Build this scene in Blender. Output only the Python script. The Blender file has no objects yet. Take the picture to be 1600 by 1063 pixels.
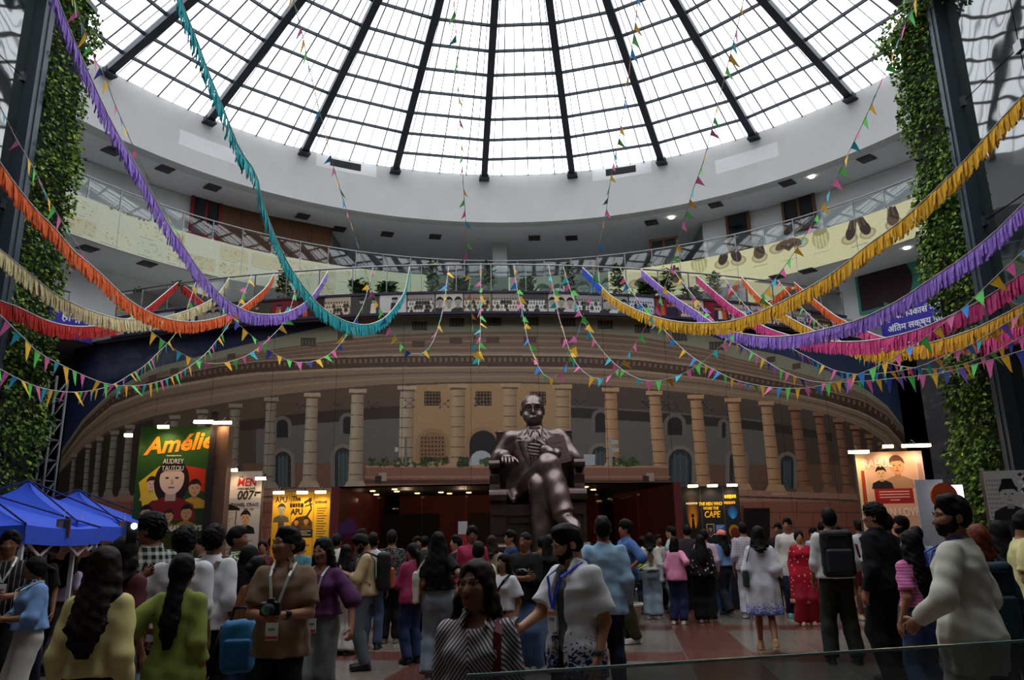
import bpy, math, random
import numpy as np
from mathutils import Vector, Matrix

S = bpy.context.scene
COL = S.collection
PI = math.pi
rad = math.radians
RNG = random.Random(7)
FOC, PITCH, ROLL, EYE = 1225.0, math.radians(14.44), math.radians(-1.0), 1.53   # 1600 px wide frame: focal length in px, tilt, roll, eye height
SP, CP, SR, CR = math.sin(PITCH), math.cos(PITCH), math.sin(ROLL), math.cos(ROLL)

# ------------------------------------------------------------------ camera, sky, exposure
cam = bpy.data.objects.new('camera', bpy.data.cameras.new('camera'))
COL.objects.link(cam)
cam.location = (0, 0, EYE)
cam.rotation_euler = (Matrix.Rotation(PI / 2 + PITCH, 3, 'X') @ Matrix.Rotation(ROLL, 3, 'Z')).to_euler()
cam.data.sensor_width = 23.5
cam.data.lens = 23.5 * FOC / 1600
cam.data.clip_start, cam.data.clip_end = 0.05, 400
S.camera = cam
world = bpy.data.worlds.new('overcast_sky')
S.world = world
world.use_nodes = True
bg = world.node_tree.nodes['Background']
bg.inputs[0].default_value = (0.96, 0.98, 1.0, 1)
bg.inputs[1].default_value = 4.0
S.view_settings.view_transform = 'Standard'
S.view_settings.look = 'None'
S.view_settings.exposure = 0.0
S.view_settings.gamma = 1.0
S.view_settings.use_curve_mapping = False
S.cycles.use_denoising = True
S.cycles.max_bounces = 8
S.cycles.transparent_max_bounces = 16
S.cycles.caustics_reflective = False
S.cycles.caustics_refractive = False
S.cycles.sample_clamp_indirect = 4.0

# ------------------------------------------------------------------ measuring: a photo pixel becomes a direction from the lens
def ray(px, py):
    cx, cy = (px - 800) / FOC, (531.5 - py) / FOC
    cx, cy = CR * cx - SR * cy, SR * cx + CR * cy
    return (cx, CP - SP * cy, SP + CP * cy)

def at_dist(px, py, D):                                   # point at horizontal forward distance D
    x, y, z = ray(px, py)
    s = D / y
    return Vector((x * s, D, EYE + z * s))

def on_floor(px, py):
    x, y, z = ray(px, py)
    s = -EYE / z
    return Vector((x * s, y * s, 0))

def on_height(px, py, h):
    x, y, z = ray(px, py)
    s = (h - EYE) / z
    return Vector((x * s, y * s, h))

def on_cyl(px, py, c, R, far=True):                       # upright cylinder: returns point and angle about its axis
    x, y, z = ray(px, py)
    a = x * x + y * y
    b = -2 * (x * c[0] + y * c[1])
    q = c[0] ** 2 + c[1] ** 2 - R * R
    d = max(b * b - 4 * a * q, 0)
    s = (-b + (1 if far else -1) * math.sqrt(d)) / (2 * a)
    return Vector((x * s, y * s, EYE + z * s))

# ------------------------------------------------------------------ materials
def lin(c):
    return tuple((v / 12.92 if v <= 0.04045 else ((v + 0.055) / 1.055) ** 2.4) for v in (k / 255 for k in c))

MATS = {}
def node(nt, kind, **kw):
    n = nt.nodes.new(kind)
    for k, v in kw.items():
        setattr(n, k, v)
    return n

def mat(key, rgb, rough=0.8, metal=0.0, spec=0.3, var=0.12, scale=6.0, bump=0.0, pattern=None, emit=0.0, ior=None):
    """rgb in photo-like 0-255; a noise gives grain. pattern = (kind, second colour, params)."""
    if key in MATS:
        return MATS[key]
    m = bpy.data.materials.new(key)
    m.use_nodes = True
    nt = m.node_tree
    b = nt.nodes['Principled BSDF']
    b.inputs['Roughness'].default_value = rough
    b.inputs['Metallic'].default_value = metal
    b.inputs['Specular IOR Level'].default_value = spec
    if ior:
        b.inputs['IOR'].default_value = ior
    c = (*lin(rgb), 1)
    tc = node(nt, 'ShaderNodeTexCoord')
    L = nt.links.new
    nz = node(nt, 'ShaderNodeTexNoise')
    nz.inputs['Scale'].default_value = scale
    nz.inputs['Detail'].default_value = 4
    L(tc.outputs['Object'], nz.inputs['Vector'])
    ramp = node(nt, 'ShaderNodeValToRGB')
    ramp.color_ramp.elements[0].position = 0.25
    ramp.color_ramp.elements[1].position = 0.75
    ramp.color_ramp.elements[0].color = tuple(k * (1 - var) for k in c[:3]) + (1,)
    ramp.color_ramp.elements[1].color = tuple(min(1, k * (1 + var)) for k in c[:3]) + (1,)
    L(nz.outputs['Fac'], ramp.inputs['Fac'])
    out = ramp.outputs['Color']
    if pattern:
        kind, rgb2, pr = pattern
        c2 = (*lin(rgb2), 1)
        mix = node(nt, 'ShaderNodeMix', data_type='RGBA')
        mix.inputs['B'].default_value = c2
        L(out, mix.inputs['A'])
        sep = node(nt, 'ShaderNodeSeparateXYZ')
        L(tc.outputs['Object'], sep.inputs[0])
        def mathn(op, a, v=None, c_=None):
            n = node(nt, 'ShaderNodeMath', operation=op)
            for i, w in enumerate((a, v, c_)):
                if w is None:
                    continue
                if isinstance(w, (int, float)):
                    n.inputs[i].default_value = w
                else:
                    L(w, n.inputs[i])
            return n.outputs[0]
        def wave(axis, period, duty):
            v = mathn('FRACT', mathn('DIVIDE', sep.outputs[axis], period))
            return mathn('LESS_THAN', v, duty)
        if kind == 'dstripe':                              # fine stripes that run aslant over the shoulders
            v = mathn('ADD', mathn('MULTIPLY', sep.outputs[2], .85), mathn('MULTIPLY', mathn('ABSOLUTE', mathn('ADD', sep.outputs[0], .02)), 1.1))
            fac = mathn('LESS_THAN', mathn('FRACT', mathn('DIVIDE', v, pr[0])), pr[1])
        elif kind == 'hstripe':
            fac = wave(2, pr[0], pr[1])
        elif kind == 'vstripe':
            fac = wave(0, pr[0], pr[1])
        elif kind == 'check':
            fac = mathn('MULTIPLY', mathn('ADD', wave(0, pr[0], pr[1]), wave(2, pr[0], pr[1])), 0.5)
        elif kind in ('dots', 'blobs'):
            vo = node(nt, 'ShaderNodeTexVoronoi')
            vo.inputs['Scale'].default_value = pr[0]
            L(tc.outputs['Object'], vo.inputs['Vector'])
            fac = mathn('LESS_THAN', vo.outputs['Distance'], pr[1])
        elif kind == 'splotch':
            n2 = node(nt, 'ShaderNodeTexNoise')
            n2.inputs['Scale'].default_value = pr[0]
            n2.inputs['Detail'].default_value = 6
            n2.inputs['Distortion'].default_value = 1.5
            L(tc.outputs['Object'], n2.inputs['Vector'])
            fac = mathn('GREATER_THAN', n2.outputs['Fac'], pr[1])
        elif kind == 'below':                              # blotched print on the part under height pr[0]
            n2 = node(nt, 'ShaderNodeTexNoise')
            n2.inputs['Scale'].default_value = pr[2]
            n2.inputs['Detail'].default_value = 8
            n2.inputs['Distortion'].default_value = 2.0
            L(tc.outputs['Object'], n2.inputs['Vector'])
            h = node(nt, 'ShaderNodeMapRange')
            h.inputs['From Min'].default_value = pr[0]
            h.inputs['From Max'].default_value = pr[0] - pr[1]
            h.inputs['To Min'].default_value = -0.35
            h.inputs['To Max'].default_value = 0.25
            L(sep.outputs[2], h.inputs['Value'])
            fac = mathn('GREATER_THAN', mathn('ADD', n2.outputs['Fac'], h.outputs[0]), 0.5)
        L(fac, mix.inputs['Factor'])
        out = mix.outputs['Result']
    L(out, b.inputs['Base Color'])
    if bump:
        bp = node(nt, 'ShaderNodeBump')
        bp.inputs['Strength'].default_value = bump
        bp.inputs['Distance'].default_value = 0.02
        L(nz.outputs['Fac'], bp.inputs['Height'])
        L(bp.outputs[0], b.inputs['Normal'])
    if emit:
        L(out, b.inputs['Emission Color'])
        b.inputs['Emission Strength'].default_value = emit
    MATS[key] = m
    return m

def glass_mat(key, tint, refl=1.0, rough=0.02, ior=1.5, bump=0.0, bscale=1.5, haze=0.0):
    """thin architectural glass: tinted pass-through plus a mirror share that grows at grazing angles."""
    m = bpy.data.materials.new(key)
    m.use_nodes = True
    nt = m.node_tree
    nt.nodes.remove(nt.nodes['Principled BSDF'])
    out = nt.nodes['Material Output']
    tr = node(nt, 'ShaderNodeBsdfTransparent')
    tr.inputs[0].default_value = (*tint, 1)
    gl = node(nt, 'ShaderNodeBsdfGlossy')
    gl.inputs['Roughness'].default_value = rough
    fr = node(nt, 'ShaderNodeFresnel')
    fr.inputs[0].default_value = ior
    mul = node(nt, 'ShaderNodeMath', operation='MULTIPLY', use_clamp=True)
    mul.inputs[1].default_value = refl
    mix = node(nt, 'ShaderNodeMixShader')
    nt.links.new(fr.outputs[0], mul.inputs[0])
    nt.links.new(mul.outputs[0], mix.inputs[0])
    nt.links.new(tr.outputs[0], mix.inputs[1])
    nt.links.new(gl.outputs[0], mix.inputs[2])
    if haze:                                               # a film of dust and finger marks on the pane
        df = node(nt, 'ShaderNodeBsdfDiffuse')
        df.inputs[0].default_value = (.30, .36, .34, 1)
        m2 = node(nt, 'ShaderNodeMixShader')
        m2.inputs[0].default_value = haze
        nt.links.new(mix.outputs[0], m2.inputs[1])
        nt.links.new(df.outputs[0], m2.inputs[2])
        mix = m2
    nt.links.new(mix.outputs[0], out.inputs[0])
    if bump:
        tc = node(nt, 'ShaderNodeTexCoord')
        nz = node(nt, 'ShaderNodeTexNoise')
        nz.inputs['Scale'].default_value = bscale
        nt.links.new(tc.outputs['Object'], nz.inputs['Vector'])
        bp = node(nt, 'ShaderNodeBump')
        bp.inputs['Strength'].default_value = bump
        bp.inputs['Distance'].default_value = 0.05
        nt.links.new(nz.outputs['Fac'], bp.inputs['Height'])
        nt.links.new(bp.outputs[0], gl.inputs['Normal'])
    MATS[key] = m
    return m

def lamp_mat(key, rgb, strength):
    m = bpy.data.materials.new(key)
    m.use_nodes = True
    nt = m.node_tree
    b = nt.nodes['Principled BSDF']
    b.inputs['Base Color'].default_value = (*lin(rgb), 1)
    b.inputs['Emission Color'].default_value = (*lin(rgb), 1)
    b.inputs['Emission Strength'].default_value = strength
    MATS[key] = m
    return m

# ------------------------------------------------------------------ objects
def tag(o, label=None, cat=None, group=None, kind=None):
    for k, v in (('label', label), ('category', cat), ('group', group), ('kind', kind)):
        if v:
            o[k] = v
    return o

def link(name, me, parent=None, m=None):
    o = bpy.data.objects.new(name, me)
    COL.objects.link(o)
    if parent is not None:
        o.parent = parent
    if m is not None and me is not None and not me.materials:
        me.materials.append(m)
    return o

def thing(name, label, cat, loc=(0, 0, 0), rz=0.0, group=None):
    o = link(name, None)
    o.location = loc
    o.rotation_euler = (0, 0, rz)
    return tag(o, label, cat, group)

class MB:
    """collects plain shapes; build() links them as ONE mesh object."""
    def __init__(self):
        self.v, self.f, self.mi = [], [], []
        self.uv = None
    def add(self, vs, fs, mi=0):
        o = len(self.v)
        self.v += [tuple(p) for p in vs]
        self.f += [tuple(i + o for i in f) for f in fs]
        self.mi += [mi] * len(fs)
        return self
    def box(self, c, s, M=None, mi=0):
        x, y, z = (k / 2 for k in s)
        P = [Vector((a * x, b * y, d * z)) for a in (-1, 1) for b in (-1, 1) for d in (-1, 1)]
        if M is not None:
            P = [M @ p for p in P]
        c = Vector(c)
        return self.add([p + c for p in P], [(0, 1, 3, 2), (4, 6, 7, 5), (0, 4, 5, 1), (2, 3, 7, 6), (0, 2, 6, 4), (1, 5, 7, 3)], mi)
    def beam(self, a, b, w, h, up=(0, 0, 1), mi=0):
        a, b = Vector(a), Vector(b)
        d = (b - a)
        L = d.length
        d.normalize()
        s = d.cross(Vector(up))
        if s.length < 1e-5:
            s = d.cross(Vector((1, 0, 0)))
        s.normalize()
        u = s.cross(d)
        M = Matrix((s, d, u)).transposed()
        return self.box((a + b) / 2, (w, L, h), M, mi)
    def tube(self, pts, r, n=6, cap=True, mi=0):
        pts = [Vector(p) for p in pts]
        rs = r if isinstance(r, (list, tuple)) else [r] * len(pts)
        vs, fs = [], []
        u = None
        for i, p in enumerate(pts):
            t = (pts[min(i + 1, len(pts) - 1)] - pts[max(i - 1, 0)])
            t = t.normalized() if t.length > 1e-9 else Vector((0, 0, 1))
            if u is None:
                u = t.orthogonal().normalized()
            else:
                u = (u - t * u.dot(t))
                u = u.normalized() if u.length > 1e-6 else t.orthogonal().normalized()
            w = t.cross(u)
            for k in range(n):
                a = 2 * PI * k / n
                vs.append(p + (u * math.cos(a) + w * math.sin(a)) * rs[i])
        for i in range(len(pts) - 1):
            for k in range(n):
                k2 = (k + 1) % n
                fs.append((i * n + k, i * n + k2, (i + 1) * n + k2, (i + 1) * n + k))
        if cap:
            fs.append(tuple(range(n))[::-1])
            fs.append(tuple(range((len(pts) - 1) * n, len(pts) * n)))
        return self.add(vs, fs, mi)
    def lathe(self, prof, c=(0, 0, 0), n=16, mi=0):        # prof: (radius, z)
        vs, fs = [], []
        for r, z in prof:
            for k in range(n):
                a = 2 * PI * k / n
                vs.append((c[0] + r * math.cos(a), c[1] + r * math.sin(a), c[2] + z))
        for i in range(len(prof) - 1):
            for k in range(n):
                k2 = (k + 1) % n
                fs.append((i * n + k, i * n + k2, (i + 1) * n + k2, (i + 1) * n + k))
        fs.append(tuple(range(n))[::-1])
        fs.append(tuple(range((len(prof) - 1) * n, len(prof) * n)))
        return self.add(vs, fs, mi)
    def prism(self, poly, d, M=None, mi=0):                # polygon in local x,z extruded along local y by d
        n = len(poly)
        P = [Vector((x, 0, z)) for x, z in poly] + [Vector((x, d, z)) for x, z in poly]
        if M is not None:
            P = [M @ p for p in P]
        return self.add(P, [tuple(range(n)), tuple(range(2 * n - 1, n - 1, -1))] +
                        [(i, i + n, (i + 1) % n + n, (i + 1) % n) for i in range(n)], mi)
    def ringwall(self, c, r0, r1, z0, z1, a0, a1, n=64, mi=0, r0t=None, r1t=None):
        """a curved block: angles a0..a1 (radians from +Y towards +X), radii r0..r1, heights z0..z1."""
        vs, fs = [], []
        full = abs(a1 - a0) > 2 * PI - 1e-4
        for i in range(n + 1):
            a = a0 + (a1 - a0) * i / n
            sx, cx = math.sin(a), math.cos(a)
            for r, z in ((r0, z0), (r1, z0), (r1 if r1t is None else r1t, z1), (r0 if r0t is None else r0t, z1)):
                vs.append((c[0] + r * sx, c[1] + r * cx, z))
        for i in range(n):
            for k in range(4):
                k2 = (k + 1) % 4
                fs.append((i * 4 + k, i * 4 + k2, i * 4 + 4 + k2, i * 4 + 4 + k))
        if not full:
            fs += [(0, 1, 2, 3), (n * 4 + 3, n * 4 + 2, n * 4 + 1, n * 4)]
        return self.add(vs, fs, mi)
    def mesh(self, name, mats=(), smooth=False):
        me = bpy.data.meshes.new(name)
        me.from_pydata(self.v, [], self.f)
        for m in (mats if isinstance(mats, (list, tuple)) else [mats]):
            me.materials.append(m)
        if len(me.materials) > 1:
            me.polygons.foreach_set('material_index', self.mi)
        if smooth:
            me.polygons.foreach_set('use_smooth', [True] * len(me.polygons))
        me.update()
        return me
    def build(self, name, mats, parent=None, smooth=False, kind=None):
        o = link(name, self.mesh(name, mats, smooth), parent)
        if kind:
            o['kind'] = kind
        return o

def text(name, body, size, loc, rot, m, parent=None, align='CENTER', bold=0.0, shear=0.0, sx=1.0, depth=0.0015):
    c = bpy.data.curves.new(name, 'FONT')
    c.body = body
    c.size = size
    c.align_x = align
    c.align_y = 'CENTER'
    c.offset = bold
    c.shear = shear
    c.resolution_u = 2
    c.extrude = depth
    t = bpy.data.objects.new(name, c)
    COL.objects.link(t)
    bpy.context.view_layer.update()
    me = bpy.data.meshes.new_from_object(t.evaluated_get(bpy.context.evaluated_depsgraph_get()))
    bpy.data.objects.remove(t)
    me.name = name
    me.materials.clear()
    if sx != 1.0:
        me.transform(Matrix.Diagonal((sx, 1, 1, 1)))
    o = link(name, me, parent, m)
    o.location = loc
    o.rotation_euler = rot
    return o

# ------------------------------------------------------------------ flat print: a small painter whose picture becomes the colour of a printed sheet
class Canvas:
    def __init__(self, w, h, rgb):
        self.w, self.h = w, h
        self.a = np.empty((h, w, 3), np.float32)
        self.a[:] = rgb
    def poly(self, pts, rgb, alpha=1.0):                   # pts in pixels, y up
        p = np.asarray(pts, np.float32)
        x0, y0 = np.floor(p.min(0)).astype(int)
        x1, y1 = np.ceil(p.max(0)).astype(int) + 1
        x0, y0, x1, y1 = max(x0, 0), max(y0, 0), min(x1, self.w), min(y1, self.h)
        if x1 <= x0 or y1 <= y0:
            return
        X = np.arange(x0, x1, dtype=np.float32)[None, :] + 0.5
        Y = np.arange(y0, y1, dtype=np.float32)[:, None] + 0.5
        ins = np.zeros((y1 - y0, x1 - x0), bool)
        for (ax, ay), (bx, by) in zip(p, np.roll(p, -1, 0)):
            if ay == by:
                continue
            cr = (ay > Y) != (by > Y)
            ins ^= cr & (X < (bx - ax) * (Y - ay) / (by - ay) + ax)
        blk = self.a[y0:y1, x0:x1]
        blk[ins] = blk[ins] * (1 - alpha) + np.asarray(rgb, np.float32) * alpha
    def rect(self, x0, y0, x1, y1, rgb, alpha=1.0):
        self.poly([(x0, y0), (x1, y0), (x1, y1), (x0, y1)], rgb, alpha)
    def ell(self, cx, cy, rx, ry, rgb, alpha=1.0, n=28, rot=0.0):
        c, s = math.cos(rot), math.sin(rot)
        self.poly([(cx + rx * math.cos(t) * c - ry * math.sin(t) * s, cy + rx * math.cos(t) * s + ry * math.sin(t) * c)
                   for t in (2 * PI * k / n for k in range(n))], rgb, alpha)
    def line(self, pts, w, rgb, alpha=1.0):
        for (ax, ay), (bx, by) in zip(pts, pts[1:]):
            dx, dy = bx - ax, by - ay
            L = math.hypot(dx, dy) or 1
            nx, ny = -dy / L * w / 2, dx / L * w / 2
            self.poly([(ax + nx, ay + ny), (bx + nx, by + ny), (bx - nx, by - ny), (ax - nx, ay - ny)], rgb, alpha)
    ax = 1.0                                               # how much wider than tall a pixel must be drawn
    def bust(self, cx, y0, h, skin, hair, cloth, long=False):   # a plain generic head and shoulders, h tall
        k = self.ax * h
        def pl(pts, c):
            self.poly([(cx + x * k, y0 + y * h) for x, y in pts], c)
        def el(x, y, rx, ry, c):
            self.ell(cx + x * k, y0 + y * h, rx * k, ry * h, c)
        if long:
            el(0, .6, .27, .36, hair)
        pl([(-.42, 0), (-.36, .24), (-.12, .36), (.12, .36), (.36, .24), (.42, 0)], cloth)
        pl([(-.08, .3), (.08, .3), (.08, .5), (-.08, .5)], [q * .8 for q in skin])
        el(0, .65, .19, .25, skin)
        pl([(.21 * math.cos(t), .70 + .27 * math.sin(t)) for t in (PI * j / 12 for j in range(13))] + [(-.12, .78), (.1, .8)], hair)
        for s in (-1, 1):
            el(s * .075, .665, .03, .016, [q * .25 for q in skin])
        pl([(-.01, .64), (.01, .64), (.03, .565), (-.01, .565)], [q * .75 for q in skin])
        pl([(-.05, .50), (.05, .50), (.04, .525), (-.04, .525)], [q * .5 for q in skin])
    def grain(self, amp, seed=1):
        r = np.random.RandomState(seed)
        self.a *= 1 + amp * r.standard_normal((self.h, self.w, 1)).astype(np.float32)
    def material(self, key, rough=0.6, spec=0.25, gain=1.0):
        im = bpy.data.images.new(key, self.w, self.h)
        px = np.ones((self.h, self.w, 4), np.float32)
        px[..., :3] = np.clip(self.a / 255 * gain, 0, 1)
        im.pixels.foreach_set(px.ravel())
        im.update()
        im.pack()
        m = bpy.data.materials.new(key)
        m.use_nodes = True
        nt = m.node_tree
        t = node(nt, 'ShaderNodeTexImage', image=im)
        t.extension = 'EXTEND'
        b = nt.nodes['Principled BSDF']
        b.inputs['Roughness'].default_value = rough
        b.inputs['Specular IOR Level'].default_value = spec
        nt.links.new(t.outputs[0], b.inputs['Base Color'])
        MATS[key] = m
        return m

def set_uv(me, uvs):                                       # uvs per vertex
    l = me.uv_layers.new(name='UVMap')
    vi = np.empty(len(me.loops), np.int32)
    me.loops.foreach_get('vertex_index', vi)
    l.data.foreach_set('uv', np.asarray(uvs, np.float32)[vi].ravel())

def sheet(name, w, h, d, m_print, m_side, parent=None, loc=(0, 0, 0), rz=0.0, uv=(0, 0, 1, 1)):
    """a printed board: front face (towards -Y) carries the print; origin at bottom centre."""
    b = MB()
    x = w / 2
    b.add([(-x, 0, 0), (x, 0, 0), (x, 0, h), (-x, 0, h)], [(0, 1, 2, 3)], 0)
    b.add([(-x, 0, 0), (x, 0, 0), (x, 0, h), (-x, 0, h), (-x, d, 0), (x, d, 0), (x, d, h), (-x, d, h)],
          [(5, 4, 7, 6), (4, 0, 3, 7), (1, 5, 6, 2), (3, 2, 6, 7), (4, 5, 1, 0)], 1)
    me = b.mesh(name, [m_print, m_side])
    u0, v0, u1, v1 = uv
    set_uv(me, [(u0, v0), (u1, v0), (u1, v1), (u0, v1)] + [(u0, v0)] * 8)
    o = link(name, me, parent)
    o.location = loc
    o.rotation_euler = (0, 0, rz)
    return o
# ================================================================== THE SETTING
AC, AR = (0.28, 15.24), 14.65                                # axis and radius of the round atrium
DC, DR = (-1.94, 45.17), 25.22                                # axis and radius of the convex balcony drum
ZF0, ZF1 = 14.2, 16.33                                     # white band under the skylight
Z2, Z2P, Z2R = 10.55, 11.84, 12.55                         # second gallery: underside, parapet top, rail
Z1, Z1P, Z1R = 7.42, 8.03, 8.81                            # first gallery


white = mat('white_plaster', (192, 191, 190), 0.85, var=0.05, scale=1.2)
offwhite = mat('gallery_plaster', (218, 218, 218), 0.9, var=0.05, scale=0.8)
soffit_m = mat('gallery_soffit', (214, 214, 214), 0.9, var=0.04)
darksteel = mat('dark_painted_steel', (38, 42, 54), 0.5, spec=0.4, var=0.1)
steel = mat('brushed_steel', (140, 140, 143), 0.35, metal=0.9, var=0.05)
vent_m = mat('vent_grey', (70, 70, 72), 0.7)
dark_m = mat('near_black', (22, 22, 24), 0.7)
cladding = mat('blue_grey_cladding', (62, 72, 80), 0.45, spec=0.4, var=0.08, scale=2)
rail_glass = glass_mat('railing_glass', (0.80, 0.86, 0.86), 1.6, 0.02, 1.55)
pane_m = None

def pane_material():
    m = bpy.data.materials.new('skylight_pane')
    m.use_nodes = True
    nt = m.node_tree
    nt.nodes.remove(nt.nodes['Principled BSDF'])
    tr = node(nt, 'ShaderNodeBsdfTransparent')
    tr.inputs[0].default_value = (0.80, 0.83, 0.86, 1)
    df = node(nt, 'ShaderNodeBsdfTranslucent')
    df.inputs[0].default_value = (0.85, 0.88, 0.9, 1)
    mix = node(nt, 'ShaderNodeMixShader')
    mix.inputs[0].default_value = 0.25
    nt.links.new(tr.outputs[0], mix.inputs[1])
    nt.links.new(df.outputs[0], mix.inputs[2])
    nt.links.new(mix.outputs[0], nt.nodes['Material Output'].inputs[0])
    return m
pane_m = pane_material()

# ------------------------------------------------------------------ floor
floor_base = mat('granite_beyond', (106, 97, 91), 0.3, spec=0.5, var=0.2, scale=30)
tile_mats = [mat('granite_grey', (112, 102, 95), 0.22, spec=0.5, var=0.2, scale=35),
             mat('granite_grey_warm', (118, 106, 97), 0.22, spec=0.5, var=0.2, scale=35),
             mat('granite_grey_dark', (105, 96, 90), 0.22, spec=0.5, var=0.2, scale=35)]
tile_red = mat('granite_red', (98, 58, 50), 0.22, spec=0.5, var=0.2, scale=35)
b = MB()
b.box((0, 14, -0.154), (64, 64, 0.3))
floor = b.build('floor', floor_base)
tag(floor, 'polished grey granite floor with red bands', None, None, 'structure')
TS = 0.9
tile_me = []
for m in tile_mats + [tile_red]:
    t = MB()
    h = TS / 2 - 0.004
    t.add([(-h, -h, -.004), (h, -h, -.004), (h, h, -.004), (-h, h, -.004), (-h + .003, -h + .003, 0), (h - .003, -h + .003, 0), (h - .003, h - .003, 0), (-h + .003, h - .003, 0)],
          [(3, 2, 1, 0), (4, 5, 6, 7), (0, 1, 5, 4), (1, 2, 6, 5), (2, 3, 7, 6), (3, 0, 4, 7)])
    tile_me.append(t.mesh('tile', m))
ta = rad(-8)
for i in range(-7, 11):
    for j in range(0, 16):
        red = i % 4 == 2 or j % 4 == 3
        o = link('tile', tile_me[3] if red else tile_me[(i * 7 + j * 5) % 3], floor)
        o.location = (1.25 + i * TS * math.cos(ta) - (j * TS) * math.sin(ta) - 1.2, 5.2 + i * TS * math.sin(ta) + j * TS * math.cos(ta), 0)
        o.rotation_euler = (0, 0, ta)

# ------------------------------------------------------------------ skylight
def cone(t, ang, dz=0.0):                                  # point on the skylight: t 0 at the ring, 1 at the apex
    r = AR * (1 - t)
    return Vector((AC[0] + r * math.sin(ang), AC[1] + r * math.cos(ang), ZF1 + 5.44 * t + dz))
NR = 25
ribang = [rad(-5.2 + 360 / NR * k) for k in range(NR)]
rows = [0.0, 0.057] + [0.057 + 0.0645 * k for k in range(1, 14)]
sky = link('ceiling', None)
tag(sky, 'conical skylight of dark ribs, ring bars and white panes', None, None, 'structure')
for a in ribang:
    b = MB()
    b.beam(cone(0.0, a, -0.12), cone(0.955, a, -0.12), 0.17, 0.34)
    b.beam(cone(0.0, a, -0.29), cone(0.955, a, -0.29), 0.26, 0.03)
    o = b.build('rib', darksteel, sky)
    b = MB()
    p = cone(0.004, a, -0.3)
    R3 = Matrix.Rotation(-a, 3, 'Z')
    b.box(p, (0.42, 0.5, 0.06), R3).box(p + Vector((0, 0, 0.14)), (0.1, 0.34, 0.3), R3)
    b.box(p + R3 @ Vector((0.16, -0.1, 0.1)), (0.04, 0.2, 0.2), R3).box(p + R3 @ Vector((-0.16, -0.1, 0.1)), (0.04, 0.2, 0.2), R3)
    b.build('rib_shoe', darksteel, o)
for t in rows[1:]:
    b = MB()
    pts = [cone(t, a, -0.06) for a in ribang]
    for p, q in zip(pts, pts[1:] + pts[:1]):
        b.beam(p, q, 0.07, 0.10)
    b.build('ring_bar', darksteel, sky)
b = MB()
b.lathe([(0.65, -0.25), (0.75, -0.25), (0.75, 0.2), (0.65, 0.2)], cone(0.955, 0) * 0 + Vector((AC[0], AC[1], ZF1 + 5.2)), 24)
b.build('compression_ring', darksteel, sky)
rest = MB()
shown = 0
vis = []
for k, a in enumerate(ribang):
    a2 = a + 2 * PI / NR
    am = (a + a2) / 2
    am = (am + PI) % (2 * PI) - PI
    for f in (0.2, 0.5, 0.8):
        bb = MB()
        bb.beam(cone(0, a + (a2 - a) * f, -0.03), cone(0.57 if f != 0.5 else 0.8, a + (a2 - a) * f, -0.03), 0.035, 0.05)
        bb.build('glazing_bar', darksteel, sky)
    for r, (t0, t1) in enumerate(zip(rows, rows[1:])):
        fr = (0, .2, .5, .8, 1) if t1 < 0.58 else ((0, .5, 1) if t1 < .81 else (0, 1))
        for f0, f1 in zip(fr, fr[1:]):
            q = [cone(t0 + .002, a + (a2 - a) * (f0 + .004)), cone(t0 + .002, a + (a2 - a) * (f1 - .004)),
                 cone(t1 - .002, a + (a2 - a) * (f1 - .004)), cone(t1 - .002, a + (a2 - a) * (f0 + .004))]
            if abs(am) < rad(76) and r < 7 and shown < 298:
                shown += 1
                bb = MB()
                bb.add(q, [(0, 1, 2, 3)])
                bb.build('pane', pane_m, sky)
            else:
                rest.add(q, [(0, 1, 2, 3)])
rest.build('pane_field', pane_m, sky, kind='stuff')
# faint sheet joints between the panes
jm = mat('pane_joint', (190, 192, 200), 0.6)
b = MB()
for a in ribang:
    for f in (0.1, 0.35, 0.65, 0.9):
        aa = a + 2 * PI / NR * f
        b.beam(cone(0, aa, -0.01), cone(0.57, aa, -0.01), 0.03, 0.012)
b.build('sheet_joint', jm, sky, kind='stuff')

# ------------------------------------------------------------------ white band, roof, outer walls
b = MB()
b.ringwall(AC, AR, AR + 0.5, ZF0, ZF1, -PI, PI, 120)
fas = b.build('trim_1', white, smooth=False)
tag(fas, 'broad white curved band under the skylight', None, None, 'structure')
for px, py in ((540, 258), (970, 267), (330, 232), (1165, 248)):
    p = on_cyl(px, py, AC, AR)
    a = math.atan2(p.x - AC[0], p.y - AC[1])
    if px in (540, 970):
        bb = MB()
        bb.ringwall(AC, AR - 0.012, AR + 0.05, p.z - 0.15, p.z + 0.15, a - .042, a + .042, 6)
        bb.build('louvre_opening', dark_m, fas)
    bb = MB()
    bb.ringwall(AC, AR - 0.006, AR + 0.05, p.z - 0.3, p.z + 0.27, a - .08, a + .085, 8)
    bb.build('access_panel', offwhite, fas)
b = MB()
b.ringwall(AC, AR + 0.4, 29, ZF1 - 0.05, ZF1 + 0.15, -PI, PI, 96)
tag(b.build('trim_2', offwhite), 'flat roof around the skylight', None, None, 'structure')
b = MB()
b.ringwall(AC, 28.3, 28.6, 0, ZF1, -PI, PI, 96)
tag(b.build('wall_outer', mat('outer_wall', (96, 96, 98), 0.9)), 'plain outer wall of the round hall', None, None, 'structure')

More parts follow.
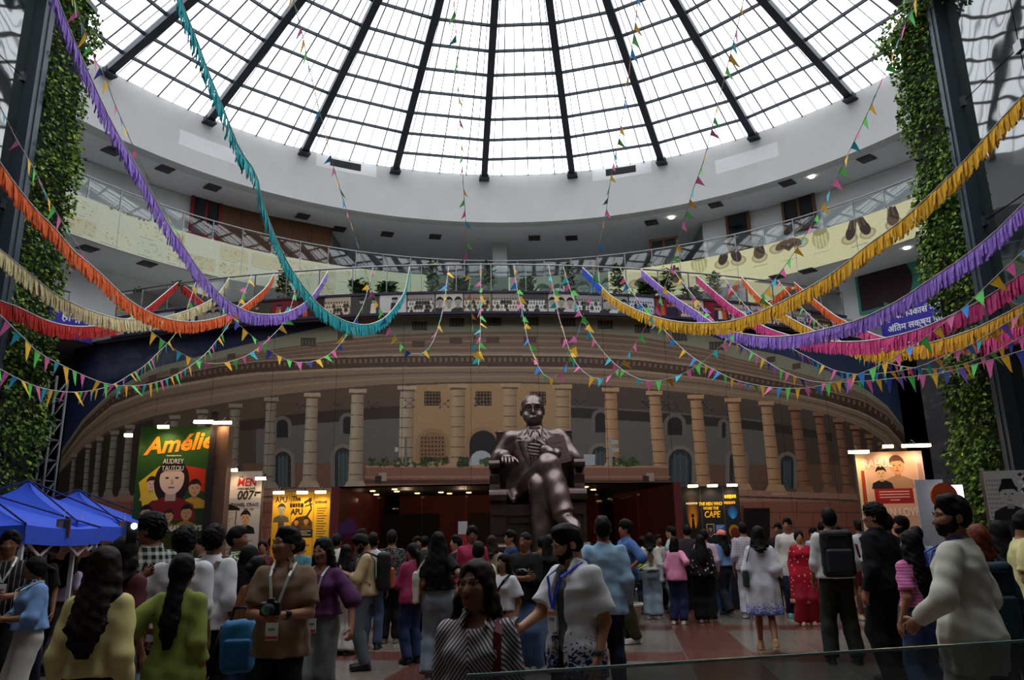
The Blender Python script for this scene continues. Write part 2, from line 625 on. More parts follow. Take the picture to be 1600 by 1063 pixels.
# ------------------------------------------------------------------ second gallery
b = MB()
b.ringwall(AC, AR + 0.5, 28.3, ZF0 + .02, ZF0 + 0.14, rad(-112), rad(112), 80)
ceil2 = b.build('trim_3', soffit_m)
tag(ceil2, 'grey soffit above the second gallery', None, None, 'structure')
b = MB()
b.ringwall(AC, AR + 0.02, 28.3, Z2, Z2 + 0.2, rad(-112), rad(112), 80)
slab2 = b.build('trim_4', soffit_m)
tag(slab2, 'floor slab of the second gallery', None, None, 'structure')
RB = 16.9
b = MB()
b.ringwall(AC, RB, RB + 0.25, Z2 + 0.2, ZF0, rad(-112), rad(-27), 40)
tag(b.build('wall_gallery_left', offwhite), 'pale curved back wall of the second gallery', None, None, 'structure')
b = MB()
b.ringwall(AC, RB, RB + 0.25, Z2 + 0.2, ZF0, rad(27), rad(112), 40)
tag(b.build('wall_gallery_right', offwhite), 'pale curved back wall of the second gallery', None, None, 'structure')
lobby_m = mat('lobby_grey', (130, 130, 132), 0.9)
b = MB()
b.ringwall(AC, 27.0, 27.3, Z1 + 0.4, ZF0, rad(-40), rad(40), 30)
for s in (-1, 1):
    p0 = Vector((AC[0] + s * RB * math.sin(rad(27)), AC[1] + RB * math.cos(rad(27)), (Z2 + ZF0) / 2))
    b.box(p0 + Vector((s * .2, 4.5, 0)), (0.3, 9, ZF0 - Z2))
tag(b.build('wall_lobby', lobby_m), 'dim lobby behind the middle of the second gallery', None, None, 'structure')
for aa in (rad(-2.5), rad(16), rad(-16)):
    b = MB()
    p = Vector((AC[0] + 17.2 * math.sin(aa), AC[1] + 17.2 * math.cos(aa), 0))
    b.box((p.x, p.y, (Z2 + ZF0) / 2), (0.62, 0.62, ZF0 - Z2))
    if aa == rad(-2.5):
        tag(b.build('pillar', white), 'square white pillar in the second gallery lobby', None, None, 'structure')
# vents and downlights in the soffits
vm = MB()
vm.box((0, 0, 0), (0.5, 0.5, 0.03))
for q in (0.18, 0.10):
    vm.box((0, 0, -0.02 - (0.24 - q) * 0.1), (q * 2, q * 2, 0.012))
vent_me = vm.mesh('ceiling_vent', vent_m)
dl = MB()
dl.lathe([(0.10, 0), (0.10, -0.02), (0.06, -0.024)], (0, 0, 0), 14)
dl_me = dl.mesh('downlight', lamp_mat('downlight_glow', (255, 250, 240), 9.0))
def on_soffit(me, name, px, py, h, parent):
    p = on_height(px, py, h)
    o = link(name, me, parent)
    o.location = (p.x, p.y, p.z - 0.012)
    o.rotation_euler = (0, 0, -math.atan2(p.x - AC[0], p.y - AC[1]))
for px, py in ((175, 236), (258, 264), (332, 293), (473, 338), (530, 358), (605, 366), (680, 370), (835, 372), (893, 372), (1018, 348), (1118, 320), (1230, 286), (1354, 248)):
    on_soffit(vent_me, 'ceiling_vent', px, py, ZF0, ceil2)
for px, py in ((1049, 340), (1268, 276)):
    on_soffit(dl_me, 'downlight', px, py, ZF0, ceil2)
for px, py in ((137, 388), (230, 412), (1262, 423), (1215, 432)):
    on_soffit(vent_me, 'ceiling_vent', px, py, Z2, slab2)
on_soffit(dl_me, 'downlight', 1417, 387, Z2, slab2)

# parapet panels with their printed pictures (one canvas runs round the ring)
A0, A1 = rad(-84), rad(84)
CW, CH = 3000, 100
cv = Canvas(CW, CH, (206, 202, 168))
def ring_px(px, py):
    p = on_cyl(px, py, AC, AR)
    a = math.atan2(p.x - AC[0], p.y - AC[1])
    return ((a - A0) / (A1 - A0) * CW, (p.z - Z2) / (Z2P - Z2) * CH)
rr = np.random.RandomState(3)
xl0, xl1 = ring_px(60, 330)[0], ring_px(560, 430)[0]
xr0 = ring_px(950, 430)[0]
cv.rect(xl0 - 300, 0, xl1, CH, (192, 193, 172))
x = xl0 - 250
while x < xl1 - 30:                                        # left: rows of faint landscape sketches in old ink
    w = rr.uniform(38, 100)
    for y0, hh in ((54, 38), (8, 38)):
        if rr.rand() < .85:
            c = [(190, 178, 128), (170, 176, 140), (204, 198, 160), (178, 160, 110), (186, 190, 158)][rr.randint(5)]
            cv.rect(x + 4, y0, x + w - 4, y0 + hh, c, .38)
            ink = [(120, 112, 70), (96, 108, 70), (140, 120, 84), (110, 90, 70)][rr.randint(4)]
            for _ in range(rr.randint(8, 40)):
                cx, cy = x + rr.uniform(6, w - 6), y0 + rr.uniform(3, hh - 3)
                cv.ell(cx, cy, rr.uniform(1, 4), rr.uniform(1, 3), ink, .3, 8)
            cv.line([(x + 8, y0 - 3), (x + w * .6, y0 - 3)], 1.2, (130, 128, 110), .6)
    x += w
x0, y0 = ring_px(172, 312)
x1, y1 = ring_px(232, 345)
for _ in range(200):
    cv.ell(rr.uniform(x0, x1), rr.uniform(min(y0, y1) - 4, max(y0, y1) + 12), rr.uniform(1, 4), rr.uniform(2, 5), (84, 90, 50), .7, 8)
x0, y0 = ring_px(343, 365)
cv.rect(x0, y0 - 10, x0 + 60, y0 + 22, (186, 160, 100))
for _ in range(40):
    cv.ell(x0 + rr.uniform(4, 56), y0 + rr.uniform(-8, 18), 3, 4, (150, 110, 60), .6, 8)
# middle: greenish photographs of seated people
xm0, xm1 = ring_px(668, 440)[0], xr0
cv.rect(xl1, 0, xm0, CH, (178, 184, 150))
x = xm0
while x < xm1 - 20:
    w = rr.uniform(70, 120)
    cv.rect(x, 0, x + w, CH, [(104, 122, 100), (84, 100, 86), (120, 136, 112), (128, 144, 122)][rr.randint(4)])
    for _ in range(rr.randint(2, 5)):
        g = rr.uniform(.6, 1.1)
        cv.bust(x + rr.uniform(12, w - 12), rr.uniform(-10, 4), rr.uniform(50, 84), (150 * g, 166 * g, 144 * g), (48, 58, 48), (70 * g, 88 * g, 74 * g))
    cv.rect(x + w - 4, 0, x + w, CH, (190, 196, 172))
    x += w
# right: cream with large hand gestures over tan discs
cv.rect(xm1, 0, CW, CH, (220, 212, 166))
def hand(px, py, kind):
    cx, cy = ring_px(px, py)
    br, dk = (96, 76, 58), (60, 46, 38)
    disc = (170, 156, 116)
    if kind == 0:
        cv.ell(cx, cy - 4, 22, 30, (176, 172, 120))
        for i in range(4):
            cv.line([(cx - 13 + i * 9, cy - 30), (cx - 13 + i * 8, cy + 8)], 5, (206, 200, 150))
        cv.ell(cx, cy + 14, 18, 10, (150, 146, 98))
    elif kind == 1:
        for s in (-1, 1):
            cv.ell(cx + s * 22, cy - 20, 20, 15, disc)
            cv.ell(cx + s * 22, cy - 20, 15, 11, (196, 184, 140))
            cv.ell(cx + s * 17, cy - 4, 12, 20, dk, 1, 24, s * .35)
            for k in range(4):
                cv.line([(cx + s * (22 - k * 5), cy + 4), (cx + s * (12 - k * 3.5), cy + 36 - abs(k - 1.5) * 5)], 6, br if k % 2 else dk)
    elif kind == 2:
        cv.ell(cx, cy - 20, 21, 16, disc)
        cv.ell(cx, cy - 20, 16, 11, (196, 184, 140))
        cv.ell(cx, cy - 6, 15, 18, br)
        for k in range(4):
            cv.line([(cx - 10 + k * 7, cy), (cx - 6 + k * 4, cy + 24 + (8 if k == 1 else 0))], 6.5, dk if k % 2 else br)
        cv.line([(cx + 12, cy - 10), (cx - 8, cy + 6)], 6, dk)
    else:
        for s in (-1, 1):
            cv.ell(cx + s * 30, cy - 4, 20, 15, disc)
            cv.ell(cx + s * 30, cy - 4, 14, 10, (196, 184, 140))
            cv.ell(cx + s * 16, cy + 2, 20, 11, br, 1, 24, -s * .5)
            for k in range(3):
                cv.line([(cx + s * (24 - k * 4), cy + 8 - k * 6), (cx - s * 2, cy - 6 - k * 6)], 5, dk if k % 2 else br)
    cv.line([(cx - 20, cy - 44), (cx + 18, cy - 44)], 1.5, (150, 146, 118))
for px, py, k in ((1092, 410, 0), (1140, 400, 1), (1186, 392, 2), (1232, 382, 3), (1282, 370, 0), (1340, 358, 1), (1395, 338, 2), (1056, 430, 2), (1450, 322, 3), (1010, 440, 3)):
    hand(px, py, k)
cv.grain(0.03)
par_print = cv.material('parapet_print', 0.7)
edges2 = [A0 + (A1 - A0) * k / 20 for k in range(21)]
par2 = link('trim_5', None)
tag(par2, 'printed parapet around the second gallery', None, None, 'structure')
def curved_sheet(name, c, R, z0, z1, a0, a1, mats, parent, n, u0, u1, thick=0.06, flip=False):
    """curved printed panel; the printed face is at radius R and looks to the axis (or away, flip)."""
    b = MB()
    vs, uv = [], []
    for i in range(n + 1):
        a = a0 + (a1 - a0) * i / n
        for z, v in ((z0, 0), (z1, 1)):
            vs.append((c[0] + R * math.sin(a), c[1] + R * math.cos(a), z))
            uv.append((u0 + (u1 - u0) * i / n, v))
    b.add(vs, [(2 * i, 2 * i + 2, 2 * i + 3, 2 * i + 1) for i in range(n)], 0)
    n0 = len(b.v)
    r1 = R + (thick if not flip else -thick)
    o = R + (0.002 if not flip else -0.002)
    b.ringwall(c, o, r1, z0, z1, a0, a1, n, 1)
    me = b.mesh(name, mats)
    set_uv(me, uv + [(u0, 0)] * (len(b.v) - n0))
    return link(name, me, parent)
for a, a2 in zip(edges2, edges2[1:]):
    curved_sheet('panel', AC, AR, Z2, Z2P, a + .0006, a2 - .0006, [par_print, offwhite], par2, 6, (a - A0) / (A1 - A0), (a2 - A0) / (A1 - A0))
def railing(name, label, c, R, zb, zt, angs, m_rail, conv=lambda a: a):
    r = thing(name, label, 'railing')
    pts = [Vector((c[0] + R * math.sin(a), c[1] + R * math.cos(a), zt)) for a in angs]
    fine = []
    for a, a2 in zip(angs, angs[1:]):
        fine += [a, (a + a2) / 2]
    fine.append(angs[-1])
    b = MB()
    b.tube([Vector((c[0] + R * math.sin(a), c[1] + R * math.cos(a), zt)) for a in fine], 0.027, 8)
    b.build('handrail', m_rail, r, True)
    pm = MB()
    pm.box((0, 0, (zt - zb) / 2), (0.022, 0.04, zt - zb)).box((0, 0, 0.02), (0.09, 0.09, 0.04))
    pme = pm.mesh('post', m_rail)
    for p, a in zip(pts, angs):
        o = link('post', pme, r)
        o.location = (p.x, p.y, zb)
        o.rotation_euler = (0, 0, -a)
    for p, q in zip(pts, pts[1:]):
        d = (q - p).normalized() * 0.03
        b = MB()
        u = Vector((0, 0, zb + 0.06 - zt))
        v = Vector((0, 0, -0.09))
        b.add([p + d + u, q - d + u, q - d + v, p + d + v], [(0, 1, 2, 3)])
        b.build('glass_panel', rail_glass, r)
    return r
railing('gallery_railing', 'steel and glass railing on top of the second gallery parapet', AC, AR + 0.05, Z2P, Z2R, [rad(-84 + 4.2 * k) for k in range(41)], steel)

# doors and windows on the second gallery wall
woodm = mat('brown_veneer', (110, 76, 52), 0.6, var=0.15)
redm = mat('red_paint', (140, 24, 34), 0.5)
darkglass = mat('dark_door_glass', (26, 30, 34), 0.1, spec=0.6)
def wall_piece(name, px, py0, py1, w, frame, fill, R, label, nd=1, deep=0.06):
    p, q = on_cyl(px, py0, AC, R), on_cyl(px, py1, AC, R)
    a = math.atan2(p.x - AC[0], p.y - AC[1])
    h = p.z - q.z
    r = link(name, None)
    r.location = (q.x, q.y, q.z)
    r.rotation_euler = (0, 0, -a)
    tag(r, label, None, None, 'structure')
    b = MB()
    for s in (-1, 1):
        b.box((s * (w / 2 - .05), -deep / 2, h / 2), (0.1, deep + .04, h))
    b.box((0, -deep / 2, h - .05), (w, deep + .04, 0.1)).box((0, -deep / 2, .05), (w, deep + .04, 0.1))
    for k in range(1, nd):
        b.box((-w / 2 + w * k / nd, -deep / 2, h / 2), (0.08, deep + .02, h))
    b.build('frame', frame, r)
    for k in range(nd):
        b = MB()
        b.box((-w / 2 + w * (k + .5) / nd, -deep / 2, h / 2), (w / nd - .1, 0.03, h - .2))
        b.build('leaf', fill, r)
wall_piece('door_1', 318, 299, 372, 1.15, redm, darkglass, RB - .1, 'red framed double glass door', 2)
wall_piece('window_1', 392, 318, 402, 2.6, woodm, woodm, RB - .1, 'brown panelled bay', 3)
wall_piece('window_2', 470, 346, 425, 2.4, woodm, woodm, RB - .1, 'brown panelled bay', 3)
wall_piece('window_3', 1040, 372, 420, 1.2, woodm, darkglass, RB - .1, 'dark window in brown frame', 2)
wall_piece('window_4', 1157, 328, 390, 0.95, woodm, darkglass, RB - .1, 'dark window in brown frame', 1)
wall_piece('window_5', 1252, 296, 360, 1.3, woodm, darkglass, RB - .1, 'dark window in brown frame', 2)

# ------------------------------------------------------------------ first gallery: terrace slab over the drum, ring sides
def drum(a, R=DR):
    return (DC[0] + R * math.sin(a), DC[1] - R * math.cos(a))
EL, ER = rad(-22.4), rad(28.8)
front = [drum(EL + (ER - EL) * k / 40) for k in range(41)]
def ringp(a, R=AR):
    return (AC[0] + R * math.sin(a), AC[1] + R * math.cos(a))
poly = [ringp(rad(-112 + 3 * k)) for k in range(18)] + front + [ringp(rad(52.5 + 3 * k)) for k in range(20)] + \
       [ringp(rad(112 - 8 * k), 28) for k in range(29)]
b = MB()
n = len(poly)
b.add([(x, y, Z1) for x, y in poly] + [(x, y, Z1P - 0.06) for x, y in poly],
      [tuple(range(n)), tuple(range(2 * n - 1, n - 1, -1))] + [(i, (i + 1) % n, (i + 1) % n + n, i + n) for i in range(n)])
tag(b.build('trim_6', mat('terrace_soffit', (150, 148, 146), 0.9)), 'first gallery slab with its terrace over the drum', None, None, 'structure')
b = MB()
b.ringwall(AC, RB, RB + 0.2, Z1P, Z2, rad(-112), rad(-44), 30)
b.ringwall(AC, RB, RB + 0.2, Z1P, Z2, rad(44), rad(112), 30)
tag(b.build('wall_terrace', offwhite), 'pale back wall of the first gallery', None, None, 'structure')
wall_piece('door_2', 307, 448, 476, 1.3, redm, darkglass, RB - .1, 'red framed glass door of the first gallery', 2)

# photographs along the drum balcony: one canvas, 30 separate panels
FW, FH, NP = 3000, 72, 30
cv = Canvas(FW, FH, (120, 116, 118))
rr = np.random.RandomState(11)
def drum_px(px, py, R=DR):
    p = on_cyl(px, py, DC, R, far=False)
    return math.atan2(p.x - DC[0], DC[1] - p.y), p.z
for k in range(NP):
    x0, x1 = FW * k / NP, FW * (k + 1) / NP
    w = x1 - x0
    t = rr.rand()
    tint = [(1, .98, .95), (1, .9, .76), (.92, .95, 1), (1, .94, .88)][rr.randint(4)]
    T = lambda g: tuple(g * q for q in tint)
    style = 'bust' if k in (4, 5, 13, 17, 19) else ('colour' if k in (7, 8, 21, 23) else ('group' if t < .65 else 'single'))
    cv.rect(x0, 0, x1, FH, T(rr.choice([70, 150, 190, 205])))
    if style == 'bust':
        for i in range(3):
            cv.bust(x0 + w * (i + .5) / 3, -6, FH * .92, T(170), (30, 28, 28), T(rr.choice([50, 90, 210])))
    elif style == 'group':
        cv.rect(x0, 0, x1, FH * .45, T(120))
        for row in range(3):
            for i in range(9):
                g = rr.choice([40, 60, 200, 225, 210])
                xx, yy = x0 + 6 + (w - 12) * (i + .5 * (row % 2)) / 8.6, FH * (.62 - row * .22)
                cv.rect(xx - 4.5, yy - 22, xx + 4.5, yy - 2, T(g))
                cv.ell(xx, yy + 2, 3, 4, T(150))
                cv.ell(xx, yy + 5, 3, 2.2, T(35))
    elif style == 'single':
        for i in range(rr.randint(2, 4)):
            xx = x0 + w * rr.uniform(.15, .85)
            g = rr.choice([45, 70, 215])
            cv.poly([(xx - 11, 0), (xx - 8, FH * .55), (xx + 8, FH * .55), (xx + 11, 0)], T(g))
            cv.ell(xx, FH * .68, 6, 9, T(160))
            cv.ell(xx, FH * .77, 6.5, 5, T(30))
    else:
        cv.rect(x0, 0, x1, FH, [(120, 30, 40), (84, 60, 110), (60, 24, 30)][rr.randint(3)])
        for i in range(4):
            xx = x0 + w * rr.uniform(.1, .9)
            cv.poly([(xx - 10, 0), (xx - 7, FH * .5), (xx + 7, FH * .5), (xx + 10, 0)], [(190, 90, 40), (220, 210, 200), (40, 30, 60)][rr.randint(3)])
            cv.ell(xx, FH * .62, 6, 8, (150, 104, 78))
            cv.ell(xx, FH * .7, 6, 4, (24, 20, 20))
    cv.rect(x0, 0, x0 + 2, FH, (40, 36, 44))
cv.grain(.06)
fr_print = cv.material('frieze_print', 0.6)
frieze = link('trim_7', None)
tag(frieze, 'row of old photographs along the balcony front', None, None, 'structure')
plum = mat('dark_plum_edge', (52, 44, 66), 0.6)
for k in range(NP):
    a0, a1 = PI - EL - (ER - EL) * k / NP, PI - EL - (ER - EL) * (k + 1) / NP
    curved_sheet('photo_panel', DC, DR + 0.02, Z1 + .04, Z1P - .04, a0 - .0004, a1 + .0004, [fr_print, plum], frieze, 4, k / NP, (k + 1) / NP, 0.05, True)
b = MB()
b.ringwall(DC, DR - .05, DR + 0.045, Z1P - .05, Z1P + .01, PI - ER, PI - EL, 60)
b.ringwall(DC, DR - .05, DR + 0.045, Z1 - .02, Z1 + .05, PI - ER, PI - EL, 60)
b.build('edge_strip', plum, frieze)
railing('terrace_railing', 'steel and glass railing along the balcony above the mural', DC, DR - 0.05, Z1P, Z1R, [PI - ER + (ER - EL) * k / 24 for k in range(25)], steel)
railing('side_railing', 'glass railing of the first gallery beside the left green pillar', AC, AR + .05, Z1P, Z1R, [rad(-112 + 4.4 * k) for k in range(12)], steel)
railing('side_railing', 'glass railing of the first gallery beside the right green pillar', AC, AR + .05, Z1P, Z1R, [rad(63 + 4.4 * k) for k in range(12)], steel)

# purple banners with the Hindi sentence
purple = mat('purple_banner', (58, 44, 150), 0.7, var=0.05)
wht_ink = mat('white_ink', (225, 225, 232), 0.7, var=0.02)
def fascia_banner(px, py, w, h, lines, label):
    p = on_cyl(px, py, AC, AR - 0.22)
    a = math.atan2(p.x - AC[0], p.y - AC[1])
    r = thing('hindi_banner', label, 'banner', (p.x, p.y, p.z - h / 2), -a)
    bb = MB()
    bb.box((0, 0, h / 2), (w, 0.03, h))
    bb.build('cloth', purple, r)
    for s, z, size, x in lines:
        text('lettering', s, size, (x, -0.02, z), (PI / 2, 0, 0), wht_ink, r, bold=0.006)
fascia_banner(128, 509, 2.3, 0.95, [('होना चािहए', .62, .36, .1), ('- डॉ. बी. आर. अम्बेडकर', .24, .2, .05)], 'purple banner with white Hindi words beside the left green pillar')
fascia_banner(1422, 498, 2.6, 1.0, [('बुिद्ध का िवकास मानव', .68, .27, .06), ('अंितम लक्ष्य होना', .3, .27, .2)], 'purple banner with white Hindi words beside the right green pillar')
# poster on the right first-gallery wall
p = on_cyl(1390, 437, AC, RB - .15)
a = math.atan2(p.x - AC[0], p.y - AC[1])
r = thing('wall_poster', 'large teal poster with a dark head on the first gallery wall', 'poster', (p.x, p.y, p.z - 1.0), -a)
b = MB()
b.box((0, 0, 1), (2.4, .04, 2.0))
b.build('sheet', mat('teal_poster', (70, 140, 130), .7), r)
b = MB()
b.prism([(.9 * math.cos(t) * .75 + .1, .9 + .8 * math.sin(t)) for t in (2 * PI * k / 20 for k in range(20))], .012, Matrix.Translation((0, -.034, 0)))
b.prism([(-1.1, .1), (-.3, .1), (-.4, 1.7), (-1.1, 1.7)], .008, Matrix.Translation((0, -.030, 0)))
b.build('printed_shape', mat('poster_dark', (52, 34, 40), .7), r)
# ------------------------------------------------------------------ the drum wall: a photograph of a colonnaded round building printed on it
WR = DR - 0.32
W0, W1 = rad(-27.0), rad(35.0)
MW, MH = 2600, 660
cv = Canvas(MW, MH, (44, 52, 84))
def wp(px, py):
    a, z = drum_px(px, py, WR)
    return ((a - W0) / (W1 - W0) * MW, z / Z1 * MH)
def curve(pts):
    xs, ys = zip(*pts)
    return lambda x: float(np.interp(x, xs, ys))
K0 = curve([(80, 730), (95, 706), (130, 655), (173, 612), (240, 575), (342, 549), (400, 535), (500, 512), (600, 494), (700, 480), (800, 478), (900, 480), (1000, 494), (1100, 520), (1150, 541), (1220, 555), (1290, 578), (1350, 606), (1390, 637), (1420, 680), (1440, 720)])
K1 = curve([(80, 734), (95, 710), (130, 658), (173, 618), (240, 584), (342, 561), (400, 550), (500, 535), (600, 524), (700, 519), (800, 518), (900, 519), (1000, 526), (1100, 545), (1150, 560), (1220, 575), (1290, 595), (1350, 616), (1390, 643), (1420, 684), (1440, 722)])
K2 = curve([(80, 738), (95, 713), (130, 662), (173, 622), (240, 592), (342, 573), (400, 566), (500, 560), (600, 557), (700, 556), (800, 556), (900, 557), (1000, 563), (1100, 575), (1150, 583), (1220, 597), (1290, 611), (1350, 627), (1390, 652), (1420, 690), (1440, 726)])
K3 = curve([(80, 744), (95, 718), (130, 672), (173, 634), (240, 607), (342, 589), (400, 582), (500, 577), (600, 574), (700, 573), (800, 573), (900, 574), (1000, 579), (1100, 590), (1150, 598), (1220, 610), (1290, 626), (1350, 645), (1390, 668), (1420, 705), (1440, 738)])
KT = curve([(80, 756), (95, 738), (130, 702), (175, 675), (240, 655), (342, 636), (400, 626), (500, 613), (600, 604), (700, 600), (800, 599), (900, 602), (1000, 610), (1100, 619), (1150, 624), (1220, 634), (1290, 649), (1350, 672), (1390, 700), (1420, 750), (1440, 770)])
KB = curve([(80, 782), (250, 772), (420, 766), (560, 762), (1040, 762), (1220, 768), (1440, 776)])
def band(f, g, rgb, x0=84, x1=1432, alpha=1.0):
    xs = np.linspace(x0, x1, 90)
    cv.poly([wp(x, f(x)) for x in xs] + [wp(x, g(x)) for x in xs[::-1]], rgb, alpha)
def mixc(f, g, t):
    return lambda x: f(x) * (1 - t) + g(x) * t
flat = lambda v: (lambda x: v)
rr = np.random.RandomState(5)
# sky with pale cloud on the left, darker on the right
for _ in range(60):
    t = rr.uniform(0, 1)
    cx, cy = 150 + t * 150, 560 - t * 25 + rr.uniform(-22, 30)
    x, y = wp(cx, cy)
    g = rr.uniform(.5, 1)
    cv.ell(x, y, rr.uniform(20, 60), rr.uniform(8, 22), (96 * g + 30, 98 * g + 30, 110 * g + 30), .22)
band(flat(440), lambda x: K0(x), (70, 82, 112), 1180, 1432, .5)
# storeys of the entablature
attic, tier, ledge, frz = (150, 146, 126), (122, 98, 80), (168, 148, 124), (140, 116, 94)
band(K0, K1, attic)
band(K1, K2, tier)
for t in (.12, .35, .62, .85):
    band(mixc(K1, K2, t), mixc(K1, K2, t + .07), (150, 126, 102))
band(mixc(K1, K2, .92), K2, ledge)
band(K2, K3, (82, 64, 54))
xs = np.linspace(150, 1400, 150)
for x in xs:                                               # dentils
    y0, y1 = K2(x), K3(x)
    cv.poly([wp(x, y0 + 3), wp(x + 3.4, y0 + 3), wp(x + 3.4, y0 + (y1 - y0) * .55), wp(x, y0 + (y1 - y0) * .55)], (132, 106, 86))
band(K3, KT, frz)
for t, c in ((.0, (170, 144, 116)), (.3, (112, 92, 76)), (.55, (156, 130, 104)), (.9, (92, 74, 60))):
    band(mixc(K3, KT, t), mixc(K3, KT, t + .1), c)
for x in list(range(470, 1160, 58)):                       # small grilles in attic and tier
    y = K0(x) + (K1(x) - K0(x)) * .45
    cv.poly([wp(x, y), wp(x + 24, y), wp(x + 24, y + 13), wp(x, y + 13)], (72, 66, 60))
    for k in range(5):
        cv.poly([wp(x + 2 + k * 5, y + 2), wp(x + 4 + k * 5, y + 2), wp(x + 4 + k * 5, y + 11), wp(x + 2 + k * 5, y + 11)], (112, 104, 92))
    if 640 < x < 880:
        cv.poly([wp(x, y + 30), wp(x + 20, y + 30), wp(x + 20, y + 40), wp(x, y + 40)], (88, 70, 60))
for px in (232, 266, 355, 1238, 1198):
    y = K0(px) + 8
    cv.poly([wp(px, y), wp(px + 13, y - 2), wp(px + 13, y + 7), wp(px, y + 9)], (96, 74, 62))
# colonnade: back wall, shade under the ceiling
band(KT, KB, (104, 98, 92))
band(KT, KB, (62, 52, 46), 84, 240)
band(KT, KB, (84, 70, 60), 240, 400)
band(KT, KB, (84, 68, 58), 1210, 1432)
band(KT, KB, (170, 134, 98), 642, 892)
band(KT, lambda x: KT(x) + (KB(x) - KT(x)) * .20, (96, 78, 64), 240, 640)
band(lambda x: KT(x) + (KB(x) - KT(x)) * .20, lambda x: KT(x) + (KB(x) - KT(x)) * .32, (64, 52, 46), 240, 640)
band(KT, lambda x: KT(x) + (KB(x) - KT(x)) * .20, (84, 72, 64), 892, 1300)
band(lambda x: KT(x) + (KB(x) - KT(x)) * .22, lambda x: KT(x) + (KB(x) - KT(x)) * .32, (58, 50, 46), 892, 1300)
band(lambda x: 724, KB, (118, 84, 68), 380, 660)
band(lambda x: 726, KB, (110, 82, 68), 1000, 1400)
def q(x0, y0, x1, y1, rgb, alpha=1.0):
    cv.poly([wp(x0, y0), wp(x1, y0), wp(x1, y1), wp(x0, y1)], rgb, alpha)
def arch(cx, y0, w, y1, rgb, rim=None, alpha=1.0):
    def pts(g):
        r = w / 2 + g
        return [wp(cx - r, y1)] + [wp(cx + r * math.cos(PI - PI * k / 12), y0 + w / 2 - r * math.sin(PI * k / 12)) for k in range(13)] + [wp(cx + r, y1)]
    if rim:
        cv.poly(pts(6), rim)
    cv.poly(pts(0), rgb, alpha)
gl = (50, 52, 54)
for cx, y0, w, y1 in ((442, 706, 25, 761), (536, 700, 26, 761), (938, 698, 26, 730), (1063, 702, 36, 762), (1152, 706, 24, 764), (1230, 712, 20, 764)):
    arch(cx, y0, w, y1, gl, (128, 114, 102))
    arch(cx, y0 + 8, w - 10, y1, (72, 78, 80))
    for k in (-.25, 0, .25):
        q(cx + k * w - .6, y0 + 6, cx + k * w + .6, y1, (96, 100, 98))
for x0, x1, y0, y1 in ((432, 450, 656, 684), (536, 550, 651, 678), (930, 947, 645, 676), (1043, 1066, 652, 680), (1128, 1134, 660, 684)):
    arch((x0 + x1) / 2, y0, x1 - x0, y1, (46, 42, 42), (112, 104, 96))
arch(676, 675, 42, 722, (140, 104, 76), (156, 120, 88))
for k in range(7):
    for j in range(6):
        q(658 + k * 5.4, 683 + j * 6.4, 661 + k * 5.4, 686.4 + j * 6.4, (80, 58, 46))
arch(755, 673, 43, 727, (50, 46, 46), (160, 124, 92))
cv.poly([wp(734, 727)] + [wp(752 + 18 * math.cos(PI - PI * k / 8), 722 - 18 * math.sin(PI * k / 8)) for k in range(9)] + [wp(772, 727)], (176, 180, 180))
arch(850, 673, 43, 727, (50, 46, 46), (160, 124, 92))
for x0 in (663, 743, 828):                                 # square stone screens
    q(x0, 612, x0 + 25, 634, (64, 52, 44))
    for k in range(5):
        for j in range(4):
            x, y = wp(x0 + 2.5 + k * 5, 615 + j * 5.4)
            cv.ell(x, y, 2.2, 2.2, (150, 116, 86), 1, 8)
# columns with their blocks
def column(xt, wt, yt, xb, wb, yb, lit, dark, side):
    n = 10
    for k in range(n):
        f0, f1 = k / n, (k + 1) / n
        s = (f0 + f1) / 2
        e = (1 - s if side < 0 else s)
        g = 0.45 + 0.75 * e ** .7 if e < .8 else 1.0
        c = [d + (l - d) * g for l, d in zip(lit, dark)]
        cv.poly([wp(xt - wt / 2 + wt * f0, yt), wp(xt - wt / 2 + wt * f1, yt), wp(xb - wb / 2 + wb * f1, yb), wp(xb - wb / 2 + wb * f0, yb)], c)
    for k in range(1, 8):
        t = k / 8
        x, w, y = xt + (xb - xt) * t, wt + (wb - wt) * t, yt + (yb - yt) * t
        cv.poly([wp(x - w / 2, y), wp(x + w / 2, y), wp(x + w / 2, y + 1.1), wp(x - w / 2, y + 1.1)], [d * .9 for d in dark])
    cap = [c * 1.02 for c in lit]
    q(xt - wt * .72, yt - 3, xt + wt * .72, yt + 3, cap)
    q(xt - wt * .6, yt + 3, xt + wt * .6, yt + 6, dark)
    cv.poly([wp(xb - wb * .55, yb - 8), wp(xb + wb * .55, yb - 8), wp(xb + wb * .8, yb + 2), wp(xb - wb * .8, yb + 2)], lit)
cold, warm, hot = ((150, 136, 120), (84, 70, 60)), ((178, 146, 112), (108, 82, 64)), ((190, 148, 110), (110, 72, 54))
for x, w, yt, xb, wb, yb in ((116, 6, 712, 110, 7, 780), (138, 7, 697, 132, 8, 780), (156, 8, 686, 148, 9, 778), (179, 10, 676, 169, 11, 776), (203, 11, 667, 194, 13, 774),
                             (273, 12, 652, 264, 14, 772), (316, 13, 643, 309, 15, 770), (368, 15, 634, 361, 17, 768), (424, 16, 624, 420, 20, 762)):
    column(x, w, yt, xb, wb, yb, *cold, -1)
for x, w, yt, xb, wb, yb in ((488, 18, 617, 483, 22, 760), (559, 19, 611, 555, 23, 760), (636, 21, 606, 634, 23, 730)):
    column(x, w, yt, xb, wb, yb, (176, 156, 130), (104, 80, 66), -1)
for x, w, yt, xb, wb, yb in ((716, 21, 603, 715, 22, 730), (797, 21, 602, 797, 22, 730), (879, 21, 604, 880, 22, 730)):
    column(x, w, yt, xb, wb, yb, *warm, -1)
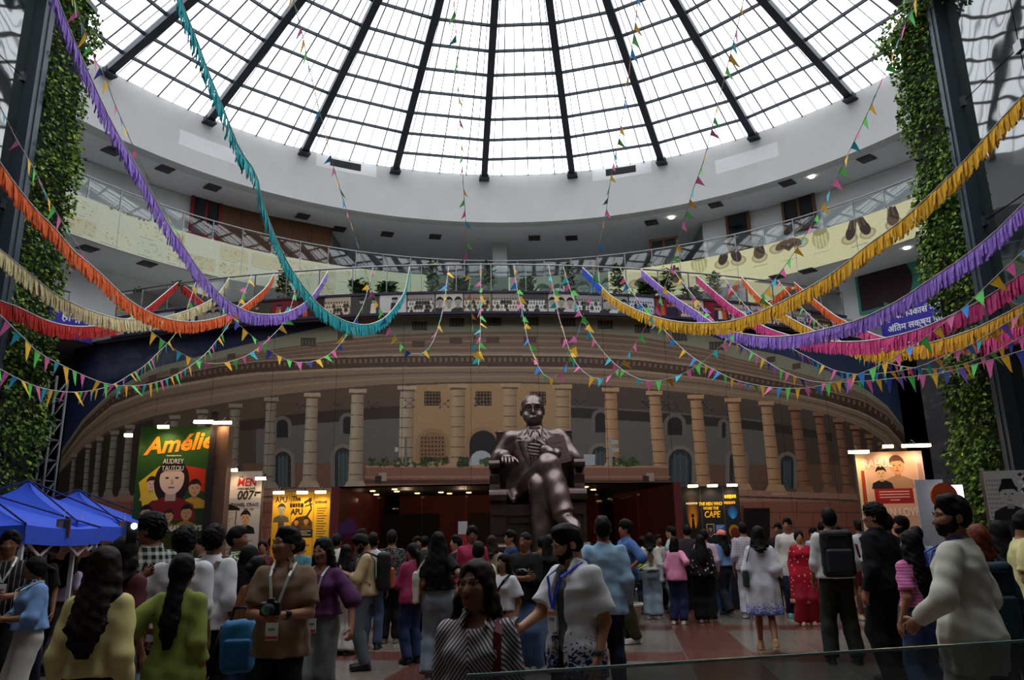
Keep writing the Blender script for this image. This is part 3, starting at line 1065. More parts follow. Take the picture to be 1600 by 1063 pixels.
for x, w, yt, xb, wb, yb in ((954, 19, 609, 958, 21, 731), (1022, 18, 614, 1034, 22, 760), (1087, 18, 620, 1100, 21, 760), (1145, 18, 625, 1160, 20, 764), (1197, 17, 630, 1212, 21, 766)):
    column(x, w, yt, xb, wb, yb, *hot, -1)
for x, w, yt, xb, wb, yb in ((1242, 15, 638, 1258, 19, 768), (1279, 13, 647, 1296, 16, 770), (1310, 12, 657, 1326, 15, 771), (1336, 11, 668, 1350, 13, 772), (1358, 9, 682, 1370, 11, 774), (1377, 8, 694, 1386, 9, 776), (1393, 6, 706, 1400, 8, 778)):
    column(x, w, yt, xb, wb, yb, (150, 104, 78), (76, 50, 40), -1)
# planted parapet before the middle bays, shrubs and lamps
band(flat(728), flat(764), (140, 96, 78), 572, 1044)
band(flat(728), flat(731), (176, 136, 112), 572, 1044)
band(flat(750), flat(756), (90, 62, 54), 570, 1048)
band(flat(744), flat(747), (164, 122, 100), 570, 1048)
for x0, x1 in ((576, 640), (645, 700), (716, 732), (750, 790), (955, 1000)):
    for _ in range(60):
        x, y = wp(rr.uniform(x0, x1), rr.uniform(716, 728))
        g = rr.uniform(.5, 1.1)
        cv.ell(x, y, rr.uniform(2, 6), rr.uniform(2, 5), (70 * g, 88 * g, 50 * g), .8, 8)
q(952, 684, 957, 728, (150, 150, 146)); q(955, 688, 966, 694, (170, 170, 166)); q(956, 700, 967, 706, (170, 170, 166))
q(632, 684, 636, 728, (110, 108, 104)); q(617, 699, 622, 706, (190, 190, 186)); q(912, 710, 930, 727, (170, 176, 178))
for x0 in (582, 822, 1000):
    q(x0 + 10, 739, x0 + 22, 752, (170, 150, 132)); q(x0 + 4, 744, x0 + 14, 756, (56, 44, 42))
# plinth and red base down to the floor
band(KB, flat(784), (168, 124, 104), 84, 1432)
band(lambda x: KB(x) + 9, lambda x: KB(x) + 12, (96, 64, 54), 84, 1432)
band(flat(784), flat(1010), (148, 92, 72), 84, 1432)
for y in (800, 824, 852, 880):
    band(flat(y), flat(y + 1.6), (104, 60, 50), 84, 1432)
for k, y in enumerate((784, 800, 824, 852)):
    for x in range(100 + (k % 2) * 26, 1430, 52):
        q(x, y, x + 1.4, y + 26, (108, 64, 52))
band(flat(846), flat(990), (150, 54, 52), 300, 530)
cv.poly([wp(426, 762), wp(516, 784), wp(566, 807), wp(426, 807)], (160, 124, 98))
q(426, 807, 566, 812, (74, 50, 46))
q(1162, 794, 1203, 1010, (34, 26, 26)); q(1206, 770, 1230, 774, (190, 150, 120))
q(1158, 790, 1162, 1010, (96, 60, 50))
cv.grain(.05)
g_ = cv.a.mean(2, keepdims=True)
cv.a = g_ + (cv.a - g_) * .98
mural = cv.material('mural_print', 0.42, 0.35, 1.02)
oa0 = drum_px(524, 757, WR)[0]
oa1 = drum_px(1058, 757, WR)[0]
OZ = 2.97
wall = link('wall_back', None)
tag(wall, 'convex wall printed with a photograph of a round colonnaded building', None, None, 'structure')
def mural_piece(name, a0, a1, z0, z1, n):
    b = MB()
    vs, uv = [], []
    for i in range(n + 1):
        a = a0 + (a1 - a0) * i / n
        for z in (z0, z1):
            x, y = drum(a, WR)
            vs.append((x, y, z))
            uv.append(((a - W0) / (W1 - W0), z / Z1))
    b.add(vs, [(2 * i, 2 * i + 2, 2 * i + 3, 2 * i + 1) for i in range(n)], 0)
    n0 = len(b.v)
    b.ringwall(DC, WR - .12, WR - .002, z0, z1, PI - a0, PI - a1, n, 1)
    me = b.mesh(name, [mural, dark_m])
    set_uv(me, uv + [(0, 0)] * (len(b.v) - n0))
    return link(name, me, wall)
def cuts(a0, a1, step):                                    # glass sheets of the printed wall, thin joints between
    n = max(1, round((a1 - a0) / step))
    return [(a0 + (a1 - a0) * k / n + .00016, a0 + (a1 - a0) * (k + 1) / n - .00016) for k in range(n)]
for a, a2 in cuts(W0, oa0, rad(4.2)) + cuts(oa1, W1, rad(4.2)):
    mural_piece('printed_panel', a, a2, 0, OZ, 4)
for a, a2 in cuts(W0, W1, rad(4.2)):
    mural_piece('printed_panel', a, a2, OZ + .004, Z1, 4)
# four-armed glass fittings
fm = MB()
for sx in (-1, 1):
    for sz in (-1, 1):
        fm.lathe([(0.018, 0), (0.026, 0.006), (0.02, 0.014)], (sx * .11, sz * .09, 0), 8)
    fm.beam((-.11 * 1, -.09 * sx, .004), (.11, .09 * sx, .004), .008, .004)
fme = fm.mesh('glass_fitting', steel)
for px, py in ((528, 633), (583, 633), (640, 630), (694, 631), (749, 628), (1009, 631), (907, 629), (1057, 634), (1103, 634), (1040, 631), (470, 636)):
    a, z = drum_px(px, py, WR)
    x, y = drum(a, WR + .002)
    o = link('glass_fitting', fme, wall)
    o.location = (x, y, z)
    o.rotation_euler = (PI / 2, 0, a)

# ------------------------------------------------------------------ entrance under the mural: dark glass, red room, ceiling lamps
red_room = mat('red_room_wall', (104, 40, 40), 0.6, var=0.2, scale=1.0)
ent_dark = mat('entrance_dark', (40, 34, 36), 0.6)
b = MB()
b.ringwall(DC, WR - 4.4, WR - 4.2, 0, OZ, PI - oa0 - .03, PI - oa1 + .03, 20)
tag(b.build('wall_entrance', red_room), 'red wall deep inside the dark entrance', None, None, 'structure')
b = MB()
b.ringwall(DC, WR - 4.4, WR - .13, OZ - .03, OZ + .15, PI - oa0, PI - oa1, 20)
ent_ceil = b.build('ceiling_entrance', ent_dark)
tag(ent_ceil, 'dark entrance ceiling with small lamps', None, None, 'structure')
for a in (oa0, oa1):
    b = MB()
    x, y = drum(a, WR - 2.2)
    b.box((x, y, OZ / 2), (.2, 4.4, OZ), Matrix.Rotation(a, 3, 'Z'))
    tag(b.build('wall_entrance_side', red_room), 'side wall of the entrance', None, None, 'structure')
for a0, w, m in ((rad(-4.6), 2.6, dark_m), (rad(3.4), 1.4, ent_dark)):
    x, y = drum(a0, WR - 4.1)
    b = MB()
    b.box((x, y, 1.2), (w, .1, 2.4))
    tag(b.build('door_4' if a0 < 0 else 'door_3', m), 'dark door leaf inside the entrance', None, None, 'structure')
wm = lamp_mat('entrance_lamp_glow', (255, 214, 150), 7.0)
lm = MB()
lm.lathe([(0.075, 0), (0.075, -0.02), (0.045, -0.026)], (0, 0, 0), 12)
lme = lm.mesh('ceiling_lamp', wm)
for a, R in ((-7.4, 24.2), (-5.6, 24.0), (-3.9, 24.5), (-4.2, 23.6), (-3.2, 22.6), (-1.4, 22.8), (-.9, 22.2), (.6, 22.5), (2.3, 24.3), (2.9, 23.0), (-6.4, 22.4), (6.4, 24.1), (7.2, 23.4), (8.2, 24.4), (5.2, 22.4), (9.5, 23.2)):
    x, y = drum(rad(a + 1), R - .3)
    o = link('ceiling_lamp', lme, ent_ceil)
    o.location = (x, y, OZ - .035)
for a, R in ((-6.0, 23.2), (-2.5, 23.4), (1.2, 23.2), (4.8, 23.4), (8.6, 23.2)):
    x, y = drum(rad(a), R)
    l = bpy.data.lights.new('entrance_light', 'POINT')
    l.energy, l.color, l.shadow_soft_size = 14, (1, .72, .45), .08
    lo = bpy.data.objects.new('entrance_light', l)
    COL.objects.link(lo)
    lo.location = (x, y, OZ - .25)
tint = glass_mat('entrance_glass', (0.52, 0.46, 0.46), 1.4, 0.03, 1.5)
glz = link('window_6', None)
tag(glz, 'dark glazed entrance front under the mural', None, None, 'structure')
for a, a2 in cuts(oa0, oa1, rad(2.6)):
    b = MB()
    p, p2 = drum(a + .0004, WR - .05), drum(a2 - .0004, WR - .05)
    b.add([(*p, .02), (*p2, .02), (*p2, OZ - .04), (*p, OZ - .04)], [(0, 1, 2, 3)])
    b.build('pane', tint, glz)
    b = MB()
    for z in (.4, OZ - .3):
        b.box((p[0], p[1] - .03, z), (.07, .03, .05))
    b.build('patch_fitting', steel, glz)

# ------------------------------------------------------------------ side blocks: dark reflecting glass, cladding, hanging creeper
facade = bpy.data.materials.new('reflecting_facade_glass')
facade.use_nodes = True
nt = facade.node_tree
bs = nt.nodes['Principled BSDF']
bs.inputs['Base Color'].default_value = (0.02, 0.028, 0.03, 1)
bs.inputs['Roughness'].default_value = 0.03
bs.inputs['IOR'].default_value = 2.1
bs.inputs['Specular IOR Level'].default_value = 0.5
tc = node(nt, 'ShaderNodeTexCoord')
nz = node(nt, 'ShaderNodeTexNoise')
nz.inputs['Scale'].default_value = 0.8
nz.inputs['Detail'].default_value = 1.5
nt.links.new(tc.outputs['Object'], nz.inputs['Vector'])
bp = node(nt, 'ShaderNodeBump')
bp.inputs['Strength'].default_value = 0.25
bp.inputs['Distance'].default_value = 0.05
nt.links.new(nz.outputs['Fac'], bp.inputs['Height'])
nt.links.new(bp.outputs[0], bs.inputs['Normal'])
leafm = [mat('leaf_mid', (108, 140, 50), 0.5, var=.4, scale=9), mat('leaf_light', (156, 180, 66), 0.45, var=.4, scale=9), mat('leaf_dark', (58, 88, 34), 0.55, var=.4, scale=9)]
def leaves(name, boxes, n, label, size=0.085, seed=1, group=None):
    """boxes: (lo, hi, outward) volumes filled with folded leaves that hang outward and down."""
    r = np.random.RandomState(seed)
    vol = np.array([np.prod(np.maximum(np.subtract(h, l), .05)) for l, h, _ in boxes])
    b = MB()
    for bi, k in enumerate(r.multinomial(n, vol / vol.sum())):
        lo, hi, od = boxes[bi]
        od = np.array(od, float)
        P = r.uniform(lo, hi, (k, 3))
        P[:, 0] += .06 * np.sin(P[:, 2] * 1.7 + P[:, 1]) + .05 * np.sin(P[:, 2] * 4.1)
        P[:, 1] += .07 * np.sin(P[:, 2] * 2.3) + .04 * np.sin(P[:, 2] * 5.3)
        for p in P:
            d = od * r.uniform(.1, .9) + np.array([r.uniform(-.5, .5), r.uniform(-.5, .5), r.uniform(-1, -.1)])
            d /= np.linalg.norm(d)
            w = np.cross(d, r.normal(size=3))
            w /= np.linalg.norm(w)
            s = size * r.uniform(.6, 1.25)
            up = np.cross(w, d) * s * .16
            t = p + d * s
            m = p + d * s * .45
            b.add([p, m + w * s * .38 + up, t, m - w * s * .38 + up], [(0, 1, 2), (0, 2, 3)], int(r.choice(3, p=(.5, .2, .3))))
    o = b.build(name, leafm)
    return tag(o, label, 'creeper', group, 'stuff')
blk = [(-8.0, -1, 12.0, 13.25, 11.72, 11.6, 'left'), (7.2, 1, 11.65, 12.9, 11.42, 10.4, 'right')]
for X, s, ya, yb, yc, zt, side in blk:
    w = link('wall_' + side, None)
    tag(w, 'tall side block with reflecting glass and dark cladding', None, None, 'structure')
    b = MB()
    b.box((X + s * (3.0 + .25), (yb - 3) / 2 - .2, zt / 2), (6.0, yb + 3 - .4, zt - .06))
    b.build('core', mat('block_core', (40, 46, 50), .7), w)
    b = MB()
    b.box((X + s * .13, (yc + ya) / 2, zt / 2), (.26, ya - yc, zt))
    b.box((X + s * .10, (yc + ya) / 2, zt / 2), (.24, .05, zt))
    b.build('clad_pier', cladding, w)
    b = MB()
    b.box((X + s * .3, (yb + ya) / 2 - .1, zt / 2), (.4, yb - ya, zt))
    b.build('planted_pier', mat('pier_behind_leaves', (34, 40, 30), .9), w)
    b = MB()
    b.box((X + s * 2.9, (yb - 3) / 2 - .1, zt + .06), (5.9, yb + 3, .12))
    b.build('roof_edge', cladding, w)
    gw = link('window_7' if s < 0 else 'window_8', None)
    tag(gw, 'dark reflecting glass front of the ' + side + ' block', None, None, 'structure')
    ys = [yc - 1.5 * k for k in range(9)]
    for y0, y1 in zip(ys[1:], ys):
        for k in range(5):
            z0, z1 = zt * k / 5, zt * (k + 1) / 5
            b = MB()
            b.box((X + s * .2, (y0 + y1) / 2, (z0 + z1) / 2), (.03, y1 - y0 - .02, z1 - z0 - .02))
            b.build('pane', facade, gw)
    b = MB()
    for y in ys:
        for k in range(6):
            b.box((X + s * .17, y, zt * k / 5), (.04, .16, .16))
    b.build('spider_fitting', steel, gw)
    leaves('creeper', [((X - .06 - .1 * (s < 0), ya, .3), (X + .06 + .1 * (s > 0), yb, zt), (-s, 0, 0)), ((min(X, X + s * .9), yb - .12, .3), (max(X, X + s * .9), yb + .12, zt), (-s * .5, .6, 0))],
           11500, 'green creeper hanging down the ' + side + ' glass block from top to floor', seed=3 + s)
leaves('creeper', [((7.0, 9.0, 10.2), (7.45, 13.2, 10.7), (-1, 0, 0))], 1500, 'green creeper strip along the top edge of the right block', seed=9)
leaves('creeper', [((-8.15, 10.6, 11.2), (-7.75, 12.4, 11.8), (1, 0, 0))], 700, 'green creeper strip along the top edge of the left block', seed=10)

# truss tower beside the left creeper
r = thing('lighting_truss', 'grey metal truss tower between left creeper and mural', 'truss', (-8.75, 14.6, 0))
tm = mat('truss_grey', (120, 120, 124), .5, metal=.4)
b = MB()
for x in (-.18, .18):
    for y in (-.18, .18):
        b.tube([(x, y, 0), (x, y, 4.7)], .025, 6)
b.build('chord', tm, r, True)
b = MB()
for k in range(12):
    z = k * .38 + .1
    for x in (-.18, .18):
        b.tube([(x, -.18, z), (x, .18, z)], .012, 5).tube([(x, -.18, z), (x, .18, z + .38)], .01, 5)
    for y in (-.18, .18):
        b.tube([(-.18, y, z), (.18, y, z)], .012, 5).tube([(-.18, y, z), (.18, y, z + .38)], .01, 5)
b.build('lattice', tm, r, True)
b = MB()
b.box((0, 0, .02), (.6, .6, .04))
b.build('base_plate', tm, r)
# dark printed wall behind the right creeper
b = MB()
b.box((12.2, 18.2, 3.0), (4.6, .2, 6.0), Matrix.Rotation(rad(-32), 3, 'Z'))
tag(b.build('wall_side', mat('dim_mural', (58, 54, 58), .7, pattern=('splotch', (74, 70, 72), (1.2, .56)))), 'dim printed wall behind the right creeper', None, None, 'structure')
# ================================================================== BODIES: distance fields turned into one smooth closed surface
def rotm(rx=0.0, ry=0.0, rz=0.0):
    return np.array(Matrix.Rotation(rz, 3, 'Z') @ Matrix.Rotation(ry, 3, 'Y') @ Matrix.Rotation(rx, 3, 'X'))

class Field:
    """list of blended shapes -> mesh. op: 'u' union, 's' subtract, 'i' intersect."""
    def __init__(self):
        self.ops = []
        self.frame = None                                   # (R, pivot): shapes added while set live in the turned frame
        self.wr = None
    def _add(self, op, k, lo, hi, fn):
        if self.frame is not None:
            R, p = self.frame
            C = np.array([[x, y, z] for x in (lo[0], hi[0]) for y in (lo[1], hi[1]) for z in (lo[2], hi[2])])
            C = (C - p) @ R.T + p
            lo, hi = C.min(0), C.max(0)
        self.ops.append((op, k, np.array(lo, float), np.array(hi, float), fn, self.frame))
        return self
    def cone(self, a, b, ra, rb, k=.03, op='u', flat=False, sq=1.0):
        a, b = np.array(a, float), np.array(b, float)
        d = b - a
        L2 = max(float(d @ d), 1e-9)
        n = d / math.sqrt(L2)
        def fn(X, Y, Z):
            h0 = ((X - a[0]) * d[0] + (Y - a[1]) * d[1] + (Z - a[2]) * d[2]) / L2
            h = np.clip(h0, 0, 1)
            v = np.sqrt((X - a[0] - h * d[0]) ** 2 + ((Y - a[1] - h * d[1]) * sq) ** 2 + (Z - a[2] - h * d[2]) ** 2) - (ra + (rb - ra) * h)
            if flat:
                v = np.maximum(v, (h0 - 1) * math.sqrt(L2))
            return v
        r = max(ra, rb)
        return self._add(op, k, np.minimum(a, b) - r, np.maximum(a, b) + r, fn)
    def chain(self, pts, rs, k=.03, op='u', flat=False):
        for i in range(len(pts) - 1):
            self.cone(pts[i], pts[i + 1], rs[i], rs[i + 1], k, op, flat and i == len(pts) - 2)
        return self
    def ell(self, c, r, k=.03, op='u', R=None):
        c, r = np.array(c, float), np.array(r, float)
        def fn(X, Y, Z):
            x, y, z = X - c[0], Y - c[1], Z - c[2]
            if R is not None:
                x, y, z = R[0, 0] * x + R[1, 0] * y + R[2, 0] * z, R[0, 1] * x + R[1, 1] * y + R[2, 1] * z, R[0, 2] * x + R[1, 2] * y + R[2, 2] * z
            k0 = np.sqrt((x / r[0]) ** 2 + (y / r[1]) ** 2 + (z / r[2]) ** 2)
            k1 = np.sqrt((x / r[0] ** 2) ** 2 + (y / r[1] ** 2) ** 2 + (z / r[2] ** 2) ** 2)
            return k0 * (k0 - 1) / np.maximum(k1, 1e-6)
        m = r.max() if R is not None else r
        return self._add(op, k, c - m, c + m, fn)
    def box(self, c, h, r=.01, k=.01, op='u', R=None):
        c, h = np.array(c, float), np.array(h, float) - r
        def fn(X, Y, Z):
            x, y, z = X - c[0], Y - c[1], Z - c[2]
            if R is not None:
                x, y, z = R[0, 0] * x + R[1, 0] * y + R[2, 0] * z, R[0, 1] * x + R[1, 1] * y + R[2, 1] * z, R[0, 2] * x + R[1, 2] * y + R[2, 2] * z
            x, y, z = np.abs(x) - h[0], np.abs(y) - h[1], np.abs(z) - h[2]
            return np.sqrt(np.maximum(x, 0) ** 2 + np.maximum(y, 0) ** 2 + np.maximum(z, 0) ** 2) + np.minimum(np.maximum(x, np.maximum(y, z)), 0) - r
        e = np.linalg.norm(h + r) if R is not None else h + r
        return self._add(op, k, c - e, c + e, fn)
    def loft(self, rows, k=.03, op='u', fold=None, grow=0.0, lean=None):
        """upright stack of ellipses: rows (z, half width, half depth, centre y[, centre x]); fold (count, amount, z below which it grows)."""
        rows = sorted(rows)
        zs = np.array([r[0] for r in rows])
        A = np.array([r[1] for r in rows]) + grow
        B = np.array([r[2] for r in rows]) + grow
        CY = np.array([r[3] for r in rows])
        CX = np.array([r[4] if len(r) > 4 else 0 for r in rows])
        def fn(X, Y, Z):
            z = Z.ravel()
            a, bb, cy, cx = (np.interp(z, zs, q).reshape(Z.shape) for q in (A, B, CY, CX))
            x, y = X - cx, Y - cy
            q = np.sqrt((x / a) ** 2 + (y / bb) ** 2)
            m = np.minimum(a, bb)
            if fold:
                th = np.arctan2(y / bb, x / a)
                w = np.clip((fold[2] - Z) / max(fold[2] - zs[0], .01), 0, 1)
                q = q + fold[1] / m * w * np.sin(th * fold[0] + 1.3 * np.sin(th * 2 + 1))
            v = (q - 1) * m
            return np.maximum(v, np.maximum(zs[0] - Z, Z - zs[-1]))
        return self._add(op, k, (CX.min() - A.max() - .02, CY.min() - B.max() - .02, zs[0]), (CX.max() + A.max() + .02, CY.max() + B.max() + .02, zs[-1]), fn)
    def ring(self, c, ra, rb, r, tilt=0.0, k=.01, op='u', h=1.0):
        """elliptical ring round the z axis (collars), tilted about x."""
        c = np.array(c, float)
        ct, st = math.cos(tilt), math.sin(tilt)
        def fn(X, Y, Z):
            x, y, z = X - c[0], Y - c[1], Z - c[2]
            y, z = ct * y + st * z, -st * y + ct * z
            q = (np.sqrt((x / ra) ** 2 + (y / rb) ** 2) - 1) * min(ra, rb)
            return np.sqrt(q ** 2 + (z / h) ** 2) - r
        m = max(ra, rb) + r * max(1, h)
        return self._add(op, k, c - m, c + m, fn)
    def plane(self, p, n, op='i'):                          # keep the side the normal points away from
        p, n = np.array(p, float), np.array(n, float)
        n = n / np.linalg.norm(n)
        self.ops.append((op, 0.002, np.array([-9, -9, -9.]), np.array([9, 9, 9.]), lambda X, Y, Z: (X - p[0]) * n[0] + (Y - p[1]) * n[1] + (Z - p[2]) * n[2], None))
        return self
    def wrinkle(self, amp, freq, seed=0):
        self.wr = (amp, freq, seed)
        return self
    def axes(self, vox, fine=None):
        U = [o for o in self.ops if o[0] == 'u']
        lo = np.min([o[2] for o in U], 0) - 2.5 * vox
        hi = np.max([o[3] for o in U], 0) + 2.5 * vox
        out = []
        for i in range(3):
            if fine is None:
                out.append(np.arange(lo[i], hi[i] + vox, vox))
            else:
                a, q = [lo[i]], lo[i]
                while q < hi[i] + vox:
                    q += fine[2] if fine[0][i] <= q <= fine[1][i] else vox
                    a.append(q)
                out.append(np.array(a))
        return out
    def mesh(self, name, vox, m=None, fine=None, scale=1.0, extra=None):
        xs, ys, zs = self.axes(vox, fine)
        F = np.full((len(xs), len(ys), len(zs)), 1.0, np.float32)
        for op, k, lo, hi, fn, fr in self.ops:
            pad = k + 2.5 * vox
            i0, i1 = np.searchsorted(xs, (lo[0] - pad, hi[0] + pad))
            j0, j1 = np.searchsorted(ys, (lo[1] - pad, hi[1] + pad))
            k0, k1 = np.searchsorted(zs, (lo[2] - pad, hi[2] + pad))
            if i1 <= i0 or j1 <= j0 or k1 <= k0:
                continue
            X, Y, Z = xs[i0:i1, None, None], ys[None, j0:j1, None], zs[None, None, k0:k1]
            if fr is not None:
                R, p = fr
                x, y, z = X - p[0], Y - p[1], Z - p[2]
                X = R[0, 0] * x + R[1, 0] * y + R[2, 0] * z + p[0]
                Y = R[0, 1] * x + R[1, 1] * y + R[2, 1] * z + p[1]
                Z = R[0, 2] * x + R[1, 2] * y + R[2, 2] * z + p[2]
            v = fn(X, Y, Z).astype(np.float32)
            A = F[i0:i1, j0:j1, k0:k1]
            kk = max(k, 1e-4)
            if op == 'u':
                h = np.maximum(kk - np.abs(A - v), 0) / kk
                A[...] = np.minimum(A, v) - h * h * kk * .25
            else:
                w = -v if op == 's' else v
                h = np.maximum(kk - np.abs(A - w), 0) / kk
                A[...] = np.maximum(A, w) + h * h * kk * .25
        if self.wr:
            amp, fq, sd = self.wr
            X, Y, Z = xs[:, None, None], ys[None, :, None], zs[None, None, :]
            F += amp * (np.sin(fq * (Z + .5 * X) + sd + 2 * np.sin(fq * .4 * Y + sd)) * np.sin(fq * .6 * (X - Y) + 1.7 * sd) +
                        .5 * np.sin(fq * 1.9 * (Z - .6 * X + .3 * Y) + sd))
        if getattr(self, 'curl', None):
            amp, fq = self.curl
            X, Y, Z = xs[:, None, None], ys[None, :, None], zs[None, None, :]
            F += amp * np.sin(fq * X + 3 * np.sin(40 * Z)) * np.sin(fq * Y + 3 * np.sin(37 * X)) * np.sin(fq * Z + 3 * np.sin(43 * Y))
        V, Q = surface_nets(F, xs, ys, zs)
        V = V * scale
        me = bpy.data.meshes.new(name)
        if extra is not None and len(extra.v):
            n0 = len(V)
            me.from_pydata(np.vstack([V, np.array(extra.v) * scale]).tolist(), [], Q.tolist() + [tuple(i + n0 for i in f) for f in extra.f])
        else:
            me.vertices.add(len(V))
            me.vertices.foreach_set('co', V.ravel())
            me.loops.add(len(Q) * 4)
            me.loops.foreach_set('vertex_index', Q.ravel())
            me.polygons.add(len(Q))
            me.polygons.foreach_set('loop_start', np.arange(0, len(Q) * 4, 4))
            me.update(calc_edges=True)
        me.polygons.foreach_set('use_smooth', np.ones(len(me.polygons), bool))
        if m is not None:
            me.materials.append(m)
        me.update()
        return me

def surface_nets(F, xs, ys, zs):
    I = F < 0
    c = [(a, b, d) for a in (0, 1) for b in (0, 1) for d in (0, 1)]
    nx, ny, nz = F.shape
    def corner(A, o):
        return A[o[0]:nx - 1 + o[0], o[1]:ny - 1 + o[1], o[2]:nz - 1 + o[2]]
    s = np.zeros((nx - 1, ny - 1, nz - 1), np.int8)
    for o in c:
        s += corner(I, o)
    cells = np.argwhere((s > 0) & (s < 8))
    idx = np.full(s.shape, -1, np.int32)
    idx[tuple(cells.T)] = np.arange(len(cells))
    P = np.zeros((len(cells), 3))
    N = np.zeros(len(cells))
    val = {o: F[cells[:, 0] + o[0], cells[:, 1] + o[1], cells[:, 2] + o[2]] for o in c}
    for o in c:
        for ax in range(3):
            if o[ax]:
                continue
            p = list(o)
            p[ax] = 1
            a, b = val[o], val[tuple(p)]
            m = (a < 0) != (b < 0)
            t = a[m] / (a[m] - b[m])
            q = np.tile(np.array(o, float), (m.sum(), 1))
            q[:, ax] += t
            P[m] += q
            N[m] += 1
    P /= N[:, None]
    V = np.empty_like(P)
    for ax, A in enumerate((xs, ys, zs)):
        i = cells[:, ax]
        V[:, ax] = A[i] + P[:, ax] * (A[i + 1] - A[i])
    quads = []
    for ax in range(3):
        sl0 = [slice(None)] * 3
        sl1 = [slice(None)] * 3
        sl0[ax], sl1[ax] = slice(0, -1), slice(1, None)
        a, b = I[tuple(sl0)], I[tuple(sl1)]
        u, w = (ax + 1) % 3, (ax + 2) % 3
        e = np.argwhere(a != b)
        ok = (e[:, u] > 0) & (e[:, w] > 0) & (e[:, u] < F.shape[u] - 1) & (e[:, w] < F.shape[w] - 1)
        e = e[ok]
        fl = a[tuple(e.T)]
        du, dw = np.zeros(3, int), np.zeros(3, int)
        du[u], dw[w] = 1, 1
        g = lambda q: idx[q[:, 0], q[:, 1], q[:, 2]]
        q4 = np.stack([g(e - du - dw), g(e - dw), g(e), g(e - du)], 1)
        q4[~fl] = q4[~fl][:, ::-1]
        quads.append(q4)
    Q = np.vstack(quads).astype(np.int32)
    return V, Q[(Q >= 0).all(1)]

# ------------------------------------------------------------------ people
def ik(a, b, l1, l2, pole):
    """middle joint of a two-bone limb from a to b, bent towards pole."""
    a, b, pole = Vector(a), Vector(b), Vector(pole)
    d = b - a
    L = min(d.length, (l1 + l2) * .999)
    n = d.normalized()
    b = a + n * L
    x = (l1 * l1 - l2 * l2 + L * L) / (2 * L)
    h = math.sqrt(max(l1 * l1 - x * x, 0))
    p = pole - n * pole.dot(n)
    p = p.normalized() if p.length > 1e-5 else n.orthogonal()
    return a + n * x + p * h, b

ARMS = {  # wrist target for a 1.70 m body facing -Y; x is the side's own (mirrored), pole for the elbow
    'down': ((.225, -.03, .865), (.12, 1, 0)), 'back': ((.22, .10, .885), (.12, 1, 0)), 'fore': ((.22, -.16, .90), (.12, 1, -.1)),
    'hold': ((.05, -.27, 1.10), (.7, .5, -.7)), 'phone': ((.10, -.30, 1.20), (.6, .5, -.8)), 'fold': ((-.06, -.20, 1.14), (.9, .3, -.5)),
    'reach': ((.20, -.40, 1.18), (.4, .4, -1)), 'chin': ((.06, -.24, 1.36), (.6, .2, -1)), 'up': ((.14, -.38, 1.46), (.6, .2, -1)),
    'bag': ((.20, -.04, 1.16), (.6, 1, -.3)), 'hip': ((.20, -.06, 1.02), (1, .6, 0)), 'out': ((.34, -.12, .92), (.6, .6, -.2)),
    'pocket': ((.20, -.06, .93), (.9, .6, 0)), 'strap': ((.13, -.17, 1.27), (.6, .2, -1)),
}
SKINS = [(176, 126, 98), (154, 106, 80), (134, 90, 67), (186, 136, 108)]
HAIRS = [(17, 13, 12), (14, 11, 11), (38, 25, 21), (110, 54, 34)]
def skin_mat(i):
    return mat('skin_%d' % i, SKINS[i], .55, spec=.35, var=.06, scale=8)
def hair_mat(i):
    return mat('hair_%d' % i, HAIRS[i], .62, spec=.14, var=.6, scale=34, bump=.3)

def finger_mesh(mb, wrist, d, n, left, curl, sz=1.0, seg=5):
    """palm-rooted fingers and thumb as tapering bent tubes. d: hand direction, n: palm normal."""
    d = Vector(d).normalized()
    n = Vector(n)
    n = (n - d * n.dot(d)).normalized()
    w = d.cross(n) * (-1 if left else 1)                    # towards the thumb
    base = Vector(wrist) + d * .075 * sz
    for off, L, ex in ((.030, .068, 0), (.010, .078, -.04), (-.010, .072, .03), (-.029, .056, .1)):
        p = base + w * off * sz - d * .012 * sz
        dirn = (d + w * off * 1.5).normalized()
        pts = [p, p + dirn * .02 * sz]
        ang = curl * .45 + ex
        for f in (.45, .32, .23):
            dd = dirn * math.cos(ang) + n * math.sin(ang)
            pts.append(pts[-1] + dd * L * f * sz)
            ang += curl * .8
        mb.tube(pts, [.0085 * sz, .009 * sz, .0088 * sz, .0078 * sz, .0062 * sz], seg)
    p = Vector(wrist) + d * .025 * sz + w * .022 * sz
    t1 = (d * .65 + w * .7 + n * .25).normalized()
    t2 = (d * .9 + w * .25 + n * (.3 + curl * .4)).normalized()
    mb.tube([p, p + t1 * .032 * sz, p + t1 * .05 * sz + t2 * .018 * sz, p + t1 * .05 * sz + t2 * .046 * sz], [.012 * sz, .0115 * sz, .010 * sz, .0075 * sz], seg)

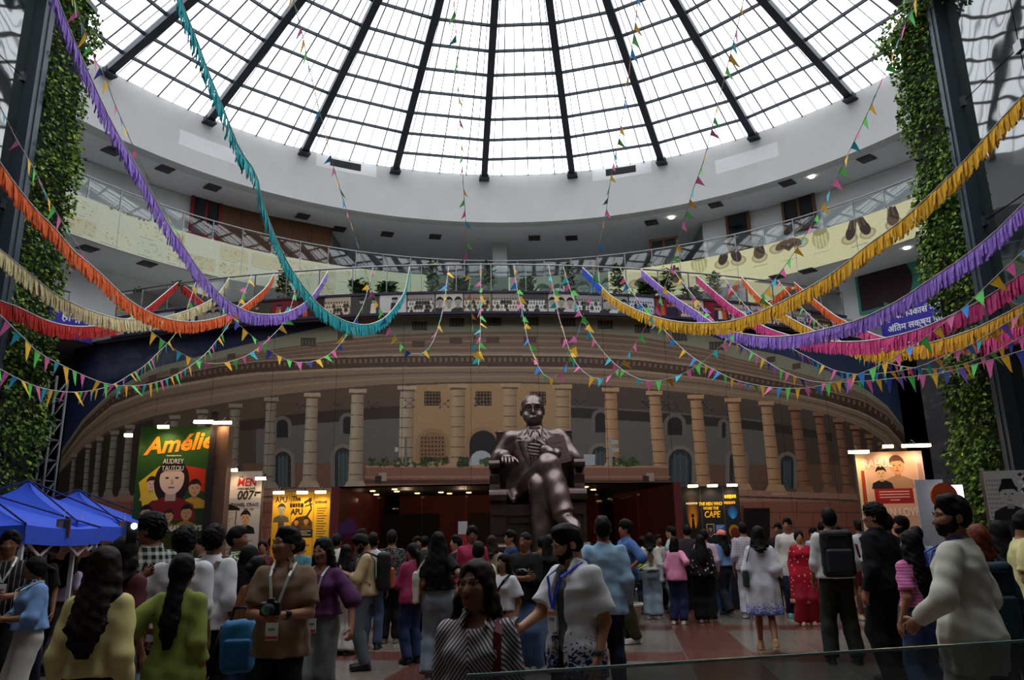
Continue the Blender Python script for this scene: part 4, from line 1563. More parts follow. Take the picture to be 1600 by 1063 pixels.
def person(label, px=None, top=None, D=None, fy=None, face=0.0, h=None, fem=False, build=1.0, skin=1, hair='short', haircol=0, arms=('down', 'down'),
           legs='stand', head=(0, 0), upper=None, lower=None, shoes=(40, 36, 36), near=0, extras=(), beard=0, lean=0.0, seed=0, pos=None, hairlen=.5):
    """upper = dict(kind, m, sleeve, hem, loose); lower = dict(kind, m, wide, hem). face: 0 to the lens, 90 to photo right, 180 away."""
    if fy is not None:
        p = on_floor(px, fy)
        D = p.y
    q = at_dist(px, top, D)
    H = h or q.z
    H = min(max(H, 1.38), 1.92)
    loc = (q.x, D, 0)
    root = thing('person', label, 'person', loc, rad(face) + rad(0), 'people in the hall')
    sc = H / 1.72
    vox = (max(.0115, min(.027, D * .0021)) if not near else .0115) / sc
    fine = ((-.12, -.16, 1.43), (.12, .14, 1.72), .0062) if near else None
    r = random.Random(seed * 31 + int(px or 0))
    sw, hw = (.158, .165) if fem else (.182, .152)
    sw *= build
    hw *= build
    # joints
    sh = {s: (s * (sw - .022), .012, 1.368) for s in (-1, 1)}
    el, wr = {}, {}
    for s, a in zip((-1, 1), arms):
        t, pole = ARMS[a] if isinstance(a, str) else a
        el[s], wr[s] = ik(sh[s], (t[0] * s * (.88 if fem and a in ('down', 'fore', 'back') else 1), t[1], t[2]), .285, .25, (pole[0] * s, pole[1], pole[2]))
    st = {'stand': ((-.10, .0), (.10, .02)), 'walk': ((-.08, -.17), (.08, .18)), 'walk2': ((-.08, .18), (.08, -.17)), 'wide': ((-.14, 0), (.14, 0)), 'close': ((-.07, 0), (.07, 0)),
          'ease': ((-.13, .02), (.11, -.06))}[legs]
    hip = {s: (s * .080 * build, 0, .90) for s in (-1, 1)}
    lwid = (lower or {}).get('wide', .012) if (lower or {}).get('kind', 'trousers') == 'trousers' else .0
    fleshy = 1.06 if fem else 1.0
    legw = .080 * build + .084 * build * fleshy + lwid * .5 + .004
    kn, an = {}, {}
    for s, (ax, ay) in zip((-1, 1), st):
        kn[s], an[s] = ik(hip[s], (ax, ay + .02, .085 + max(0, ay) * .22), .42, .42, (0, -1, 0))
    hy, hp = rad(head[0]), rad(head[1])
    HF = (rotm(hp, 0, hy), np.array([0, .01, 1.47]))
    def leg_rows(s):
        return [hip[s], kn[s], an[s]]
    fleshy = 1.06 if fem else 1.0
    B = Field()
    # trunk
    bz = .118 if not fem else .112
    torso = [(.84, .11, .09, .01), (.90, hw, .112, .012), (.98, hw * .97, .108, .01), (1.07, (.137 if not fem else .118) * build, .094, .005), (1.18, .148 * build if not fem else .132 * build, .104, 0),
             (1.29, sw * .93, bz, -.002), (1.355, sw * .86, .102, .004), (1.405, sw * .62, .082, .012), (1.45, .068, .062, .014)]
    B.loft(torso, .04)
    if fem:
        for s in (-1, 1):
            B.ell((s * .07, -.085, 1.265), (.062, .055, .062), .04)
    B.cone((0, .02, 1.40), (0, .005, 1.52), .062 if not fem else .050, .054 if not fem else .042, .03)
    for s in (-1, 1):
        B.cone(sh[s], el[s], .056 * build, .041 * build ** .5, .04)
        B.cone(el[s], wr[s], .041 * build ** .5, .027, .02)
        B.cone(hip[s], kn[s], .080 * build * fleshy, .054, .05)
        B.cone(kn[s], an[s], .053, .036, .02)
        m = [kn[s][i] * .65 + an[s][i] * .35 for i in range(3)]
        B.ell((m[0], m[1] + .02, m[2]), (.05, .052, .12), .03)
        B.ell((an[s][0], an[s][1] - .055, an[s][2] - .045), (.042, .115, .036), .02)
    # head
    B.frame = HF
    w = .074 if not fem else .070
    B.ell((0, .012, 1.605), (w, .094, .096), .02)
    B.ell((0, -.022, 1.555), (w * .80, .068, .084), .03)
    B.ell((0, -.062, 1.493), (.026, .022, .018), .03)
    B.ell((0, -.02, 1.512), (w * .68, .055, .036), .03)
    if D < 9 or near:
        B.cone((0, -.088, 1.590), (0, -.106, 1.553), .009, .0135, .014)
        for s in (-1, 1):
            B.ell((s * .0105, -.096, 1.549), (.009, .010, .008), .008)
            B.ell((s * .031, -.094, 1.589), (.020, .018, .012), .016, 's')
            B.ell((s * .032, -.080, 1.607), (.024, .013, .007), .014)
            B.ell((s * .040, -.070, 1.562), (.022, .022, .02), .03)
        B.ell((0, -.094, 1.531), (.021, .011, .0055), .008)
        B.ell((0, -.091, 1.521), (.018, .011, .006), .008)
    else:
        B.cone((0, -.086, 1.59), (0, -.104, 1.55), .011, .016, .015)
        for s in (-1, 1):
            B.ell((s * .031, -.098, 1.589), (.022, .02, .014), .02, 's')
    for s in (-1, 1):
        B.ell((s * (w + .004), .012, 1.572), (.010, .021, .032), .012)
    B.frame = None
    # hands: palm in the field, fingers as rooted tubes
    fm = MB()
    for s in (-1, 1):
        d = (wr[s] - el[s]).normalized()
        if isinstance(arms[0 if s < 0 else 1], str) and arms[0 if s < 0 else 1] in ('down', 'back', 'fore', 'out'):
            d = (d + Vector((0, 0, -1)) * .6).normalized()
        n = Vector((-s, 0, 0)) if abs(d.x) < .75 else Vector((0, 1, 0))
        n = (n - d * n.dot(d)).normalized()
        wdir = d.cross(n)
        R = np.array(Matrix((wdir, n, d)).transposed())
        c = wr[s] + d * .045
        B.ell(c, (.041, .017, .054), .018, R=R)
        finger_mesh(fm, wr[s], d, n, s > 0, {'down': .55, 'back': .6, 'fore': .6, 'out': .5}.get(arms[0 if s < 0 else 1] if isinstance(arms[0 if s < 0 else 1], str) else '', 1.0), 1.0, 6 if near else 4)
    if lean:
        pass
    me = B.mesh('body', vox, skin_mat(skin), fine, sc, fm)
    body = link('body', me, root)
    # upper garment
    u = upper
    gvox = max(vox, .011 / sc)
    if u:
        kind = u.get('kind', 'shirt')
        lo = u.get('loose', .018)
        hem = u.get('hem', .92)
        G = Field()
        rows = [(z, a + lo * .6, b_ + lo * .7, cy) for z, a, b_, cy in torso if z > max(hem, .9) - .02 and z < 1.40]
        fl = u.get('flare', 0.0)
        e = lambda z: (np.interp(z, [t[0] for t in torso], [t[1] for t in torso]), np.interp(z, [t[0] for t in torso], [t[2] for t in torso]))
        if kind in ('shirt', 'open'):
            wst = max(e(1.07)[0], e(1.2)[0] * .93)
            hipw, hipd = max(hw, legw) + .010 + lo * .7, .128 + lwid * .5 + lo
            wst = max(wst, hipw * .86 - lo)
            rows = ([(hem, hipw + fl, hipd + fl, .010)] if hem < .93 else []) + [(max(hem, .955), hipw * (1 if hem < .96 else .96), hipd - .004, .009)] + \
                   ([(1.07, wst + lo * .9, .110 + lo, .005)] if hem < 1.04 else []) + \
                   [(1.2, e(1.2)[0] + lo, .114 + lo * .8, 0), (1.29, sw * .95 + lo * .7, bz + lo * .8, -.002), (1.36, sw * .87 + lo * .4, .104 + lo * .5, .004), (1.415, sw * .62 + .012, .085, .012), (1.455, .075, .07, .014)]
        elif kind in ('kurta', 'dress'):
            wx = u.get('waist', .135 * build) + lo
            rows = [(hem, hw * 1.12 + .03 + fl, .15 + fl * .7, .01), (.90, max(hw, legw) + .012 + lo * .8 + fl * .4, .132 + lo + lwid * .5, .01), (1.06, wx, .105 + lo, .005), (1.18, .138 * build + lo, .112 + lo * .8, 0),
                    (1.29, sw * .95 + lo * .6, bz + lo * .8, -.002), (1.36, sw * .87 + lo * .4, .104 + lo * .5, .004), (1.415, sw * .62 + .012, .085, .012), (1.455, .075, .07, .014)]
        G.loft(rows, .03, fold=(u.get('folds', 9), u.get('famp', .008), 1.2))
        if fem:
            for s in (-1, 1):
                G.ell((s * .07, -.088, 1.265), (.07, .062, .068), .04)
        sl = u.get('sleeve', 'short')
        for s in (-1, 1):
            A, E, W = Vector(sh[s]), Vector(el[s]), Vector(wr[s])
            r0, puff = .060 * build + lo * .3, u.get('puff', 0)
            if sl == 'short':
                G.cone(A, A + (E - A) * .78, r0, .062 * build + lo * .6 + puff, .03, flat=True)
            elif sl == 'elbow':
                e2 = E + (W - E) * .18
                G.cone(A, E, r0, .056 + lo * .6 + puff, .03)
                G.cone(E, e2, .056 + lo * .6 + puff, .05 + lo * .6, .02, flat=True)
            elif sl in ('rolled', 'three'):
                e2 = E + (W - E) * (.38 if sl == 'rolled' else .55)
                G.cone(A, E, r0, .053 + lo * .5, .03)
                G.cone(E, e2, .053 + lo * .5, .046 + lo * .4, .02, flat=True)
                G.cone(e2 - (e2 - E).normalized() * .04, e2, .05 + lo * .4, .05 + lo * .4, .004, flat=True)
            elif sl == 'long':
                e2 = W - (W - E).normalized() * .012
                G.cone(A, E, r0, .053 + lo * .5, .03)
                G.cone(E, e2, .053 + lo * .5, .036 + lo * .3, .02, flat=True)
                G.cone(e2 - (e2 - E).normalized() * .05, e2, .038 + lo * .3, .038 + lo * .3, .004, flat=True)
            elif sl == 'none':
                pass
        deep = u.get('neck', .0)
        G.ell((0, -.03 - deep * .25, 1.475), (.062, .062, .055 + deep), .01, 's')
        if deep > .05 and u.get('vneck'):
            G.cone((0, -.16, 1.44), (0, -.16, 1.40 - deep), .045, .012, .02, 's')
        if u.get('collar'):
            G.ring((0, .014, 1.455), .070, .068, .008, rad(-16), .008, h=2.6)
            G.ell((0, -.085, 1.47), (.036, .05, .06), .006, 's')
            for q in (-1, 1):
                G.cone((q * .05, -.052, 1.447), (q * .062, -.098, 1.405), .015, .009, .012)
        if kind == 'open':                                  # hangs open in front, showing what is worn beneath
            G.box((0, -.19, 1.15), (.055, .12, .45), .01, .01, 's')
        if u.get('wr', 1):
            G.wrinkle((.0048 if vox < .018 else .003) * u.get('wr', 1), 26, r.uniform(0, 6))
        link(u.get('name', 'shirt'), G.mesh('top', gvox, u['m'], None, sc), root)
        if u.get('under'):
            T = Field()
            T.loft([(.90, hw + .012, .118, .01), (1.07, e(1.07)[0] + .012, .105, .005), (1.2, e(1.2)[0] + .01, .114, 0), (1.29, sw * .92, bz + .006, -.002), (1.40, sw * .7, .088, .01), (1.45, .075, .07, .014)], .03)
            T.ell((0, -.05, 1.475), (.062, .07, .06), .01, 's')
            link('undershirt', T.mesh('undershirt', gvox, u['under'], None, sc), root)
        if u.get('placket') and near:
            P = MB()
            P.box((0, -(bz + lo + .012), 1.30), (.028, .012, .22))
            link('placket', P.mesh('placket', u['m']), root)
    # lower garment
    lw = lower
    if lw:
        kind = lw.get('kind', 'trousers')
        T = Field()
        wd = lw.get('wide', .012)
        hem = lw.get('hem', .07)
        if kind == 'trousers':
            T.loft([(.80, hw * .9, .105, .01), (.88, hw + wd * .3 + .006, .118, .012), (.98, hw + .008, .114, .01), (1.035, hw * .93 + .004, .106, .008)], .04)
            for s in (-1, 1):
                T.cone(hip[s], kn[s], .084 * build * fleshy + wd * .5, .064 + wd, .04)
                T.ell((kn[s][0] * .65 + an[s][0] * .35, kn[s][1] * .65 + an[s][1] * .35 + .02, kn[s][2] * .65 + an[s][2] * .35), (.058 + wd, .06 + wd, .13), .03)
                e2 = Vector(kn[s]) + (Vector(an[s]) - Vector(kn[s])) * ((kn[s][2] - max(hem, an[s][2] - .03)) / max(kn[s][2] - an[s][2], .01))
                T.cone(kn[s], e2, .064 + wd, .054 + wd * lw.get('flare', 1.0), .02, flat=True)
            T.cone((0, .01, .845), (0, .01, .775), .03, .012, .02, 's')
            T.wrinkle(.0035, 17, r.uniform(0, 6))
        else:
            ww = lw.get('w0', hw)
            T.loft([(hem, ww + .05 + wd, .15 + wd, .01), (.60, ww + .03 + wd * .6, .14 + wd * .5, .01), (.90, ww + .012, .125, .012), (1.05, .13 * build, .11, .008)], .03, fold=(11, .012 + wd * .2, 1.0))
        link(lw.get('name', 'trousers'), T.mesh('lower', max(vox, .012 / sc), lw['m'], None, sc), root)
    if shoes:
        for s in (-1, 1):
            F = Field()
            a = an[s]
            F.ell((a[0], a[1] - .058, a[2] - .042), (.048, .138, .040), .02)
            F.cone((a[0], a[1] + .005, a[2] - .03), (a[0], a[1], a[2] + .02), .047, .044, .02)
            F.box((a[0], a[1] - .055, a[2] - .074), (.046, .135, .012), .008, .005)
            F.plane((0, 0, a[2] - .085), (0, 0, -1))
            link('shoe', F.mesh('shoe', max(vox * .8, .010), mat('shoe_%d_%d_%d' % tuple(shoes), shoes, .5, var=.1), None, sc), root)
    # hair
    if hair != 'none':
        Hh = Field()
        Hh.frame = HF
        cap = {'crop': .006, 'short': .014, 'curly': .024}.get(hair, .008)
        Hh.ell((0, .017, 1.612), (w + cap * .8, .094 + cap * (.7 if hair in ('short', 'crop') else .9), .094 + cap * 1.1), .02)
        if hair in ('short', 'curly'):
            Hh.ell((.012, -.026, 1.684), (.056, .052, .028 + cap * .5), .03)
            Hh.ell((0, .042, 1.565), (w * .93 + cap * .15, .058 + cap * .25, .055), .03)
        if hair == 'crop':
            Hh.ell((0, .045, 1.57), (w * .97, .062, .055), .03)
        if hair in ('long', 'wavy', 'pony', 'tied', 'bob', 'bun'):
            Hh.ell((0, .03, 1.58), (w + .016, .082, .095), .02)
            if hair in ('long', 'wavy', 'bob'):
                for s in (-1, 1):                           # locks beside the face
                    Hh.cone((s * (w + .004), -.008, 1.60), (s * (w + .010), .004, 1.47), .022, .023, .02)
        if hair in ('long', 'wavy', 'bob', 'tied', 'pony', 'bun'):
            Hh.ell((0, .004, 1.626), (w + .009, .090, .080), .03)
            Hh.ell((0, -.135, 1.555), (w * .97, .084, .108), .014, 's')
            Hh.ell((0, -.126, 1.632), (w * .58, .052, .055), .02, 's')
            Hh.cone((0, -.10, 1.70), (0, .03, 1.722), .007, .004, .012, 's')
        else:
            Hh.ell((0, -.135, 1.545), (w * .98, .088, .098), .012, 's')
            Hh.ell((0, -.115, 1.60), (w * .72, .05, .05), .012, 's')
        if hair in ('crop', 'short', 'curly'):
            for s in (-1, 1):
                Hh.ell((s * (w + .012), -.045, 1.55), (.03, .05, .055), .01, 's')
        Hh.frame = None
        back = .128 + (upper or {}).get('loose', .018)
        zt = 1.47
        if hair in ('long', 'wavy', 'tied'):
            z1 = 1.45 - hairlen
            wv = .012 if hair == 'wavy' else .004
            top_w = .082 if hair != 'tied' else .055
            Hh.loft([(z1, .03, .016, back + .005), (z1 + .06, .075 if hair != 'tied' else .05, .026, back), (z1 + hairlen * .45, .112 if hair != 'tied' else .075, .036, back - .004), (1.42, .104 if hair != 'tied' else .062, .048, .098), (1.50, top_w + .012, .062, .062), (1.60, top_w, .07, .03), (1.66, top_w * .75, .06, .02)],
                    .03, fold=(13, wv, 1.6))
            if hair != 'tied':
                for s in (-1, 1):
                    Hh.chain([(s * .085, .02, 1.52), (s * .105, .03, 1.40), (s * .10, .07, 1.28)], [.03, .034, .014], .03)
        elif hair == 'front':
            pass
        elif hair == 'pony':
            Hh.chain([(0, .10, 1.60), (0, .155, 1.56), (0, .165, 1.45), (0, .15, 1.45 - hairlen)], [.028, .032, .036, .010], .02)
        elif hair == 'bun':
            Hh.ell((0, .115, 1.60), (.042, .04, .042), .02)
        elif hair == 'bob':
            Hh.loft([(1.38, .098, .05, .055), (1.44, .108, .06, .05), (1.55, w + .022, .075, .03)], .03, fold=(11, .006, 1.55))
            Hh.ell((0, -.12, 1.49), (w * .8, .11, .12), .01, 's')
        if hair in ('curly',):
            Hh.curl = (.012, 95)
        else:
            Hh.wrinkle(.0035, 55 if near else 38, r.uniform(0, 6))
        link('hair', Hh.mesh('hair', max(vox * .8, .0085), hair_mat(haircol), None, sc), root)
    # face details
    hf = lambda p: Vector((np.array(p) - HF[1]) @ HF[0].T + HF[1])
    if D < 16.5 and abs(((face + head[0] + 180) % 360) - 180) < 125:
        eye_w, iris, brow, lip = mat('eye_white', (190, 182, 172), .35, var=.02), mat('iris', (30, 20, 16), .2, var=.02), hair_mat(1), mat('lip_%d' % skin, tuple(int(k * q) for k, q in zip(SKINS[skin], (.86, .66, .66))), .5, var=.05)
        M3 = Matrix([list(q) for q in HF[0]])
        for s in (-1, 1):
            b = MB()
            def dome(c, rx, rz, ry, n=10, mi=0):
                vs = [c + M3 @ Vector((0, -ry, 0))]
                for q in (.55, 1.0):
                    vs += [c + M3 @ Vector((rx * q * math.cos(t), -ry * (1 - q * q), rz * q * math.sin(t))) for t in (2 * PI * k / n for k in range(n))]
                b.add(vs, [(0, 1 + (k + 1) % n, 1 + k) for k in range(n)] + [(1 + k, 1 + (k + 1) % n, 1 + n + (k + 1) % n, 1 + n + k) for k in range(n)], mi)
            yy = -.0815 if (D < 9 or near) else -.083
            dome(hf((s * .031, yy, 1.589)), .0145, .0060, .0085)
            dome(hf((s * .031 , yy - .0045, 1.589)), .0074, .0062, .0052, 10, 1)
            o = link('eye', b.mesh('eye', [eye_w, iris], True), root)
            o.data.transform(Matrix.Scale(sc, 4))
            b = MB()
            b.tube([hf((s * q, y_, z_)) for q, y_, z_ in ((.013, -.0955, 1.6095), (.026, -.0965, 1.6145), (.040, -.0905, 1.6145), (.050, -.081, 1.609))], [.0022, .0034, .003, .0015], 5)
            o = link('eyebrow', b.mesh('eyebrow', brow, True), root)
            o.data.transform(Matrix.Scale(sc, 4))
        if D < 9:
            Lf = Field()
            Lf.frame = HF
            Lf.ell((0, -.0965, 1.5315), (.0215, .0105, .0050), .004)
            Lf.ell((0, -.0945, 1.5215), (.0185, .0105, .0058), .004)
            link('lips', Lf.mesh('lips', .0042, lip, None, sc), root)
    if beard:
        Bf = Field()
        Bf.frame = HF
        Bf.ell((0, -.026, 1.527), (w * .86 + .004 * beard, .070 + .004 * beard, .056), .02)
        Bf.ell((0, -.06, 1.488), (.034, .032, .022), .02)
        for s in (-1, 1):
            Bf.cone((s * w * .93, -.01, 1.585), (s * w * .8, -.03, 1.52), .012, .018, .015)
        Bf.ell((0, -.094, 1.5425), (.026, .014, .006), .006)
        Bf.ell((0, -.125, 1.527), (.026, .05, .012), .006, 's')
        Bf.ell((0, -.10, 1.585), (.052, .07, .037), .01, 's')
        Bf.wrinkle(.002, 90, 1)
        link('beard', Bf.mesh('beard', .0065 if D < 9 else .012, hair_mat(1), None, sc), root)
    for fn in extras:
        fn(dict(root=root, sc=sc, sh=sh, el=el, wr=wr, an=an, kn=kn, hf=hf, HF=HF, w=w, bz=bz, sw=sw, lo=(upper or {}).get('loose', .018), D=D, near=near, loc=loc, face=face))
    return root
# ================================================================== THE BRONZE STATUE
bronze = mat('dark_bronze', (128, 112, 108), .34, metal=.85, spec=.5, var=.25, scale=7, bump=.12)
bronze_d = mat('dark_bronze_chair', (92, 76, 74), .4, metal=.8, spec=.5, var=.2, scale=7, bump=.1)
SS = 2.9
sp = at_dist(838, 780, 17.2)
SZ = 1.05
statue = thing('statue', 'large dark bronze statue of a seated man in suit and glasses holding a book', 'statue', (sp.x, 17.2, SZ))
plinth = thing('plinth', 'dark stone plinth under the bronze statue', 'plinth', (sp.x, 17.2, 0))
b = MB()
b.box((0, -.1, .5), (2.9, 3.4, 1.0)).box((0, -.1, 1.02), (3.05, 3.55, .06)).box((0, -.1, .06), (3.2, 3.7, .12))
b.build('block', mat('plinth_stone', (58, 50, 50), .35, spec=.5, var=.15), plinth)
F = Field()
# trunk with jacket
F.loft([(.42, .18, .16, .02), (.50, .185, .155, .01), (.60, .165, .135, .0), (.75, .172, .135, -.005), (.88, .19, .13, .0), (.95, .175, .112, .008), (.985, .12, .09, .012), (1.01, .065, .062, .014)], .03)
F.ell((0, -.075, .62), (.13, .08, .10), .06)               # waistcoat belly
for s in (-1, 1):
    F.ell((s * .165, .005, .935), (.062, .066, .055), .04)
# arms: right hand on the armrest, left forearm carrying the book
ra, re, rw = (-.185, .01, .92), (-.275, -.02, .755), (-.225, -.235, .765)
la, le, lw = (.185, .01, .92), (.285, -.06, .745), (.125, -.235, .775)
F.chain([ra, re], [.066, .062], .03); F.cone(re, rw, .062, .047, .03, flat=True)
F.chain([la, le], [.066, .064], .03); F.cone(le, lw, .063, .048, .03, flat=True)
F.cone(rw, (-.215, -.265, .757), .034, .034, .01)
F.cone(lw, (.10, -.255, .785), .034, .034, .01)
F.ell((-.21, -.30, .752), (.043, .055, .022), .02)
F.ell((.065, -.262, .795), (.05, .022, .045), .02)
# crossed legs
F.chain([(-.10, -.02, .50), (.075, -.48, .665), (.165, -.60, .32)], [.10, .083, .058], .03)
F.cone((.075, -.48, .665), (.165, -.60, .335), .07, .074, .03, flat=True)
F.chain([(.10, -.02, .49), (.02, -.47, .535), (.03, -.50, .10)], [.10, .08, .06], .03)
F.cone((.02, -.47, .535), (.03, -.50, .10), .066, .072, .03, flat=True)
F.ell((.20, -.68, .285), (.045, .12, .038), .02, R=rotm(rad(28), 0, rad(24)))
F.ell((.035, -.57, .055), (.047, .13, .042), .02)
F.box((.035, -.575, .018), (.048, .13, .016), .01, .01)
F.cone((.165, -.60, .33), (.18, -.62, .29), .045, .045, .02)
# coat skirts over the thighs
F.chain([(-.15, .02, .60), (-.18, -.12, .50), (-.17, -.22, .455)], [.07, .05, .03], .05)
F.chain([(.16, .02, .60), (.20, -.10, .50), (.20, -.20, .455)], [.07, .05, .03], .05)
# open front, lapels, shirt, tie, waistcoat points
F.ell((0, -.165, .80), (.062, .04, .19), .012, 's')
# neck and head
F.cone((0, .015, .98), (0, .0, 1.08), .062, .058, .03)
hc = np.array([-.012, -.015, 1.132])
def hh(x, y, z):
    return hc + np.array([x, y, z])
F.ell(hh(0, .012, .035), (.079, .096, .086), .02)
F.ell(hh(0, -.018, -.03), (.066, .072, .085), .03)
F.ell(hh(0, -.055, -.092), (.032, .026, .020), .03)
for s in (-1, 1):
    F.ell(hh(s * .045, -.045, -.055), (.032, .038, .035), .03)
    F.ell(hh(s * .083, .015, -.005), (.012, .023, .034), .012)
    F.ell(hh(s * .033, -.098, .012), (.020, .018, .011), .012, 's')
    F.ell(hh(s * .033, -.081, .012), (.014, .010, .008), .006)
    F.ell(hh(s * .034, -.084, .034), (.026, .014, .008), .012)
F.cone(hh(0, -.086, .015), hh(0, -.110, -.030), .010, .016, .012)
for s in (-1, 1):
    F.ell(hh(s * .013, -.096, -.034), (.011, .011, .009), .008)
F.ell(hh(0, -.090, -.058), (.026, .012, .006), .008)
F.ell(hh(0, -.087, -.069), (.022, .012, .007), .008)
F.cone(hh(-.03, -.07, -.08), hh(.03, -.07, -.08), .006, .006, .02)
F.wrinkle(.0042, 24, 2)
link('figure', F.mesh('figure', .0085, bronze, ((-.11, -.14, .98), (.10, .12, 1.25), .0062), SS), statue)
# tailoring laid on the chest: lapels, collar wings, tie, waistcoat edge, buttons
TZ = [.42, .50, .60, .75, .88, .95, .985, 1.01]
TA, TB, TC = [.18, .185, .165, .172, .19, .175, .12, .065], [.16, .155, .135, .135, .13, .112, .09, .062], [.02, .01, 0, -.005, 0, .008, .012, .014]
def chest_y(x, z):
    a_, b2, c2 = (float(np.interp(z, TZ, t)) for t in (TA, TB, TC))
    y = c2 - b2 * math.sqrt(max(.05, 1 - (x / a_) ** 2))
    if z < .72:
        y = min(y, -.150 + abs(x) * .35)
    return y
def tailor(name, rows, off, t=.008):
    """rows: (z, x from, x to) from top to bottom -> a plate that follows the chest."""
    b = MB()
    vs = []
    for z, x0, x1 in rows:
        for o in (off + t, off):
            vs += [(x, chest_y(x, z) - (o if k not in (0, 3) else off), z) for k, x in enumerate((x0, x0 * .67 + x1 * .33, x0 * .33 + x1 * .67, x1))]
    fs = []
    for i in range(len(rows) - 1):
        for k in range(3):
            p_ = i * 8 + k
            fs.append((p_, p_ + 1, p_ + 9, p_ + 8))
    b.add(vs, fs)
    me = b.mesh(name, bronze, False)
    me.transform(Matrix.Scale(SS, 4))
    return link(name, me, statue)
for s in (-1, 1):
    tailor('lapel', [(.985, s * .050, s * .072), (.95, s * .058, s * .118), (.915, s * .060, s * .150), (.905, s * .060, s * .112), (.89, s * .060, s * .135), (.80, s * .050, s * .108), (.72, s * .036, s * .070), (.645, s * .018, s * .030)], .004, .014)
    tailor('collar_wing', [(1.0, s * .030, s * .060), (.975, s * .012, s * .060), (.95, s * .022, s * .056), (.925, s * .036, s * .046)], .010, .012)
    tailor('waistcoat_edge', [(.80, s * .030, s * .050), (.70, s * .012, s * .034), (.64, s * .004, s * .05), (.60, s * .018, s * .05), (.585, s * .03, s * .04)], .002, .006)
tailor('tie', [(.972, -.013, .013), (.955, -.019, .019), (.938, -.012, .012), (.90, -.015, .015), (.80, -.021, .021), (.70, -.026, .026)], -.006, .012)
Fh = Field()                                               # receding combed hair
Fh.ell(hh(0, .028, .040), (.086, .092, .088), .02)
Fh.ell(hh(0, -.10, .05), (.072, .085, .09), .02, 's')
Fh.ell(hh(0, -.10, -.06), (.11, .09, .10), .01, 's')
Fh.wrinkle(.003, 60, 1)
link('hair', Fh.mesh('hair', .007, bronze, None, SS), statue)
for hx, hy, hz, d, n, left, curl in ((-.212, -.285, .757, (.05, -1, -.18), (0, -.1, -1), False, .55), (.10, -.262, .785, (-1, -.05, .18), (0, 1, 0), True, .5)):
    b = MB()
    finger_mesh(b, (hx, hy, hz), d, n, left, curl, 1.12, 6)
    me = b.mesh('hand', bronze, True)
    me.transform(Matrix.Scale(SS, 4))
    link('hand', me, statue)
b = MB()
for s in (-1, 1):
    b.tube([hh(s * .033 + .026 * math.cos(t), -.104 + .004 * abs(math.cos(t)), .010 + .023 * math.sin(t)) for t in (2 * PI * k / 14 for k in range(15))], .0034, 5, False)
    b.tube([hh(s * .058, -.100, .016), hh(s * .085, .0, .012)], .003, 5)
b.tube([hh(-.008, -.107, .014), hh(.008, -.107, .014)], .003, 5)
me = b.mesh('spectacles', bronze_d, True)
me.transform(Matrix.Scale(SS, 4))
link('spectacles', me, statue)
b = MB()
M = Matrix.Rotation(rad(-14), 3, 'Y') @ Matrix.Rotation(rad(-12), 3, 'X')
bc = Vector((.165, -.215, .80))
for y, w, h in ((-.018, .135, .205), (.018, .135, .205)):
    b.box(bc + M @ Vector((0, y, 0)), (w, .006, h), M)
b.box(bc + M @ Vector((.004, 0, 0)), (.122, .034, .192), M).box(bc + M @ Vector((-.066, 0, 0)), (.006, .04, .205), M)
b.box(bc + M @ Vector((.01, -.022, 0)), (.10, .003, .165), M).box(bc + M @ Vector((.01, -.024, .06)), (.06, .004, .012), M).box(bc + M @ Vector((.01, -.024, -.055)), (.06, .004, .010), M)
b.tube([bc + M @ Vector((.01 + .022 * math.cos(t), -.025, .022 * math.sin(t))) for t in (2 * PI * k / 12 for k in range(13))], .003, 5, False)
me = b.mesh('book', bronze_d)
me.transform(Matrix.Scale(SS, 4))
link('book', me, statue)
# the armchair
ch = link('armchair', None, statue)
def part(name, mb, smooth=False):
    me = mb.mesh(name, bronze_d, smooth)
    me.transform(Matrix.Scale(SS, 4))
    return link(name, me, ch)
b = MB()
b.box((0, -.08, .23), (.50, .62, .24)).box((0, -.09, .365), (.48, .62, .05)).box((0, -.09, .40), (.45, .60, .03))
for s in (-1, 1):
    b.box((s * .115, -.395, .30), (.19, .012, .02)).box((s * .115, -.395, .17), (.19, .012, .02))
    b.box((s * .205, -.395, .235), (.016, .012, .13)).box((s * .028, -.395, .235), (.016, .012, .13))
b.box((0, -.10, .06), (.56, .66, .12))
part('seat', b)
b = MB()
b.box((0, .245, .66), (.50, .06, .56)).box((0, .24, .955), (.54, .075, .05))
for s in (-1, 1):
    b.box((s * .265, .235, .66), (.062, .085, .66)).lathe([(.036, -.01), (.042, 0), (.036, .012)], (s * .265, .235, 1.0), 12)
    b.box((s * .265, .188, .88), (.042, .012, .16))
    b.tube([(s * .265 + .014 * math.cos(t), .180, .90 + .03 * math.sin(t)) for t in (2 * PI * k / 10 for k in range(11))], .004, 5, False)
part('backrest', b)
